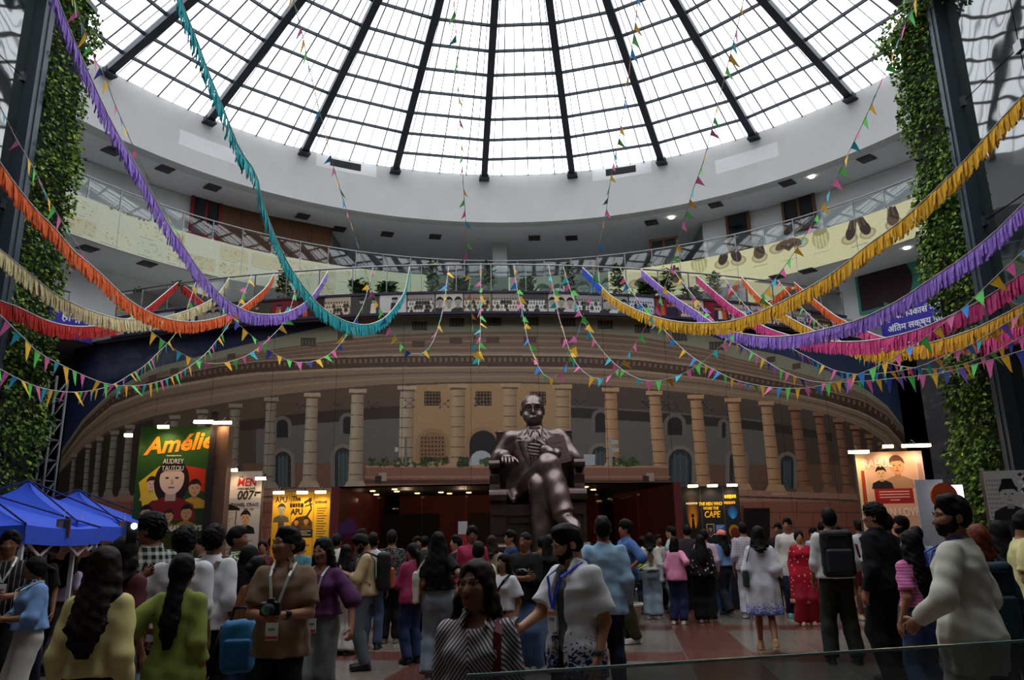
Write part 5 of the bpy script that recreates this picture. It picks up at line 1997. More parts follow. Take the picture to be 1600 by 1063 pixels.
for s in (-1, 1):
    b = MB()
    b.box((s * .30, -.06, .70), (.078, .60, .035)).box((s * .30, -.06, .722), (.066, .59, .016))
    b.tube([(s * .262, -.36, .695), (s * .338, -.36, .695)], .03, 12)
    b.prism([(-.30, .69), (-.25, .69), (-.262, .62), (-.24, .56), (-.255, .50), (-.33, .50), (-.318, .56), (-.335, .62)], .07,
            Matrix.Translation((s * .30 - .035, 0, 0)) @ Matrix.Rotation(-PI / 2, 4, 'Z') @ Matrix.Diagonal((-1, 1, 1, 1)))
    b.box((s * .30, .2, .60), (.06, .06, .2))
    part('armrest', b)
    b = MB()
    b.box((s * .275, -.09, .25), (.11, .68, .46)).tube([(s * .275, -.43, .475), (s * .275, .24, .475)], .055, 14)
    b.tube([(s * .215, -.425, .475), (s * .335, -.425, .475)], .045, 14)
    b.box((s * .275, -.435, .35), (.085, .012, .012)).box((s * .275, -.435, .22), (.085, .012, .012))
    b.box((s * .235, -.435, .285), (.010, .012, .13)).box((s * .315, -.435, .285), (.010, .012, .13))
    b.box((s * .275, -.10, .03), (.14, .74, .06)).tube([(s * .205, -.44, .125), (s * .345, -.44, .125)], .032, 12)
    part('side_block', b)
# ================================================================== GARLANDS AND BUNTING
def smooth_px(pts, n=10):
    """Catmull-Rom through photo points."""
    P = [np.array(p, float) for p in pts]
    P = [2 * P[0] - P[1]] + P + [2 * P[-1] - P[-2]]
    out = []
    for i in range(1, len(P) - 2):
        for k in range(n):
            t = k / n
            out.append(.5 * ((2 * P[i]) + (-P[i - 1] + P[i + 1]) * t + (2 * P[i - 1] - 5 * P[i] + 4 * P[i + 1] - P[i + 2]) * t * t + (-P[i - 1] + 3 * P[i] - 3 * P[i + 1] + P[i + 2]) * t ** 3))
    out.append(P[-2])
    return out
def hang(pts, D1, mode='plane'):
    """photo course of a string -> space: from its knot on the balcony rail to a far end at distance D1, in one upright plane."""
    px = smooth_px(pts)
    r0 = ray(*px[0])
    p0 = on_cyl(px[0][0], px[0][1], DC, DR + .02, far=False)
    s0 = (Z1R + .02 - EYE) / r0[2]
    p0 = Vector((p0.x, p0.y, p0.z))
    p1 = at_dist(px[-1][0], px[-1][1], D1)
    d = Vector((p1.x - p0.x, p1.y - p0.y, 0))
    n = Vector((-d.y, d.x, 0)).normalized()
    c = n.dot(Vector((p0.x, p0.y, 0)))
    seg = [0.0]
    for a, b_ in zip(px, px[1:]):
        seg.append(seg[-1] + float(np.linalg.norm(b_ - a)))
    out, last = [], 0.0
    for q, t in zip(px, seg):
        x, y, z = ray(*q)
        f = t / seg[-1]
        if mode == 'plane':
            den = n.x * x + n.y * y
            s = c / den if abs(den) > 1e-6 else p0.y
            D = s * y
            lo, hi = D1 - .2, p0.y + .1
            D = min(max(D, lo), hi)
        else:
            D = p0.y + (D1 - p0.y) * f
        out.append(Vector((x * D / y, D, EYE + z * D / y)))
    # beyond the frame it runs straight on to the side block or up to the skylight ring, where it is tied
    d = (out[-1] - out[-6]).normalized()
    n0 = len(out)
    run = [18.0]
    if abs(d.x) > 1e-3:
        run.append(((7.15 if d.x > 0 else -7.95) - out[-1].x) / d.x)
    if d.z > 1e-3:
        run.append((16.0 - out[-1].z) / d.z)
    e = out[-1]
    run = max(min(run), 0)
    out += [e + d * run * k / 12 for k in range(1, 13)] if run > .05 else []
    # even out in space
    L = [0.0]
    for a, b_ in zip(out, out[1:]):
        L.append(L[-1] + (b_ - a).length)
    global FRAC
    FRAC = L[n0 - 1] / L[-1]
    return out, L
def walk(out, L, step):
    n = max(2, int(L[-1] / step))
    res, j = [], 0
    for k in range(n + 1):
        t = L[-1] * k / n
        while j < len(L) - 2 and L[j + 1] < t:
            j += 1
        f = (t - L[j]) / max(L[j + 1] - L[j], 1e-9)
        res.append(out[j].lerp(out[j + 1], min(max(f, 0), 1)))
    return res
cordm = mat('white_cord', (214, 212, 206), .8)
PAPER = dict(teal=(40, 178, 186), purple=(160, 122, 222), orange=(244, 106, 44), cream=(226, 212, 158), red=(205, 36, 30), blue=(40, 96, 214), yellow=(232, 172, 36), pink=(226, 72, 140))
def paper(c):
    m = mat('paper_' + c, PAPER[c], .75, var=.12, scale=14)
    nt = m.node_tree
    b = nt.nodes['Principled BSDF']
    b.inputs['Subsurface Weight'].default_value = 0
    return m
def garland(label, pts, D1, cols, drop=.25, mode='plane', seed=1):
    out, L = hang(pts, D1, mode)
    fr = FRAC
    p = walk(out, L, .25)
    r = thing('fringe_garland', label, 'garland', p[0], 0, 'paper fringe garlands')
    o = p[0]
    b = MB()
    b.tube([q - o for q in p], .012, 5)
    b.build('cord', cordm, r, True)
    w = walk(out, L, .034)
    rr = np.random.RandomState(seed)
    b = MB()
    N = len(w) - 1
    for layer in range(2):
        for i in range(N):
            f = i / N
            ci = 0
            while ci < len(cols) - 1 and f > cols[ci][1] * fr:
                ci += 1
            t = (w[i + 1] - w[i])
            tn = t.normalized()
            a = w[i] - o
            e = a + t * rr.uniform(1.0, 1.35)
            sd = Vector((-tn.y, tn.x, 0))
            sd = sd.normalized() if sd.length > 1e-3 else Vector((1, 0, 0))
            ln = drop * (rr.uniform(.84, 1.06) if rr.rand() < .85 else rr.uniform(.5, .8))
            off = sd * (rr.uniform(-.01, .03) * (1 if layer else -1))
            dn = Vector((rr.uniform(-.06, .06), rr.uniform(-.06, .06), -1))
            m1, m2 = a + dn * ln * .5 + off, e + dn * ln * .5 + off
            off2 = off * rr.uniform(.2, 2.0) + Vector((tn.x, tn.y, 0)) * rr.uniform(-.012, .012)
            z1, z2 = a + dn * ln + off2, e + dn * ln * rr.uniform(.94, 1.02) + off2
            b.add([a, e, m2, m1, z2, z1], [(0, 1, 2, 3), (3, 2, 4, 5)], ci)
    b.build('fringe', [paper(c) for c, _ in cols], r)
    return r
garland('turquoise fringe garland sweeping up to the top left of the dome', [(640, 417), (632, 455), (620, 475), (600, 497), (575, 507), (550, 505), (525, 495), (500, 478), (480, 455), (455, 420), (430, 370), (410, 315), (400, 271), (375, 234), (350, 172), (327, 116), (305, 56), (288, 14), (270, -40)], 8.5, [('teal', 1)], seed=1)
garland('purple fringe garland on the left rising past the left creeper', [(512, 424), (500, 445), (485, 465), (465, 480), (440, 490), (410, 491), (385, 486), (360, 473), (340, 456), (310, 420), (290, 390), (265, 355), (245, 318), (226, 282), (198, 234), (169, 181), (147, 133), (124, 82), (107, 42), (93, 6), (70, -50)], 8.0, [('purple', 1)], seed=2)
garland('orange fringe garland on the left below the purple one', [(428, 428), (417, 447), (400, 463), (367, 486), (325, 500), (282, 502), (240, 491), (198, 466), (150, 421), (113, 390), (85, 356), (56, 328), (18, 280), (-20, 225)], 9.0, [('orange', 1)], seed=3)
garland('cream fringe garland between the orange and the red ones', [(358, 434), (339, 461), (311, 478), (268, 493), (240, 498), (198, 499), (169, 494), (127, 480), (85, 458), (42, 424), (0, 390), (-25, 372)], 9.5, [('cream', 1)], seed=4)
garland('red fringe garland crossing the left purple banner', [(278, 441), (254, 461), (231, 480), (209, 494), (181, 506), (141, 510), (107, 509), (71, 500), (28, 480), (0, 470), (-30, 455)], 10.0, [('red', 1)], seed=5)
garland('long yellow fringe garland with a blue first stretch by the rail', [(910, 418), (930, 437), (947, 455), (962, 467), (990, 482), (1020, 494), (1060, 503), (1100, 505), (1140, 502), (1180, 490), (1200, 482), (1251, 456), (1302, 426), (1353, 385), (1403, 349), (1437, 319), (1471, 287), (1510, 248), (1567, 183), (1600, 148), (1650, 92)], 8.0, [('blue', .10), ('yellow', 1)], seed=6)
garland('purple fringe garland on the right below the long yellow one', [(1002, 421), (1030, 445), (1060, 468), (1085, 484), (1112, 503), (1145, 518), (1200, 526), (1240, 524), (1268, 519), (1320, 506), (1353, 495), (1403, 470), (1444, 443), (1505, 402), (1556, 361), (1600, 317), (1640, 282)], 8.5, [('purple', 1)], seed=7)
garland('pink fringe garland on the right directly below the purple one', [(1087, 430), (1110, 450), (1140, 475), (1165, 492), (1190, 508), (1220, 520), (1260, 530), (1312, 534), (1369, 531), (1437, 514), (1488, 492), (1539, 466), (1600, 426), (1640, 400)], 9.0, [('pink', 1)], seed=8)
garland('yellow fringe garland with an orange first stretch, low on the right', [(1159, 433), (1184, 461), (1200, 473), (1227, 492), (1265, 513), (1302, 529), (1340, 542), (1380, 546), (1430, 540), (1471, 531), (1522, 514), (1566, 493), (1600, 475), (1640, 452)], 9.4, [('orange', .14), ('yellow', 1)], seed=9)
garland('lowest pink fringe garland on the right with an orange first stretch', [(1241, 441), (1285, 478), (1312, 497), (1353, 517), (1380, 527), (1420, 535), (1460, 538), (1500, 535), (1539, 529), (1573, 517), (1600, 505), (1640, 490)], 9.8, [('orange', .38), ('pink', 1)], seed=10)

FLAG = dict(green=(96, 210, 96), yellow=(244, 190, 50), teal=(40, 180, 196), pink=(234, 110, 170), blue=(56, 150, 232), navy=(52, 58, 150), purple=(150, 104, 216))
def flag_mesh(c, k):
    rr = random.Random(k * 7 + len(c))
    b = MB()
    h, w = .27 + rr.uniform(-.03, .03), .095
    by = rr.uniform(-.05, .05)
    b.add([(-w, 0, 0), (w, 0, 0), (w * .62, by * .5, -h * .4), (-w * .55, by * .6, -h * .4), (w * .2 + rr.uniform(-.02, .02), by, -h * .8), (-w * .25, by * 1.2, -h * .78), (rr.uniform(-.02, .02), by * 1.6, -h)],
          [(0, 1, 2, 3), (3, 2, 4, 5), (5, 4, 6)])
    return b.mesh('pennant', mat('flag_' + c, FLAG[c], .7, var=.1, scale=12))
FM = {(c, k): flag_mesh(c, k) for c in FLAG for k in range(3)}
def bunting(label, pts, D1, cols=('green', 'yellow', 'teal', 'pink'), mode='plane', step=.265, size=.84, seed=0):
    out, L = hang(pts, D1, mode)
    p = walk(out, L, .3)
    r = thing('pennant_bunting', label, 'bunting', p[0], 0, 'strings of small coloured pennants')
    b = MB()
    b.tube([q - p[0] for q in p], .007, 4)
    b.build('string', cordm, r, True)
    w = walk(out, L, step)
    rr = random.Random(seed)
    for i in range(1, len(w) - 1):
        if rr.random() < .05:
            continue
        x = (w[i + 1] - w[i - 1]).normalized()
        dn = Vector((rr.uniform(-.12, .12), rr.uniform(-.12, .12), -1))
        if abs(x.z) > .62:                                  # on steep stretches the pennants stand off to one side
            hd = Vector(((1 if (i // 2) % 2 else -1) * rr.uniform(.25, .9), rr.choice((-1, 1)) * rr.uniform(.4, 1), 0)).normalized()
            x = (hd * rr.uniform(.6, 1.0) + x * (.8 if x.z < 0 else -.8)).normalized()
            dn = Vector((rr.uniform(-.3, .3), rr.uniform(-.3, .3), -1))
        dn = dn - x * dn.dot(x) * (.75 if abs(x.z) < .8 else .9)
        z = -(dn - x * dn.dot(x)).normalized()
        y = z.cross(x)
        M = Matrix((x, y, z)).transposed() @ Matrix.Rotation(rr.uniform(-.5, .5), 3, 'X') @ Matrix.Rotation(rr.uniform(-.12, .12), 3, 'Y')
        o = link('pennant', FM[(cols[i % len(cols)], rr.randrange(3))], r)
        s = size * rr.uniform(.85, 1.1)
        o.matrix_local = Matrix.Translation(w[i] - p[0]) @ (M * s).to_4x4()
    return r
C1, C2, C3 = ('green', 'yellow', 'teal', 'pink'), ('navy', 'pink', 'green', 'yellow'), ('green', 'yellow', 'pink', 'blue')
bunting('bunting right of the statue head climbing steeply to the dome top', [(803, 414), (806, 440), (815, 483), (824, 528), (831, 549), (845, 580), (859, 592), (873, 586), (887, 566), (899, 532), (909, 500), (916, 476), (924, 449), (934, 396), (940, 362), (947, 331), (954, 280), (962, 240), (969, 209), (975, 167), (981, 133), (985, 93), (990, 56), (995, 17), (997, -30)], 9.5, C3, 'lerp', seed=1)
bunting('bunting from the middle rail whose right arm climbs past the hand pictures', [(857, 415), (864, 450), (872, 490), (881, 521), (892, 553), (904, 573), (921, 588), (937, 593), (952, 588), (969, 573), (985, 549), (1008, 512), (1026, 478), (1045, 430), (1058, 380), (1071, 336), (1085, 290), (1100, 250), (1120, 170), (1140, 90), (1155, 30), (1170, -40)], 8.6, C1, 'lerp', seed=2)
bunting('long bunting rising to the top of the right creeper', [(880, 416), (890, 450), (905, 486), (927, 529), (947, 555), (967, 574), (992, 590), (1017, 596), (1046, 592), (1071, 582), (1099, 565), (1125, 542), (1153, 515), (1180, 485), (1200, 450), (1227, 415), (1263, 360), (1291, 308), (1313, 265), (1347, 195), (1364, 158), (1383, 113), (1403, 65), (1423, 17), (1440, -30)], 8.4, C1, 'lerp', seed=3)
bunting('bunting that dips lowest on the right and ends beyond the right block', [(969, 418), (981, 446), (995, 466), (1012, 489), (1040, 518), (1062, 541), (1082, 558), (1105, 572), (1147, 593), (1195, 604), (1235, 607), (1263, 606), (1302, 598), (1331, 589), (1365, 575), (1396, 560), (1421, 544), (1453, 522), (1491, 492), (1519, 470), (1539, 449), (1576, 414), (1600, 392), (1640, 352)], 8.6, C3, 'plane', seed=4)
bunting('bunting crossing the right creeper just below the pink garlands', [(1054, 425), (1063, 437), (1082, 461), (1099, 483), (1113, 499), (1135, 523), (1156, 539), (1187, 558), (1223, 580), (1257, 593), (1291, 598), (1346, 596), (1390, 592), (1430, 588), (1471, 583), (1512, 573), (1553, 561), (1600, 547), (1640, 535)], 9.2, ('green', 'pink', 'yellow', 'navy', 'purple'), 'plane', seed=5)
bunting('bunting with purple flags from the right end of the balcony rail', [(1130, 431), (1136, 441), (1150, 461), (1167, 480), (1200, 515), (1230, 540), (1268, 561), (1302, 578), (1340, 585), (1380, 583), (1420, 577), (1450, 568), (1471, 558), (1498, 548), (1532, 531), (1553, 517), (1600, 488), (1640, 462)], 9.2, ('teal', 'yellow', 'purple', 'pink', 'blue'), 'plane', seed=6)
bunting('rightmost bunting hung from the far right of the balcony rail', [(1215, 438), (1250, 478), (1290, 515), (1336, 549), (1356, 557), (1383, 566), (1417, 574), (1451, 577), (1481, 574), (1515, 566), (1555, 549), (1600, 524), (1640, 500)], 9.4, C2, 'plane', seed=7)
bunting('bunting hanging straight down the middle of the mural', [(751, 413), (751, 450), (751, 490), (750, 530), (748, 560), (747, 577), (743, 555), (741, 532), (737, 492), (734, 449), (731, 400), (728, 350), (724, 290), (721, 230), (717, 150), (713, 70), (709, -20)], 9.5, C1, 'lerp', seed=8)
bunting('bunting left of the middle whose left arm climbs to the dome', [(701, 417), (695, 466), (688, 500), (679, 528), (668, 547), (651, 555), (637, 548), (623, 534), (610, 514), (599, 492), (586, 466), (576, 441), (567, 410), (561, 390), (554, 366), (544, 336), (535, 308), (524, 271), (514, 234), (506, 198), (497, 167), (490, 133), (480, 93), (472, 51), (461, 11), (450, -40)], 9.0, C3, 'lerp', seed=9)
bunting('bunting that crosses under the purple garland and climbs beside the left creeper', [(583, 418), (575, 452), (567, 478), (555, 500), (544, 520), (530, 540), (513, 555), (493, 564), (471, 567), (448, 562), (428, 552), (411, 540), (395, 526), (375, 509), (353, 486), (325, 449), (296, 404), (282, 373), (260, 336), (240, 305), (223, 260), (209, 231), (195, 198), (181, 167), (164, 121), (150, 96), (135, 56), (124, 25), (110, -20)], 8.2, C2, 'lerp', seed=10)
bunting('bunting climbing across the left creeper beside the orange garland', [(468, 425), (462, 450), (455, 478), (444, 503), (433, 517), (410, 539), (387, 555), (356, 566), (325, 568), (300, 560), (275, 548), (260, 536), (241, 522), (217, 500), (183, 463), (167, 446), (141, 413), (124, 387), (110, 367), (96, 345), (82, 322), (65, 290), (54, 265), (37, 237), (21, 209), (6, 178), (-20, 130)], 8.2, C1, 'lerp', seed=11)
bunting('upper of the two low buntings on the left', [(393, 430), (385, 450), (372, 478), (359, 505), (342, 528), (323, 551), (303, 568), (280, 583), (258, 593), (229, 601), (201, 603), (173, 601), (145, 593), (116, 580), (85, 565), (56, 548), (37, 528), (17, 509), (0, 492), (-25, 468)], 9.0, C1, 'plane', seed=12)
bunting('lowest bunting on the left above the blue canopies', [(306, 441), (300, 460), (290, 490), (279, 514), (263, 535), (243, 555), (224, 573), (201, 587), (181, 599), (159, 607), (139, 611), (116, 613), (88, 611), (56, 604), (28, 592), (0, 577), (-25, 565)], 9.4, C1, 'plane', seed=13)

# ================================================================== PLANTS ALONG THE BALCONY AND ON THE FLOOR
potw = mat('white_pot', (200, 200, 196), .5)
def leaf_clump(b, c, n, size, spread, up, rr, blade=False):
    for _ in range(n):
        a = rr.uniform(0, 2 * PI)
        e = rr.uniform(.1, 1.0)
        d = Vector((math.cos(a) * spread, math.sin(a) * spread, up * rr.uniform(.2, 1))).normalized()
        p = Vector(c) + Vector((rr.uniform(-1, 1), rr.uniform(-1, 1), rr.uniform(-.6, 1))) * (0 if blade else size * .9)
        s = size * rr.uniform(.6, 1.1)
        w = d.cross(Vector((0, 0, 1)))
        w = (w.normalized() if w.length > 1e-3 else Vector((1, 0, 0))) * s * (.07 if blade else .28)
        m = p + d * s * .55 + Vector((0, 0, s * .05))
        t = p + d * s + Vector((0, 0, -s * (.25 if blade else .1)))
        b.add([p - w * .3, p + w * .3, m + w, m - w, t], [(0, 1, 2, 3), (3, 2, 4)], rr.randrange(3))
def potted(name, label, loc, pot, h, style, seed, group=None):
    r = thing(name, label, 'plant', loc, 0, group)
    rr = random.Random(seed)
    b = MB()
    b.lathe([(pot * .72, 0), (pot, pot * 1.1), (pot * 1.06, pot * 1.1), (pot * 1.06, pot * 1.25), (pot * .9, pot * 1.25), (pot * .86, pot * 1.12)], (0, 0, 0), 16)
    b.build('pot', potw, r, True)
    b = MB()
    if style == 'tree':
        b.tube([(0, 0, pot), (.02, 0, h * .5), (0, .02, h * .9)], [.014, .012, .006], 6)
        b.build('stem', mat('bark', (84, 66, 50), .9), r, True)
        b = MB()
        for z in np.linspace(.35, 1, 7):
            leaf_clump(b, (rr.uniform(-.05, .05), rr.uniform(-.05, .05), h * z), 34, .17 * (1.2 - .4 * z), 1, .6, rr)
    elif style == 'bush':
        for _ in range(8):
            leaf_clump(b, (rr.uniform(-.1, .1), rr.uniform(-.1, .1), pot * 1.2 + rr.uniform(0, h * .5)), 30, .2, 1, .9, rr)
    else:
        leaf_clump(b, (0, 0, pot * 1.1), 46, h, .42, 1.5, rr, True)
    b.build('foliage', [leafm[0], leafm[1] if style == 'blade' else leafm[2], leafm[2]], r)
    return r
for k, (px, st, lb) in enumerate(((222, 'tree', 'slender potted tree at the left end of the balcony rail'), (280, 'tree', 'potted tree near the red garland knot on the balcony'), (445, 'tree', 'potted tree on the balcony between the orange and purple knots'),
                                  (565, 'bush', 'leafy bush in a white pot left of the turquoise knot'), (607, 'bush', 'low bush just left of the turquoise garland knot'), (675, 'tree', 'potted tree on the balcony right of the turquoise knot'), (721, 'bush', 'yellowish bush on the balcony above the long photo row'),
                                  (762, 'tree', 'potted tree at the middle of the balcony rail'), (822, 'bush', 'fern-like bush right of the balcony middle'), (890, 'tree', 'tall potted plant left of the blue garland knot'), (966, 'tree', 'dark potted tree right of the blue garland knot'),
                                  (1008, 'bush', 'low bush beside the right purple knot'), (1041, 'tree', 'dark slender potted tree before the cream hand panel'), (1080, 'bush', 'small bush left of the pink knot'), (1115, 'tree', 'potted tree between the pink and orange knots'),
                                  (1158, 'bush', 'small bush under the orange knot on the right'), (1210, 'bush', 'bush near the right end of the balcony'), (1285, 'tree', 'potted plant at the far right end of the balcony'))):
    a, z = drum_px(px, 440, DR - .45)
    x, y = drum(a, DR - .45)
    potted('potted_plant', lb, (x, y, Z1P - .06), .13, .95 if st == 'tree' else .5, st, k, 'potted plants along the balcony')
for px, dist, h, lb in ((706, 14.7, 1.1, 'spiky green plant left of the statue plinth'), (764, 14.7, 1.0, 'spiky plant before the statue plinth'), (916, 14.7, 1.1, 'spiky plant right of the statue plinth'), (970, 14.9, 1.0, 'spiky plant behind the man in blue polo shirt')):
    q = at_dist(px, 860, dist)
    potted('spiky_plant', lb, (q.x, dist, 0), .34, h * 1.15, 'blade', int(px))
q = on_floor(1000, 948)
potted('floor_plant', 'bushy green plant in a round white pot on the floor behind the olive trousers', q, .34, .75, 'bush', 77)
q = on_floor(112, 960)

# ================================================================== DISPLAY BOARDS
frame_m = mat('board_frame', (60, 58, 60), .5)
warm = lamp_mat('warm_lamp_glow', (255, 214, 150), 26.0)
warm_hi = lamp_mat('white_lamp_glow', (255, 236, 200), 30.0)
def floodlight(parent, x, y, z, w=.16, power=14, aim=None):
    b = MB()
    b.box((x, y, z), (w, .03, .06))
    b.tube([(x, y + .01, z + .02), (x, y + .16, z + .1), (x, y + .3, z + .02)], .012, 6)
    o = b.build('floodlight', frame_m, parent)
    g = MB()
    g.box((x, y - .02, z - .012), (w * .94, .012, .045)).box((x, y + .0, z - .034), (w * .9, .028, .008))
    g.build('lamp_glass', warm, o)
    l = bpy.data.lights.new('floodlight_beam', 'SPOT')
    l.energy = power
    l.color = (1, .74, .42)
    l.spot_size = rad(120)
    l.spot_blend = .8
    l.shadow_soft_size = .05
    lo = bpy.data.objects.new('floodlight_beam', l)
    COL.objects.link(lo)
    lo.parent = parent
    lo.location = (x, y - .04, z - .05)
    lo.rotation_euler = (rad(28), 0, 0)
def ink(c, k=None):
    return mat('ink_%d_%d_%d' % c, c, .6, var=.03)
def board(label, px0, px1, pytop, D, cv, key, rz=0.0, depth=.12, side=None, gain=1.0):
    a, c = at_dist(px0, pytop, D), at_dist(px1, pytop, D)
    w = (c.x - a.x)
    h = (a.z + c.z) / 2
    r = thing('display_board', label, 'display board', ((a.x + c.x) / 2, D, 0), rz)
    m = cv.material(key, .55, .25, gain)
    sheet('printed_face', w, h, depth, m, side or frame_m, r)
    return r, w, h
skinc = (205, 160, 128)
def worn_line(parent, x, z, w, h, c, n=7, seed=1):          # a line of print too small or blurred to read
    rr = random.Random(seed)
    b = MB()
    u = -w / 2
    while u < w / 2 - w / n * .4:
        k = w / n * rr.uniform(.5, .95)
        b.box((x + u + k / 2, -.005, z + rr.uniform(-.06, .06) * h), (k, .003, h * rr.uniform(.75, 1)))
        u += k + w / n * .16
    b.build('print_line', ink(c), parent)
# green board: tall box with a plain painted portrait and small portraits on cards
cv = Canvas(300, 640, (38, 66, 22))
cv.ax = 1.42
for k in range(40):
    cv.rect(0, 640 - k * 16, 300, 640 - k * 16 + 16, (44 - k * .3, 84 - k * 1.0, 26 + k * .1))
cv.poly([(14, 470), (96, 520), (118, 440), (40, 392)], (226, 186, 30))
cv.poly([(196, 520), (288, 508), (290, 440), (206, 452)], (196, 50, 26))
cv.bust(68, 415, 76, (220, 180, 140), (40, 26, 22), (230, 190, 60))
cv.bust(248, 390, 92, (200, 150, 110), (44, 28, 22), (196, 150, 50))
cv.bust(150, 356, 190, (226, 190, 160), (36, 22, 20), (122, 32, 24), True)
cv.bust(56, 322, 84, (190, 140, 104), (24, 20, 20), (60, 66, 24))
cv.bust(150, 322, 70, (196, 150, 110), (48, 34, 20), (120, 96, 30))
cv.bust(222, 322, 84, (190, 140, 96), (30, 22, 16), (150, 120, 40))
cv.rect(0, 0, 300, 326, (52, 62, 24))
ab, w, h = board('tall green film board with orange script title and lamps', 222, 330, 667, 13.5, cv, 'green_film_print', rad(4), .5, mat('board_side_wood', (128, 96, 74), .5, var=.25, scale=3))
text('lettering', 'Amélie', .40, (.06, -.006, h - .30), (PI / 2, rad(-6), 0), ink((244, 150, 30)), ab, bold=.012, shear=.35)
worn_line(ab, 0, h - .50, .24, .022, (210, 200, 170), 9)
text('lettering', 'AUDREY\nTAUTOU', .12, (0, -.006, h - .66), (PI / 2, 0, 0), ink((226, 222, 206)), ab, sx=.75)
text('lettering', 'ER OF SMALL JOYS', .12, (.07, -.006, h - 1.72), (PI / 2, 0, 0), ink((206, 202, 180)), ab, bold=.006)
floodlight(ab, -w / 2 - .1, -.22, h - .16, .14, 5)
floodlight(ab, -.14, -.22, h - .02, .2, 16)
floodlight(ab, .52, -.22, h + .06, .34, 14)
floodlight(ab, .80, -.1, h + .06, .34, 10)
b = MB()
b.box((w / 2 + .06, -.06, h / 2 + .12), (.10, .1, h + .24))
b.build('corner_post', mat('dark_post', (44, 34, 32), .5), ab)
b = MB()
b.box((w / 2 + .21, .1, h / 2), (.2, .3, h))
b.build('side_panel', mat('side_wood', (96, 70, 58), .35, var=.35, scale=2.5), ab)
# white board with two suited figures
cv = Canvas(240, 600, (196, 190, 190))
cv.ax = 1.34
cv.rect(0, 458, 240, 500, (170, 166, 180))
cv.bust(40, 500, 66, skinc, (70, 50, 36), (24, 24, 28))
cv.poly([(10, 446), (20, 520), (60, 520), (84, 480), (140, 462), (140, 454), (70, 456), (60, 446)], (22, 22, 26))
cv.bust(170, 368, 90, skinc, (30, 24, 22), (20, 20, 24))
cv.line([(122, 400), (124, 452)], 5, (50, 50, 54))
for k in range(6):
    cv.rect(20, 446 - k * 8, 110 - (k % 3) * 14, 449 - k * 8, (150, 146, 150))
for k in range(8):
    cv.rect(24, 340 - k * 30, 210 - (k % 3) * 24, 346 - k * 30, (150, 146, 150))
mb_, w, h = board('white film board with a red heading and two suited men', 334, 411, 737, 14.3, cv, 'white_film_print', rad(-3))
for s, size, x, z, c, sh_ in (('THE', .06, .06, h - .10, (30, 30, 34), 0), ('MEN', .19, .17, h - .20, (176, 24, 30), .15), ('WHO BECAME', .055, .17, h - .31, (30, 30, 34), 0), ('007', .22, .15, h - .43, (24, 24, 28), .2), ('DANIEL CRAIG', .085, .16, h - .59, (30, 30, 36), 0), ('2006 - 2021', .045, .24, h - .67, (60, 60, 66), 0)):
    text('lettering', s, size, (x, -.005, z), (PI / 2, 0, 0), ink(c), mb_, bold=.004 if size > .1 else 0, shear=sh_, sx=.9)
b = MB()
b.beam((.33, -.006, h - .38), (.44, -.006, h - .38), .005, .03)
b.beam((.33, -.006, h - .41), (.35, -.006, h - .44), .005, .03)
b.build('pistol_mark', ink((24, 24, 28)), mb_)
for x in (-.40, .0, .50):
    floodlight(mb_, x, -.2, h + .02 if x < .4 else h - .14, .14 if x < .4 else .2, 7)
# yellow board in three leaves
cv = Canvas(330, 420, (214, 162, 40))
cv.ax = 1.8
cv.rect(0, 0, 108, 420, (200, 150, 40)); cv.rect(236, 0, 330, 420, (206, 160, 44))
cv.bust(52, 325, 62, (150, 140, 110), (40, 34, 26), (80, 76, 66)); cv.rect(36, 292, 70, 328, (70, 66, 58)); cv.rect(38, 262, 68, 294, (24, 22, 20))
cv.poly([(112, 322), (140, 340), (200, 346), (232, 324), (232, 300), (112, 300)], (70, 48, 20))
cv.line([(180, 385), (210, 394), (224, 366), (196, 340)], 8, (40, 28, 18)); cv.ell(214, 394, 10, 7, (36, 26, 18)); cv.line([(186, 374), (230, 382)], 4, (40, 28, 18))
cv.bust(140, 302, 36, (180, 130, 70), (30, 22, 16), (60, 40, 20)); cv.bust(196, 302, 40, (170, 120, 66), (30, 22, 16), (90, 60, 24))
cv.rect(108, 276, 236, 302, (26, 24, 22)); cv.rect(106, 0, 109, 420, (120, 90, 30)); cv.rect(235, 0, 238, 420, (120, 90, 30))
for k in range(22):
    cv.rect(256, 366 - k * 8, 312 - (k % 3) * 8, 369 - k * 8, (96, 70, 26))
for k in range(3):
    cv.rect(130, 296 - k * 6, 226 - (k % 2) * 20, 298 - k * 6, (196, 190, 170))
for k in range(12):
    cv.rect(126, 250 - k * 18, 220 - (k % 3) * 14, 255 - k * 18, (120, 90, 30))
yb_, w, h = board('yellow film board in three leaves with black figures', 428, 516, 769, 15.6, cv, 'yellow_film_print', rad(3))
for s, size, x, z, c in (('APU', .15, -.39, h - .15, (30, 24, 18)), ('The', .13, -.10, h - .13, (30, 24, 18)), ('APU', .15, -.08, h - .38, (30, 24, 18))):
    text('lettering', s, size, (x, -.005, z), (PI / 2, 0, 0), ink(c), yb_, bold=.004, sx=.8)
worn_line(yb_, -.09, h - .255, .26, .085, (30, 24, 18), 4, 3)
worn_line(yb_, .38, h - .20, .22, .05, (70, 46, 16), 5, 4)
for x in (-.40, .05, .40):
    floodlight(yb_, x, -.2, h - .01, .22, 12)
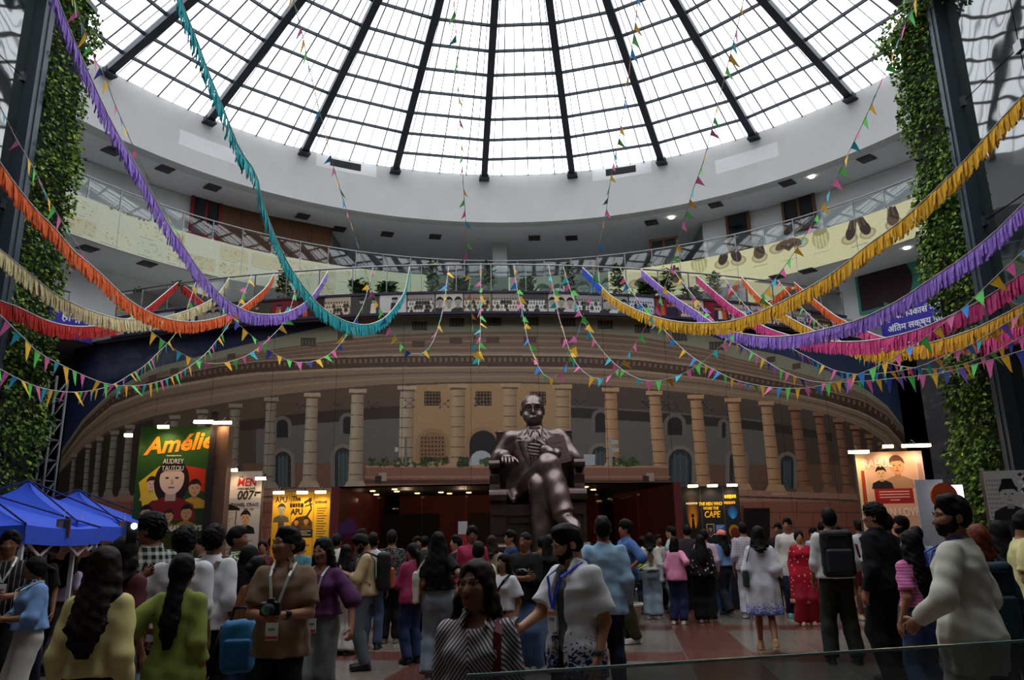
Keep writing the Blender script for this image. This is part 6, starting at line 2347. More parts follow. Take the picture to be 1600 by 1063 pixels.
# dark board with yellow lettering
cv = Canvas(330, 640, (24, 24, 34))
cv.ax = 1.2
cv.rect(0, 0, 104, 640, (22, 20, 24)); cv.rect(104, 0, 108, 640, (70, 64, 44)); cv.rect(236, 0, 240, 640, (60, 60, 74))
for k in range(24):
    t = k / 23
    cv.ell(54, 500 - k * 3, 36 - k, 90 - 3 * k, (200 * t + 60, 120 * t + 40, 20), .25)
cv.poly([(36, 330), (48, 470), (60, 470), (72, 330)], (20, 14, 12)); cv.ell(54, 484, 9, 12, (24, 16, 14))
for y, x in ((400, 150), (262, 206)):
    cv.poly([(x - 22, y + 40), (x + 22, y + 40), (x + 22, y), (x, y - 34), (x - 22, y)], (170, 160, 120)); cv.poly([(x - 18, y + 36), (x + 18, y + 36), (x + 18, y + 2), (x, y - 28), (x - 18, y + 2)], (26, 26, 40)); cv.bust(x, y - 16, 44, (150, 120, 100), (30, 24, 24), (50, 50, 70))
cv.rect(180, 372, 234, 436, (30, 84, 160)); cv.rect(112, 236, 172, 290, (30, 84, 160)); cv.rect(108, 0, 236, 120, (26, 60, 110))
for k in range(6):
    cv.rect(184, 426 - k * 9, 228 - (k % 3) * 8, 429 - k * 9, (190, 200, 214)); cv.rect(116, 280 - k * 8, 166, 282 - k * 8, (180, 190, 210))
for k in range(16):
    cv.ell(285, 500 - k * 2, 30 - k * 1.6, 34 - k * 1.8, (30, 60 + k * 6, 120 + k * 7), .5)
cv.ell(284, 400, 30, 34, (150, 110, 24)); cv.ell(290, 390, 26, 28, (90, 30, 24)); cv.ell(280, 352, 22, 14, (170, 130, 30))
kb_, w, h = board('dark film board in three leaves with yellow and red lettering', 1065, 1153, 760, 18.3, cv, 'dark_film_print', rad(-3))
for s, size, x, z, c, sh_ in (('THE MEN WHO', .10, -.02, h - .40, (236, 190, 40), .2), ('WORE THE', .09, -.02, h - .50, (236, 190, 40), .2), ('CAPE', .2, 0, h - .64, (240, 190, 40), .15), ('A', .1, .03, h - .66, (196, 30, 30), .1)):
    text('lettering', s, size, (x, -.005, z), (PI / 2, 0, 0), ink(c), kb_, bold=.004, shear=sh_, sx=.75)
for x, z, lw, lh, c, n in ((-.43, h - .38, .28, .05, (210, 200, 180), 6), (.43, h - .24, .24, .09, (236, 180, 40), 4), (.43, h - .38, .28, .07, (220, 160, 40), 5), (-.42, h - 1.40, .30, .035, (190, 190, 190), 8), (-.44, h - 1.50, .24, .07, (230, 190, 40), 5), (.43, h - 1.74, .30, .05, (190, 190, 196), 7)):
    worn_line(kb_, x, z, lw, lh, c, n, int(z * 90))
for x in (-.42, .02, .46):
    floodlight(kb_, x, -.2, h + .01, .24, 11)
# peach board
cv = Canvas(330, 560, (222, 178, 158))
cv.ax = 1.7
cv.rect(0, 0, 44, 560, (216, 196, 160)); cv.poly([(10, 330), (20, 500), (36, 500), (34, 330)], (170, 60, 40)); cv.rect(6, 200, 38, 300, (206, 188, 150))
for k in range(14):
    cv.rect(46, 560 - k * 40, 290, 600 - k * 40, (216 + k, 172 - k * 2, 152 - k * 2), .6)
cv.rect(292, 0, 330, 560, (216, 186, 190)); cv.poly([(296, 300), (300, 520), (322, 520), (326, 300)], (190, 150, 140))
cv.bust(200, 440, 112, (206, 150, 112), (92, 60, 44), (170, 130, 104))
cv.bust(118, 440, 76, (216, 170, 132), (30, 24, 24), (30, 28, 32))
cv.rect(74, 392, 262, 440, (150, 30, 40))
for k in range(4):
    cv.rect(96 + (k == 3) * 50, 429 - k * 9, 244 - (k == 3) * 50, 432 - k * 9, (226, 190, 180))
pb_, w, h = board('peach film board with a red text box and two men', 1337, 1437, 706, 13.6, cv, 'peach_film_print', rad(-6))
text('lettering', 'RAHUL', .19, (-.20, -.005, h - .20), (PI / 2, 0, 0), ink((226, 214, 206)), pb_, bold=.005, sx=.8)
text('lettering', 'RN LOVE', .2, (.10, -.005, h - 1.03), (PI / 2, 0, 0), ink((232, 216, 206)), pb_, bold=.006, sx=.7)
for x, ww in ((-.55, .36), (-.06, .18), (.40, .5)):
    floodlight(pb_, x, -.2, h + (.0 if x < -.3 else .08), ww, 12)
# black and white board at the right edge
cv = Canvas(300, 420, (196, 192, 186))
cv.ax = 2.2
for k in range(9):
    for j in range(40):
        cv.rect(8 + k * 11, 6 + j * 10, 15 + k * 11, 11 + j * 10, (150, 146, 142))
rr = np.random.RandomState(4)
for _ in range(140):
    g = rr.choice([30, 60, 220, 235])
    cv.ell(rr.uniform(150, 296), rr.uniform(300, 412), rr.uniform(4, 12), rr.uniform(3, 7), (g, g, g), 1, 7)
cv.bust(96, 310, 88, (190, 188, 184), (26, 26, 28), (36, 36, 38)); cv.poly([(56, 378), (140, 380), (128, 386), (118, 402), (76, 402), (68, 386)], (28, 28, 30)); cv.rect(0, 0, 300, 312, (60, 60, 62))
bw_, w, h = board('black and white film board of a man in a hat by the right creeper', 1540, 1640, 735, 9.6, cv, 'mono_film_print', rad(-14))
# round orange sign on a stick, pale boards, lit panel
q = at_dist(1475, 776, 11.0)
r = thing('round_sign', 'round orange sign on a yellow stick behind the bearded man', 'sign', (q.x, 11.0, 0))
b = MB()
b.prism([(.185 * math.cos(t), q.z + .185 * math.sin(t)) for t in (2 * PI * k / 28 for k in range(28))], .03, Matrix.Translation((0, -.02, 0)))
b.build('disc', mat('orange_disc', (206, 84, 40), .6), r)
b = MB()
b.box((.05, .02, q.z / 2), (.04, .02, q.z))
b.build('stick', mat('yellow_stick', (200, 160, 60), .6), r)
q = at_dist(1450, 750, 12.4)
r = thing('blank_board', 'pale grey blank board behind the round orange sign', 'board', (q.x, 12.4, 0), rad(-4))
b = MB()
b.box((0, 0, q.z / 2), (.42, .03, q.z))
b.build('face', mat('pale_board', (190, 190, 196), .7), r)
q = at_dist(1497, 776, 12.1)
r = thing('lit_panel', 'small glowing white panel in front of the right creeper', 'screen', (q.x, 12.1, 0))
b = MB()
b.box((0, 0, q.z), (.16, .04, .34))
b.build('screen', lamp_mat('panel_glow', (236, 242, 255), 3.0), r)
b = MB()
b.box((0, .05, q.z / 2), (.05, .04, q.z))
b.build('stand', frame_m, r)
q = at_dist(723, 815, 19.4)
r = thing('notice_board', 'small white and red notice board before the dark entrance', 'board', (q.x, 19.4, 0))
b = MB()
b.box((0, 0, q.z - .15), (.22, .03, .3))
b.build('paper', mat('notice_white', (186, 184, 184), .7), r)
b = MB()
b.box((0, 0, (q.z - .3) / 2), (.22, .03, q.z - .3))
b.build('red_base', mat('notice_red', (150, 40, 40), .7), r)

# ================================================================== BLUE CANOPIES
blue_c = mat('blue_canopy_cloth', (46, 84, 214), .7, var=.08, scale=3)
pole_m = mat('white_pole', (206, 206, 214), .45)
def canopy(label, px, py, D, half, eave, rz):
    q = at_dist(px, py, D)
    r = thing('canopy', label, 'canopy', (q.x, D, 0), rz)
    pk = q.z
    vs, fs = [], []
    N = 10
    for s in range(4):
        M = Matrix.Rotation(s * PI / 2, 3, 'Z')
        b0 = len(vs)
        for i in range(N + 1):
            t = i / N
            zz = pk - (pk - eave) * (t ** .66)
            for j in range(N + 1):
                u = (j / N * 2 - 1)
                sag = .05 * (1 - u * u) * t * (1 if t < .99 else .7)
                vs.append(M @ Vector((u * half * t, -half * t, zz - sag * .8)))
        for i in range(N):
            for j in range(N):
                a = b0 + i * (N + 1) + j
                fs.append((a, a + 1, a + N + 2, a + N + 1))
    b = MB()
    b.add(vs, fs)
    for s in range(4):
        M = Matrix.Rotation(s * PI / 2, 3, 'Z')
        vv = []
        for j in range(N + 1):
            u = j / N * 2 - 1
            zt = eave - .05 * (1 - u * u) * .56
            vv += [M @ Vector((u * half, -half - .004, zt)), M @ Vector((u * half, -half - .012, zt - .2))]
        b.add(vv, [(2 * j, 2 * j + 1, 2 * j + 3, 2 * j + 2) for j in range(N)])
    b.build('roof_cloth', blue_c, r, True)
    for sx in (-1, 1):
        for sy in (-1, 1):
            b = MB()
            b.box((sx * (half - .03), sy * (half - .03), (eave - .02) / 2), (.045, .045, eave - .02)).box((sx * (half - .03), sy * (half - .03), .02), (.1, .1, .04))
            b.build('leg', pole_m, r)
            b = MB()
            b.tube([(sx * half, sy * half, eave + .01), (0, 0, pk + .005)], .012, 5)
            b.build('ridge_seam', mat('seam_navy', (24, 34, 96), .7), r)
    b = MB()
    for s in range(4):
        M = Matrix.Rotation(s * PI / 2, 3, 'Z')
        p = [M @ Vector((u * half, -half + .05, z)) for u, z in ((-.95, eave - .12), (-.5, eave - .34), (0, eave - .12), (.5, eave - .34), (.95, eave - .12))]
        for a, c in zip(p, p[1:]):
            b.beam(a, c, .02, .03)
    b.build('scissor_frame', pole_m, r)
    return r
canopy('blue canopy whose peak stands highest, second from the left', 45, 752, 11.2, 1.15, 1.86, rad(8))
canopy('blue canopy farthest right, beside the green film board', 122, 766, 13.0, 1.1, 1.92, rad(6))
canopy('nearest blue canopy, cut by the left edge', -25, 770, 9.6, 1.0, 1.80, rad(6))
for px, py, D, cols, lb in ((125, 830, 10.6, ((206, 60, 40), (40, 150, 190)), 'small red and blue picture hanging under the canopies'), (98, 826, 9.7, ((70, 60, 50), (150, 130, 90)), 'small dark framed picture hanging by the white pole'), (193, 827, 11.9, ((70, 110, 130), (190, 120, 60)), 'small picture hanging at the right canopy corner')):
    q = at_dist(px, py, D)
    r = thing('hanging_picture', lb, 'picture', (q.x, D, q.z))
    b = MB()
    b.box((0, .012, 0), (.17, .02, .22))
    b.build('frame', mat('picture_wood', (120, 92, 60), .6), r)
    b = MB()
    b.box((-.03, -.002, .0), (.07, .008, .18))
    b.build('print_a', ink(cols[1]), r)
    b = MB()
    b.box((.035, -.002, .0), (.06, .008, .18))
    b.build('print_b', ink(cols[0]), r)
    b = MB()
    b.tube([(0, .01, .11), (0, .01, .24)], .004, 4)
    b.build('thread', cordm, r)

# ================================================================== GLASS BALUSTRADE IN FRONT
g0, g1 = on_height(730, 1054, 1.1), on_height(1600, 1000, 1.1)
dv = (g1 - g0)
ang = math.atan2(dv.y, dv.x)
Lg = dv.length + 1.6
r = thing('glass_balustrade', 'tinted glass balustrade across the lower right corner', 'balustrade', (g0.x, g0.y, 0), ang)
bal = glass_mat('balustrade_glass', (.34, .41, .41), 3.2, .04, 1.52, bump=.15, bscale=.7, haze=.22)
edge = mat('glass_edge', (120, 150, 146), .2, spec=.6)
b = MB()
b.add([(0, 0, .06), (Lg, 0, .06), (Lg, 0, 1.09), (0, 0, 1.09)], [(0, 1, 2, 3)])
b.build('pane', bal, r)
b = MB()
b.box((Lg / 2, 0, 1.095), (Lg, .014, .01)).box((.005, 0, .58), (.010, .014, 1.03))
b.build('polished_edge', edge, r)
b = MB()
b.box((Lg / 2, 0, .04), (Lg, .07, .08))
b.build('base_rail', steel, r)
# ================================================================== THINGS PEOPLE WEAR AND CARRY
def sized(c, mb, name, m, smooth=True):
    me = mb.mesh(name, m, smooth)
    me.transform(Matrix.Scale(c['sc'], 4))
    return link(name, me, c['root'])
def ribbon(b, pts, w, t=.004):
    """a flat band lying on the body along pts."""
    vs, n = [], len(pts)
    for i, p_ in enumerate(pts):
        tg = (pts[min(i + 1, n - 1)] - pts[max(i - 1, 0)]).normalized()
        up = max(0, min(1, (p_.z - 1.36) / .06))
        nn = (Vector((p_.x * .5, p_.y, 0)).normalized() * (1 - up) + Vector((p_.x * 1.5, p_.y * 1.5, 1)).normalized() * up).normalized()
        sd = tg.cross(nn).normalized() * w / 2
        vs += [p_ - sd - nn * .004, p_ + sd - nn * .004, p_ + sd + nn * t, p_ - sd + nn * t]
    b.add(vs, [(i * 4 + k, i * 4 + (k + 1) % 4, i * 4 + 4 + (k + 1) % 4, i * 4 + 4 + k) for i in range(n - 1) for k in range(4)] + [(3, 2, 1, 0), (n * 4 - 4, n * 4 - 3, n * 4 - 2, n * 4 - 1)])
def chest(c, x, z):                                        # a point just off the front of the garment
    return Vector((x, -(c['bz'] + c['lo'] + .014 + (.012 if z < 1.3 else 0)) * math.sqrt(max(.2, 1 - (x / (c['sw'] + .02)) ** 2)), z))
def glasses(col=(196, 186, 170)):
    def f(c):
        b = MB()
        for s in (-1, 1):
            b.tube([c['hf']((s * .031 + .024 * math.cos(t), -.102 + .006 * abs(math.cos(t)), 1.586 + .020 * math.sin(t))) for t in (2 * PI * k / 14 for k in range(15))], .0026, 5, False)
            b.tube([c['hf']((s * .055, -.096, 1.590)), c['hf']((s * (c['w'] + .008), .01, 1.588))], .0022, 4)
        b.tube([c['hf']((-.008, -.106, 1.588)), c['hf']((.008, -.106, 1.588))], .0022, 4)
        sized(c, b, 'spectacles', mat('spectacles_%d' % col[0], col, .3, metal=.6))
    return f
def lanyard(col=(206, 206, 204), z=1.0, x=0.0, stripe=(190, 60, 60), badge=True, top=False):
    def f(c):
        m = mat('lanyard_%d_%d_%d' % col, col, .6)
        b = MB()
        zb = z + .07
        for s in (-1, 1):
            P = [Vector((s * .055, .06, 1.462)), Vector((s * .078, .0, 1.452)), Vector((s * .076, -.065, 1.42))] + [chest(c, x * (1 - t) * 0 + s * .07 * t + x * (1 - t), zb + (1.38 - zb) * t) for t in (.95, .7, .45, .2, .02)]
            ribbon(b, P, .019)
        sized(c, b, 'lanyard', m, False)
        if badge:
            p = chest(c, x, z) + Vector((0, -.006, 0))
            b = MB()
            b.box(p, (.088, .006, .125))
            o = sized(c, b, 'badge', mat('badge_white', (206, 206, 206), .5), False)
            for dz, h, cc in (((-.045 if stripe[0] > 150 and stripe[1] < 80 else .05), .022, stripe), (.012, .018, (120, 120, 124))):
                b = MB()
                b.box(p + Vector((0, -.004, dz)), (.084 if dz != .012 else .05, .003, h))
                me = b.mesh('badge_print', ink(cc))
                me.transform(Matrix.Scale(c['sc'], 4))
                link('badge_print', me, o)
    return f
def cuff(side, col, name='wristwatch', wide=.03, dial=True):
    def f(c):
        w, e = Vector(c['wr'][side]), Vector(c['el'][side])
        d = (w - e).normalized()
        b = MB()
        b.tube([w - d * (.03 + wide), w - d * .03], [.035, .034], 12)
        if dial:
            u = Vector((side * .8, -.5, .3))
            u = (u - d * u.dot(d)).normalized()
            b.box(w - d * .045 + u * .034, (.034, .034, .034))
        sized(c, b, name, mat('%s_%d_%d_%d' % ((name,) + col), col, .35))
    return f
def strap(col, s, name='bag_strap', w=.035):
    """band over shoulder s running down to the other hip, in front and behind."""
    def f(c):
        b = MB()
        R = c['sw'] + c['lo']
        F_ = [Vector((-s * .16, -.10 - c['lo'], .98)), chest(c, -s * .08, 1.10), chest(c, s * .02, 1.25), Vector((s * .10, -.10 - c['lo'], 1.37)), Vector((s * .105, .01, 1.435 + c['lo'] * .3)),
              Vector((s * .09, .115 + c['lo'], 1.36)), Vector((s * .0, .135 + c['lo'], 1.22)), Vector((-s * .12, .13 + c['lo'], 1.06)), Vector((-s * .17, .06, .98))]
        ribbon(b, F_, w, .006)
        sized(c, b, name, mat('strap_%d_%d_%d' % col, col, .7), False)
    return f
def shoulder_band(col, s, w=.04):
    def f(c):
        b = MB()
        P = [Vector((s * .10, .115 + c['lo'], 1.30)), Vector((s * .115, .075 + c['lo'], 1.40)), Vector((s * .12, .01, 1.425 + c['lo'] * .3)), Vector((s * .118, -.085 - c['lo'], 1.37))] + [chest(c, s * .115, z) + Vector((0, -.008, 0)) for z in (1.30, 1.22, 1.12, 1.0)]
        ribbon(b, P, w, .008)
        sized(c, b, 'bag_strap', mat('strap_%d_%d_%d' % col, col, .7), False)
    return f
def earring(side=1):
    def f(c):
        b = MB()
        for k, (dz, r) in enumerate(((0, .009), (-.018, .011), (-.036, .008), (-.05, .006))):
            p = c['hf']((side * (c['w'] + .014), .0, 1.535 + dz))
            b.lathe([(r * .3, -r * .6), (r, 0), (r * .3, r * .6)], p, 8)
        sized(c, b, 'earring', mat('gold', (200, 160, 80), .3, metal=.9))
    return f
def item(c, name, label, cat, origin, group=None):
    o = Vector(origin) * c['sc']
    M = Matrix.Translation(c['loc']) @ Matrix.Rotation(rad(c['face']), 4, 'Z')
    r = thing(name, label, cat, M @ o, rad(c['face']), group)
    def put(pn, shape, m, vox=.012, parent=None):
        if isinstance(shape, MB):
            me = shape.mesh(pn, m, True)
            me.transform(Matrix.Scale(c['sc'], 4))
        else:
            me = shape.mesh(pn, vox, m, None, c['sc'])
        me.transform(Matrix.Translation(-o))
        return link(pn, me, parent or r)
    return r, put
def backpack(label, col, col2, size=1.0, dx=0.0, dz=0.0):
    def f(c):
        y = c['bz'] + c['lo'] + .085 * size
        r, put = item(c, 'backpack', label, 'backpack', (dx, y, 1.0 + dz))
        z = 1.20 + dz
        F = Field()
        F.box((dx, y, z), (.15 * size, .085 * size, .225 * size), .06, .02)
        F.wrinkle(.003, 30, 1)
        m1, m2 = mat('bag_%d_%d_%d' % col, col, .6, var=.15), mat('bag_%d_%d_%d' % col2, col2, .55, var=.15)
        put('body', F, m1, .014)
        F = Field()
        F.box((dx, y + .085 * size, z - .075 * size), (.125 * size, .045, .12 * size), .035, .02)
        put('front_pocket', F, m2, .013)
        b = MB()
        b.tube([(dx - .13 * size, y + .07 * size, z + .06 * size), (dx - .09 * size, y + .09 * size, z + .17 * size), (dx + .09 * size, y + .09 * size, z + .17 * size), (dx + .13 * size, y + .07 * size, z + .06 * size)], .005, 5)
        b.tube([(dx - .03, y - .03, z + .215 * size), (dx - .025, y - .02, z + .25 * size), (dx + .025, y - .02, z + .25 * size), (dx + .03, y - .03, z + .215 * size)], .008, 5)
        put('zip_and_handle', b, m2)
        for s in (-1, 1):
            b = MB()
            P = [Vector((s * .10 + dx * .4, c['bz'] + c['lo'] + .02, 1.38)), Vector((s * .115, .02, 1.44 + c['lo'] * .3)), Vector((s * .115, -.09 - c['lo'], 1.38)), chest(c, s * .12, 1.25) + Vector((0, -.004, 0)), Vector((s * .165, -.06 - c['lo'], 1.10)), Vector((s * .17, .06, 1.03))]
            ribbon(b, P, .05, .010)
            put('shoulder_strap', b, m1)
    return f
def tote(label, col, side, z=1.03, off=.27, tilt=0.0):
    def f(c):
        r, put = item(c, 'tote_bag', label, 'bag', (side * off, .04, z - .2))
        F = Field()
        F.box((side * off, .04, z), (.035, .16, .19), .03, .02)
        F.wrinkle(.006, 20, 2)
        m = mat('tote_%d_%d_%d' % col, col, .8, var=.1)
        put('bag_body', F, m, .014)
        for y in (-.05, .13):
            b = MB()
            b.tube([(side * off, y, z + .17), (side * (off - .05), y * .6 + .02, 1.30), (side * .13, .01 + y * .2, 1.435), (side * (off - .07), y * .7 + .02, 1.31)], .009, 5)
            put('handle', b, m)
    return f
def sling(label, col, side):
    def f(c):
        r, put = item(c, 'sling_bag', label, 'bag', (side * .24, .05, .88))
        F = Field()
        F.box((side * .23, .05, .98), (.04, .10, .12), .025, .02)
        m = mat('sling_%d_%d_%d' % col, col, .6, var=.1)
        put('bag_body', F, m, .012)
        b = MB()
        b.tube([(side * .23, .0, 1.09), (side * .18, .135, 1.30), (side * .13, .09, 1.44), (side * .16, -.13, 1.30), (side * .23, .1, 1.09)], .008, 5)
        put('strap', b, m)
    return f
def phone(label, side, d=(0, -.03, .05), col=(20, 20, 24), tilt=-50):
    def f(c):
        p = Vector(c['wr'][side]) + (Vector(c['wr'][side]) - Vector(c['el'][side])).normalized() * .10 + Vector(d)
        r, put = item(c, 'phone', label, 'phone', p)
        M = Matrix.Rotation(rad(tilt), 3, 'X')
        b = MB()
        b.box(p, (.074, .009, .155), M)
        put('case', b, mat('phone_case_%d' % col[0], col, .35))
        b = MB()
        b.box(p + M @ Vector((0, .0055, 0)), (.066, .002, .142), M)
        put('screen', b, mat('phone_glass', (14, 16, 22), .1, spec=.6))
    return f
def camera_item(label):
    def f(c):
        p = (Vector(c['wr'][-1]) + Vector(c['wr'][1])) / 2 + Vector((0, -.085, .055))
        r, put = item(c, 'photo_camera', label, 'camera', p)
        m = mat('camera_black', (20, 20, 22), .45, var=.1)
        F = Field()
        F.box(p, (.065, .03, .045), .012, .01)
        F.box(p + Vector((0, 0, .05)), (.026, .026, .022), .01, .015)
        F.box(p + Vector((-.05, -.012, 0)), (.02, .035, .042), .012, .012)
        put('camera_body', F, m, .006)
        b = MB()
        b.tube([p + Vector((0, -.02, 0)), p + Vector((0, -.06, 0)), p + Vector((0, -.06, 0)), p + Vector((0, -.12, 0)), p + Vector((0, -.12, 0)), p + Vector((0, -.14, 0))], [.034, .034, .037, .037, .041, .042], 20)
        put('lens_barrel', b, m)
        b = MB()
        b.tube([p + Vector((0, -.1405, 0)), p + Vector((0, -.142, 0))], [.035, .030], 20)
        put('front_glass', b, mat('lens_glass', (60, 96, 92), .08, spec=.8))
    return f
def cap(col):
    def f(c):
        F = Field()
        F.frame = c['HF']
        F.ell((0, .012, 1.635), (c['w'] + .022, .112, .085), .01)
        F.ell((0, .0, 1.54), (.14, .16, .07), .01, 's')
        F.ell((0, -.125, 1.628), (.062, .085, .012), .02)
        link('cap', F.mesh('cap', .010, mat('cap_%d' % col[0], col, .75), None, c['sc']), c['root'])
    return f
def scrawl(c):                                             # white script across the chest
    b = MB()
    for k in range(6):
        x = -.075 + k * .03
        p = [chest(c, x + .012 * math.sin(t * 2 + k) + t * .006, 1.235 + .020 * math.sin(t * 1.7 + k * 2)) + Vector((0, -.008, 0)) for t in (0, 1, 2, 3)]
        b.tube(p, .0042, 4)
    sized(c, b, 'shirt_script', ink((206, 206, 206)))
def hip_chain(c):
    b = MB()
    P = [Vector((-.10, -.135, .97)), Vector((-.12, -.15, .86)), Vector((-.14, -.14, .78)), Vector((-.165, -.12, .86)), Vector((-.18, -.07, .95))]
    b.tube(P, .006, 5)
    sized(c, b, 'hip_chain', mat('chain_silver', (190, 190, 194), .3, metal=.9))
def back_print(c):
    b = MB()
    y = .105 + c['lo'] + .03
    b.prism([(.075 * math.cos(t), 1.22 + .085 * math.sin(t)) for t in (2 * PI * k / 14 for k in range(14))], .006, Matrix.Translation((-.01, y, 0)))
    b.box((0, y + .003, 1.09), (.15, .006, .02)).box((0, y + .003, 1.06), (.11, .006, .012))
    sized(c, b, 'back_print', ink((104, 72, 66)), False)

# ================================================================== THE CROWD
def _border(c):
    b = MB()
    A, B_ = .165 * 1.12 + .03 + .035 + .012, .15 + .0245 + .012
    n = 48
    vs = []
    for z, g in ((.397, .006), (.40, .010), (.47, .008), (.472, .0)):
        vs += [((A + g) * math.cos(2 * PI * k / n), .01 + (B_ + g) * math.sin(2 * PI * k / n), z) for k in range(n)]
    b.add(vs, [(j * n + k, j * n + (k + 1) % n, (j + 1) * n + (k + 1) % n, (j + 1) * n + k) for j in range(3) for k in range(n)])
    return b
def U(c, sleeve='short', **k):
    g = sum(c) / 3
    c = tuple(int(g + (q - g) * .84) for q in c)
    key = 'cloth_%d_%d_%d' % tuple(c) + ('' if 'pat' not in k else '_' + k['pat'][0] + str(k['pat'][2][0]))
    m = mat(key, c, .85, spec=.15, var=.08, scale=14, pattern=k.pop('pat', None), bump=.12)
    return dict(m=m, sleeve=sleeve, **k)
def Lw(c, wide=.015, **k):
    g = sum(c) / 3
    c = tuple(int(g + (q - g) * .72) for q in c)
    m = mat('lower_%d_%d_%d' % tuple(c), c, .85, spec=.15, var=k.pop('var', .12), scale=10, bump=.12)
    return dict(m=m, wide=wide, **k)
JEAN, LJEAN, NAVY, BLACK, GREY, OFFW = (60, 78, 106), (128, 148, 164), (34, 42, 66), (26, 26, 30), (104, 110, 116), (204, 198, 188)
WHITE = (212, 212, 214)
p = person
# --- nearest rows, left
p('woman in pale yellow blouse seen from behind, long dark hair to mid back', 168, 851, 4.4, face=180, fem=True, near=1, hair='long', hairlen=.36, haircol=2, upper=U((224, 204, 128), 'long', hem=.99, loose=.032, famp=.010), lower=Lw((32, 42, 86)), skin=1, arms=('down', 'down'))
p('woman in olive green kurta seen from behind, wavy hair tied at the neck', 288, 863, 5.3, face=178, fem=True, near=1, hair='tied', hairlen=.40, upper=U((136, 150, 62), 'three', kind='kurta', hem=.42, loose=.03, flare=.02), lower=Lw((140, 158, 60)), skin=1, arms=('down', 'bag'))
p('woman in light blue shirt and white trousers holding something at her waist', 60, 868, 7.4, face=-38, fem=True, hair='pony', hairlen=.3, head=(-30, 8), upper=U((116, 158, 216), 'rolled', collar=1, hem=.98, loose=.035), lower=Lw(OFFW, .03), arms=('hold', 'hold'), extras=(lanyard(z=1.2, badge=False), phone('dark phone held by woman in light blue shirt', 1, (-.02, .0, .03))), skin=2)
p('man in dark striped shirt at the left edge with white lanyard', 18, 829, 8.1, face=25, hair='curly', upper=U((34, 28, 34), 'rolled', hem=.86, pat=('vstripe', (120, 112, 112), (.045, .22))), lower=Lw(BLACK), arms=('hold', 'hold'), extras=(lanyard(z=1.15),), skin=2)
p('boy with thick dark hair behind the woman in light blue shirt', 64, 843, 9.6, face=20, upper=U((40, 38, 44)), lower=Lw(NAVY), skin=2)
p('person in red shirt cut off by the left edge', 2, 846, 9.2, face=60, upper=U((170, 44, 40)), lower=Lw(BLACK), skin=1)
p('woman in lilac tee and grey trousers walking away under the blue canopies', 113, 862, 10.8, face=178, fem=True, hair='wavy', hairlen=.26, upper=U((198, 176, 208), 'short', hem=1.0), lower=Lw((120, 120, 124), .06), extras=(sling('black sling bag of the woman in lilac tee', (26, 24, 28), 1),), legs='walk', skin=1)
p('tall man in green and black checked shirt looking left', 241, 801, 6.8, face=-135, hair='curly', head=(38, 4), near=1, upper=U((196, 198, 184), 'rolled', collar=1, hem=.86, pat=('check', (24, 36, 34), (.06, .55))), lower=Lw(BLACK), skin=1)
p('dark-haired woman in maroon top raising a lit phone', 200, 836, 5.9, face=165, fem=True, hair='long', hairlen=.3, upper=U((92, 40, 44), 'short'), lower=Lw(LJEAN, .03), arms=('down', ((.10, -.30, 1.40), (1, 0, -.6))), skin=2)
p('man in white shirt from behind, directly behind the green kurta woman', 292, 822, 6.5, face=180, hair='curly', near=1, upper=U((206, 206, 208), 'rolled', collar=1, hem=.84, loose=.035), lower=Lw(BLACK), arms=('down', ((.27, -.06, .87), (.5, .7, -.2))), extras=(cuff(1, (170, 170, 176)),), skin=2, build=1.08)
p('curly-haired man in white shirt with a brown strap across his back', 337, 820, 7.2, face=172, hair='curly', near=1, upper=U((214, 214, 218), 'rolled', collar=1, hem=.84, loose=.03), lower=Lw(BLACK), extras=(strap((78, 46, 34), -1),), skin=2)
p('young man in leafy patterned shirt in profile before the white film board', 373, 822, 8.6, face=92, hair='short', upper=U((52, 66, 46), 'short', collar=1, pat=('splotch', (196, 196, 164), (16, .52))), lower=Lw(NAVY), skin=2)
p('woman in navy checked shirt and jeans with very long straight hair', 391, 850, 7.7, face=172, fem=True, hair='long', hairlen=.3, upper=U((44, 56, 92), 'rolled', hem=.80, pat=('check', (150, 170, 200), (.09, .3))), lower=Lw((40, 62, 104), .02), skin=1)
p('woman in rust brown top hidden behind the man in brown polo', 404, 868, 6.9, face=150, fem=True, hair='bun', upper=U((126, 74, 42), 'elbow'), lower=Lw(JEAN), skin=2, arms=('down', 'down'))
p('man in brown polo shirt holding a camera, white lanyard and badge', 449, 822, 5.9, face=3, near=1, hair='short', head=(-46, -3), upper=U((128, 100, 80), 'short', collar=1, hem=.80, loose=.03), lower=Lw((24, 24, 28)), arms=('hold', 'hold'), beard=0, skin=1,
  extras=(lanyard(z=.99, x=-.03), camera_item('black camera with big lens held by man in brown polo'), cuff(-1, (226, 84, 40), 'wristband', .022, False), cuff(1, (40, 52, 56))))
p('woman in purple top and grey jeans with glasses and a badge', 506, 838, 7.2, face=-14, fem=True, near=1, hair='wavy', hairlen=.16, head=(-4, 4), upper=U((92, 46, 90), 'elbow', hem=1.01, loose=.02, puff=.02, neck=.07), lower=Lw((116, 126, 128), .025), arms=('down', ((.36, -.10, .92), (.8, .6, 0))), legs='walk', extras=(glasses(), lanyard(z=.93, x=.0)), skin=1)
p('far woman in maroon top between the polo man and the white board', 411, 843, 14.0, face=10, fem=True, hair='bun', upper=U((96, 34, 48)), lower=Lw(BLACK), skin=1)
p('man in teal shirt far behind the purple top woman', 471, 842, 13.2, face=165, upper=U((76, 132, 140)), lower=Lw(GREY), skin=1)
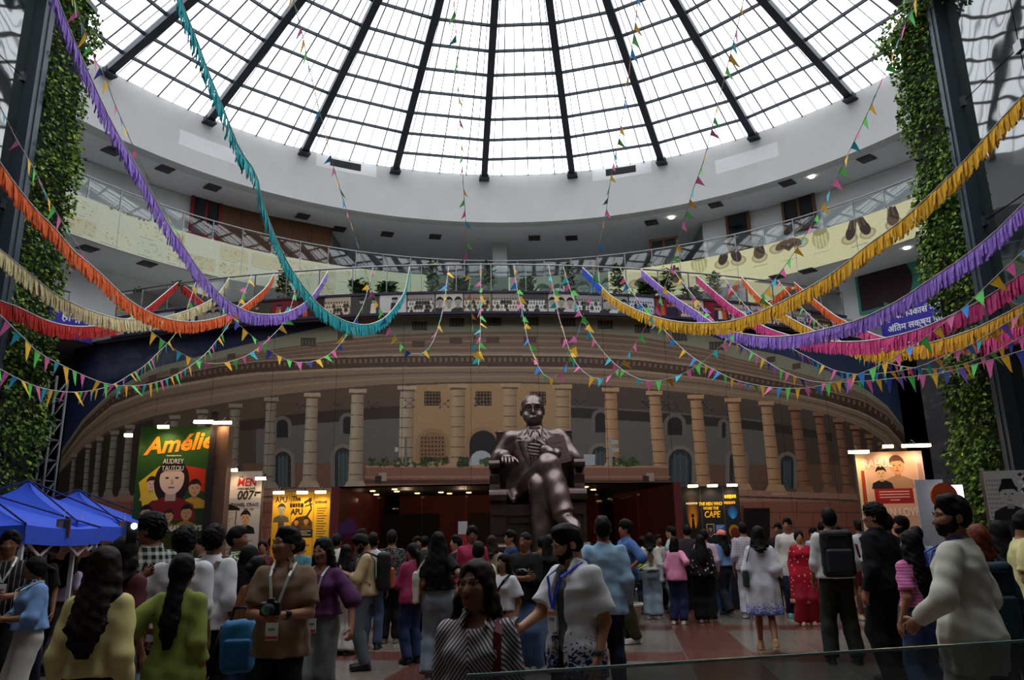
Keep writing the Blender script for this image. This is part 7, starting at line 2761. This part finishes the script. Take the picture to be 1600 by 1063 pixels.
# --- middle
p('bearded man in beige shirt bent over his phone, grey jeans', 572, 842, None, 1047, face=-80, h=1.70, hair='short', head=(0, 36), beard=1, upper=U((194, 166, 120), 'rolled', hem=.90, loose=.03), lower=Lw((92, 102, 112), .02), shoes=(34, 36, 40), arms=('phone', 'phone'), extras=(backpack('black and rust orange backpack on the man in beige shirt', (34, 32, 36), (176, 84, 36), 1.1), phone('phone of the man in beige shirt', 1)), skin=1)
p('man in white shirt from behind near the dark entrance', 584, 832, 12.6, face=176, upper=U((200, 204, 210), 'long', collar=1), lower=Lw(JEAN), skin=2)
p('man in cream shirt from behind under the yellow film board', 527, 834, 14.0, face=170, upper=U((206, 204, 186), 'short', collar=1), lower=Lw(GREY), skin=2)
p('woman in black top with loose hair left of the beige shirt man', 542, 850, 12.0, face=150, fem=True, hair='long', hairlen=.3, upper=U((30, 28, 32)), lower=Lw((210, 206, 198), .04), skin=1)
p('dark-haired man in profile beyond the beige shirt man', 566, 826, 15.0, face=85, upper=U((52, 46, 48)), lower=Lw(BLACK), skin=1)
p('man in dark patterned shirt and black trousers, back turned', 613, 828, None, 1005, face=176, hair='short', upper=U((40, 40, 44), 'elbow', hem=.84, pat=('splotch', (110, 108, 104), (22, .54))), lower=Lw(BLACK, .025), shoes=(130, 116, 100), skin=2)
p('woman in crimson shirt and blue jeans looking left', 645, 848, None, 1037, face=-140, fem=True, hair='pony', hairlen=.12, head=(42, 0), upper=U((170, 48, 92), 'long', hem=.84, loose=.03), lower=Lw((40, 58, 104), .02), arms=('fold', 'hold'), skin=1)
p('woman in black top and light jeans with very long hair, seen from behind', 685, 830, None, 1062, face=176, fem=True, hair='long', hairlen=.42, upper=U((28, 25, 28), 'short', hem=1.02), lower=Lw(LJEAN, .05, flare=1.2), arms=('bag', 'down'), shoes=(180, 176, 170), extras=(tote('off-white cotton tote bag on the shoulder of woman in light jeans', (206, 200, 184), 1, 1.06, .25),), skin=1)
p('curly-haired man in crimson shirt and glasses facing the camera', 738, 822, 12.6, face=4, hair='curly', upper=U((176, 44, 84), 'long', collar=1), lower=Lw(BLACK), extras=(glasses((40, 36, 36)),), skin=2)
p('boy in cream shirt from behind, just behind the striped blouse woman', 748, 846, 9.6, face=172, upper=U((214, 204, 152), 'elbow', loose=.03), lower=Lw(JEAN), skin=1)
p('woman with curly brown hair left of the statue plinth', 769, 836, 13.4, face=160, fem=True, hair='wavy', hairlen=.1, haircol=2, upper=U((150, 140, 120)), lower=Lw(BLACK), skin=1)
p('girl in white puff-sleeved blouse and glasses with a black strap', 787, 864, 9.0, face=-38, fem=True, hair='bob', upper=U((216, 216, 220), 'short', puff=.03, hem=.98), lower=Lw((36, 34, 38), kind='skirt', hem=.5, name='skirt'), extras=(glasses(), strap((26, 24, 26), 1)), skin=1)
p('man in navy shirt looking left beside the statue plinth', 797, 828, 13.6, face=-72, upper=U((40, 58, 96)), lower=Lw(BLACK), skin=1)
p('man in black tee with white script and blue jeans, arms folded', 820, 830, 10.2, face=-16, hair='crop', head=(-10, 0), upper=U((28, 27, 30), 'elbow', hem=.84, loose=.035), lower=Lw((64, 92, 136), .05, flare=1.2), arms=('fold', 'fold'), extras=(scrawl, hip_chain), shoes=(120, 116, 112), skin=2)
p('woman in black top and long denim skirt with curly hair', 859, 835, 10.9, face=174, fem=True, hair='wavy', hairlen=.2, upper=U((28, 26, 30), 'elbow', hem=1.0), lower=Lw((86, 108, 138), .03, kind='skirt', hem=.14, name='skirt'), arms=('phone', 'phone'), skin=1)
p('woman in striped blouse looking at the camera, dark hair and gold earring', 744, 871, 3.5, face=-6, fem=True, near=2, hair='long', hairlen=.26, haircol=2, head=(-20, -3), upper=U((84, 76, 80), 'long', collar=1, hem=.9, loose=.022, neck=.075, vneck=1, pat=('dstripe', (190, 182, 184), (.019, .5)), wr=1.4), lower=Lw(NAVY), arms=('down', 'down'), extras=(earring(1), shoulder_band((96, 24, 38), 1)), skin=2)
p('man in white shirt with blue palm print looking at his phone', 893, 815, 5.2, face=-52, near=1, hair='short', head=(-22, 20), beard=.4, upper=U((216, 214, 216), 'short', kind='open', collar=1, hem=.76, loose=.045, under=mat('tee_grey', (84, 82, 86), .85), pat=('below', (38, 50, 108), (1.16, .55, 22))), lower=Lw((24, 26, 38)), arms=(((.12, -.36, 1.06), (.6, .4, -.9)), 'down'),
  extras=(lanyard((44, 66, 190), 1.10, .0, (206, 110, 50)), cuff(1, (70, 78, 76)), phone('dark phone held out by man in palm print shirt', -1)), skin=0)
p('tall man in light blue shirt seen from behind, right of the palm print man', 941, 806, 8.4, face=178, hair='short', near=1, upper=U((138, 176, 206), 'long', collar=1, hem=.78, loose=.04), lower=Lw((30, 38, 66)), arms=('down', 'hip'), skin=2)
p('man in blue polo shirt and olive trousers facing left', 976, 812, None, 1006, face=-72, hair='curly', upper=U((66, 102, 164), 'elbow', collar=1, hem=.86, loose=.03), lower=Lw((66, 60, 36), .03), shoes=(176, 174, 170), arms=('hold', 'hip'), skin=1)
# --- right group
p('woman in white tee with a printed back and light jeans', 1014, 832, None, 968, face=166, fem=True, hair='long', hairlen=.12, upper=U((206, 200, 188), 'elbow', hem=.95, loose=.03), lower=Lw(LJEAN, .045, flare=1.1), shoes=(190, 186, 178), extras=(back_print,), skin=0)
p('woman in pink shirt and navy jeans looking right', 1053, 838, None, 976, face=150, fem=True, hair='bob', head=(34, 0), upper=U((226, 132, 170), 'rolled', hem=.84, loose=.025), lower=Lw((30, 42, 86), .03), shoes=(206, 196, 174), arms=('bag', 'down'), extras=(tote('grey cloth bag hanging beside the woman in pink shirt', (168, 172, 180), 1, 1.0, .26),), skin=0)
p('woman in black floral blouse and black trousers with long hair', 1093, 835, None, 973, face=176, fem=True, hair='long', hairlen=.36, upper=U((30, 26, 28), 'elbow', hem=.9, loose=.03, pat=('blobs', (206, 184, 170), (12, .22))), lower=Lw((22, 21, 24), .06, flare=1.2), shoes=(180, 170, 150), extras=(sling('black sling bag of the woman in floral blouse', (24, 22, 24), -1),), skin=1, build=1.1)
p('man in mint shirt in profile beside the dark film board', 1047, 822, 17.6, face=-95, upper=U((184, 214, 206), 'long', collar=1), lower=Lw(GREY), skin=0)
p('boy in grey shirt far back between the two women', 1028, 835, 18.6, face=20, upper=U((150, 150, 156)), lower=Lw(BLACK), skin=2)
p('man in pale pink shirt close to the dark film board', 1099, 827, 16.6, face=172, upper=U((206, 168, 186), 'long'), lower=Lw(BLACK), skin=1)
p('dark-haired man at the dark film board, left of the pale pink shirt', 1072, 820, 17.5, face=178, upper=U((60, 52, 60)), lower=Lw(BLACK), skin=1)
p('woman in denim jacket and coral cap with dark jeans', 1126, 828, None, 962, face=-155, fem=True, hair='long', hairlen=.28, head=(10, 0), upper=U((104, 138, 186), 'long', hem=.98, loose=.03), lower=Lw((44, 50, 62), .035), shoes=(60, 60, 62), extras=(cap((236, 130, 110)),), skin=1, legs='walk')
p('man in white checked shirt and pale trousers facing the dark board', 1160, 816, None, 966, face=168, upper=U((196, 188, 196), 'rolled', hem=.84, pat=('check', (150, 140, 156), (.05, .3))), lower=Lw((190, 192, 200), .02), shoes=(180, 176, 172), skin=1)
p('woman in white dress with blue print and tan heels walking away', 1183, 821, None, 1018, face=170, fem=True, hair='wavy', hairlen=.12, upper=U((208, 208, 218), 'elbow', kind='dress', hem=.48, loose=.03, flare=.03, waist=.15, famp=.016, puff=.03, name='dress', pat=('below', (96, 124, 206), (.86, .5, 24))), lower=None, shoes=(176, 136, 96), legs='walk2', arms=('down', 'fore'), extras=(sling('dark green sling bag of the woman in white dress', (38, 56, 50), 1),), skin=1)
p('person in black tee behind the white dress woman', 1214, 817, 17.6, face=-40, upper=U((30, 30, 34)), lower=Lw(BLACK), skin=2)
p('man in white kurta behind the woman in red kurta', 1229, 809, 16.2, face=-12, head=(-22, 0), hair='short', upper=U((212, 206, 198), 'long', hem=.66, kind='kurta'), lower=Lw((28, 36, 60)), shoes=(90, 160, 150), skin=1)
p('woman in red dotted kurta with gold border facing the camera', 1247, 828, None, 978, face=-4, fem=True, hair='bun', head=(-4, 0), upper=U((186, 18, 44), 'long', kind='kurta', hem=.40, loose=.03, flare=.035, neck=.05, pat=('dots', (226, 190, 150), (15, .2)), name='kurta'), lower=Lw((170, 18, 40), .06, flare=1.4), shoes=(190, 150, 120), skin=0,
  extras=(lambda c: sized(c, _border(c), 'hem_border', mat('gold_hem', (176, 124, 84), .6), True),))
p('man in white shirt and dark green trousers with a black backpack', 1293, 793, 10.4, face=170, hair='short', near=0, upper=U((206, 204, 200), 'rolled', hem=.92, loose=.03, collar=1), lower=Lw((46, 48, 42), .03), shoes=(28, 28, 30), legs='wide', arms=('down', 'fore'), extras=(backpack('black backpack on the man in dark green trousers', (24, 24, 28), (36, 36, 42), 1.15),), skin=1)
p('smiling woman in dark red dress and glasses with beige shoes', 1321, 826, None, 970, face=-6, fem=True, hair='long', hairlen=.2, head=(4, 0), upper=U((140, 24, 40), 'short', kind='dress', hem=.62, name='dress', pat=('vstripe', (80, 16, 30), (.05, .4))), lower=None, shoes=(206, 186, 150), arms=('chin', 'down'), extras=(glasses((40, 36, 36)),), skin=1)
p('man in black shirt and black trousers with a blue collar band', 1363, 786, 9.0, face=-150, hair='curly', head=(30, 0), near=1, upper=U((26, 27, 32), 'long', hem=.88, collar=1, loose=.03), lower=Lw((24, 24, 28), .03), extras=(lanyard((40, 70, 190), 1.2, 0, badge=False),), skin=0)
p('man in white trousers half hidden behind the man in black', 1381, 801, 10.4, face=176, hair='short', upper=U((36, 36, 40), 'long'), lower=Lw((208, 206, 208), .03), legs='wide', shoes=(200, 200, 200), skin=1)
p('curly-haired man in profile in front of the peach film board', 1405, 806, 12.2, face=-82, hair='curly', beard=1, upper=U((84, 60, 50)), lower=Lw(BLACK), skin=1)
p('woman in pink striped tee and jeans with long dark hair', 1420, 827, 7.3, face=-165, fem=True, near=1, hair='long', hairlen=.42, upper=U((222, 92, 160), 'short', hem=1.0, pat=('hstripe', (232, 160, 200), (.028, .4)), loose=.022), lower=Lw((56, 92, 146), .02), arms=('down', 'down'), skin=0)
p('bearded man in cream kurta in profile, tallest on the right', 1482, 772, 5.1, face=-136, near=1, hair='short', head=(40, 2), beard=1.4, upper=U((206, 203, 186), 'long', kind='kurta', hem=.70, loose=.04, flare=.01, name='kurta'), lower=Lw((196, 184, 176), .03), arms=('down', ((.23, -.20, .985), (.8, .7, -.2))), extras=(lanyard((44, 62, 170), 1.22, 0, badge=False),), skin=1)
p('person with rust coloured hair and dark teal jacket behind the kurta man', 1524, 818, 6.6, face=178, fem=True, hair='bob', haircol=3, upper=U((24, 52, 62), 'long', loose=.04, hem=.8), lower=Lw(JEAN), extras=(backpack('large dark teal backpack behind the man in cream kurta', (20, 42, 52), (24, 50, 60), 1.45, .16, -.12),), skin=0)
p('woman in dark jacket with long dark hair under the black and white board', 1557, 812, 8.0, face=176, fem=True, hair='long', hairlen=.3, upper=U((34, 36, 44), 'long'), lower=Lw(BLACK), skin=1)
p('stout man in pale yellow shirt and black trousers at the right edge', 1592, 795, 7.6, face=70, head=(0, 20), build=1.16, hair='short', near=1, upper=U((222, 212, 140), 'short', collar=1, hem=.92, loose=.035), lower=Lw(BLACK, .02), skin=1)
p('person in light blue shirt between the pink tee woman and the bearded man', 1430, 822, 11.4, face=170, upper=U((146, 186, 214), 'long'), lower=Lw(GREY), skin=1)
# --- heads in the distance
far = [(150, 842, 13.2, 'dark-haired man in grey shirt in the shade of the right canopy', (90, 90, 96)), (84, 846, 12.6, 'person in brown shirt standing behind the white canopy poles', (96, 70, 52)), (178, 846, 14.2, 'person in pale blue shirt below the small hanging pictures', (150, 180, 196)),
       (318, 838, 11.5, 'far man in black shirt between the two white shirts', (34, 32, 36)), (428, 838, 16.2, 'far man in olive shirt below the yellow film board', (84, 84, 60)), (508, 842, 16.4, 'far man in dark blue shirt below the yellow film board', (44, 52, 80)),
       (652, 838, 14.0, 'far man in black tee beyond the crimson shirt woman', (30, 30, 32)), (664, 838, 16.6, 'far person in charcoal shirt in front of the dark entrance', (60, 60, 62)), (712, 836, 13.2, 'person in black beside the small notice board', (36, 32, 34)),
       (846, 838, 14.4, 'person in brown shirt hidden right below the statue feet', (104, 74, 60)), (1003, 838, 17.6, 'far person in maroon behind the blue polo man', (100, 40, 46)), (1270, 824, 18.2, 'far man in pale shirt right of the red kurta woman', (180, 190, 206)), (1283, 816, 19.4, 'far man in black shirt behind the backpack man', (30, 30, 34)),
       (1306, 822, 17.4, 'far person in white shirt left of the smiling red dress woman', (200, 200, 204)), (1340, 812, 17.0, 'far man in white shirt behind the man in black', (206, 206, 206)), (1443, 806, 14.2, 'man with dark hair left of the round orange sign', (70, 56, 60)), (1392, 812, 15.4, 'far dark-haired person in grey under the peach film board', (120, 116, 116))]
for k, (px, tp, D, lb, c) in enumerate(far):
    p(lb, px, tp, D, face=(175, 20, 160, -60, 178)[k % 5], hair=('short', 'curly', 'short')[k % 3], upper=U(c, 'long' if k % 2 else 'short'), lower=Lw((BLACK, NAVY, GREY)[k % 3]), skin=k % 4, seed=k)
# lit phone held up beside the tall checked-shirt man; blue bag in the hand of the first white shirt
q = at_dist(206, 833, 5.55)
r = thing('phone', 'phone with its white torch lit, held up near the left canopy', 'phone', q, rad(10))
b = MB()
b.box((0, 0, 0), (.07, .009, .14))
b.build('case', mat('phone_case_20', (20, 20, 24), .35), r)
b = MB()
b.lathe([(.016, .001), (.020, .003), (.019, .008), (.008, .012)], (0, 0, 0), 14)
o = b.build('torch', lamp_mat('torch_glow', (240, 246, 255), 60.0), r)
o.rotation_euler = (rad(90), 0, 0)
o.location = (.012, -.004, .045)
q = at_dist(372, 1005, 6.2)
r = thing('blue_bag', 'bright blue rucksack carried low by the man in white shirt', 'bag', (q.x, 6.2, q.z - .22), rad(15))
F = Field()
F.box((0, 0, .2), (.125, .085, .19), .06, .03)
F.wrinkle(.006, 22, 3)
link('bag_body', F.mesh('bag_body', .013, mat('bag_blue', (40, 104, 150), .55, var=.15)), r)
F = Field()
F.box((0, -.085, .15), (.10, .04, .11), .03, .03)
link('front_pocket', F.mesh('front_pocket', .012, mat('bag_blue_dark', (30, 84, 132), .55, var=.15)), r)
b = MB()
b.tube([(-.06, 0, .38), (-.04, 0, .47), (.04, 0, .47), (.06, 0, .38)], .012, 6)
b.tube([(-.12, .02, .34), (-.17, .0, .15), (-.1, .04, .0)], .013, 6)
b.build('handle', mat('bag_strap_black', (24, 24, 28), .7), r, True)
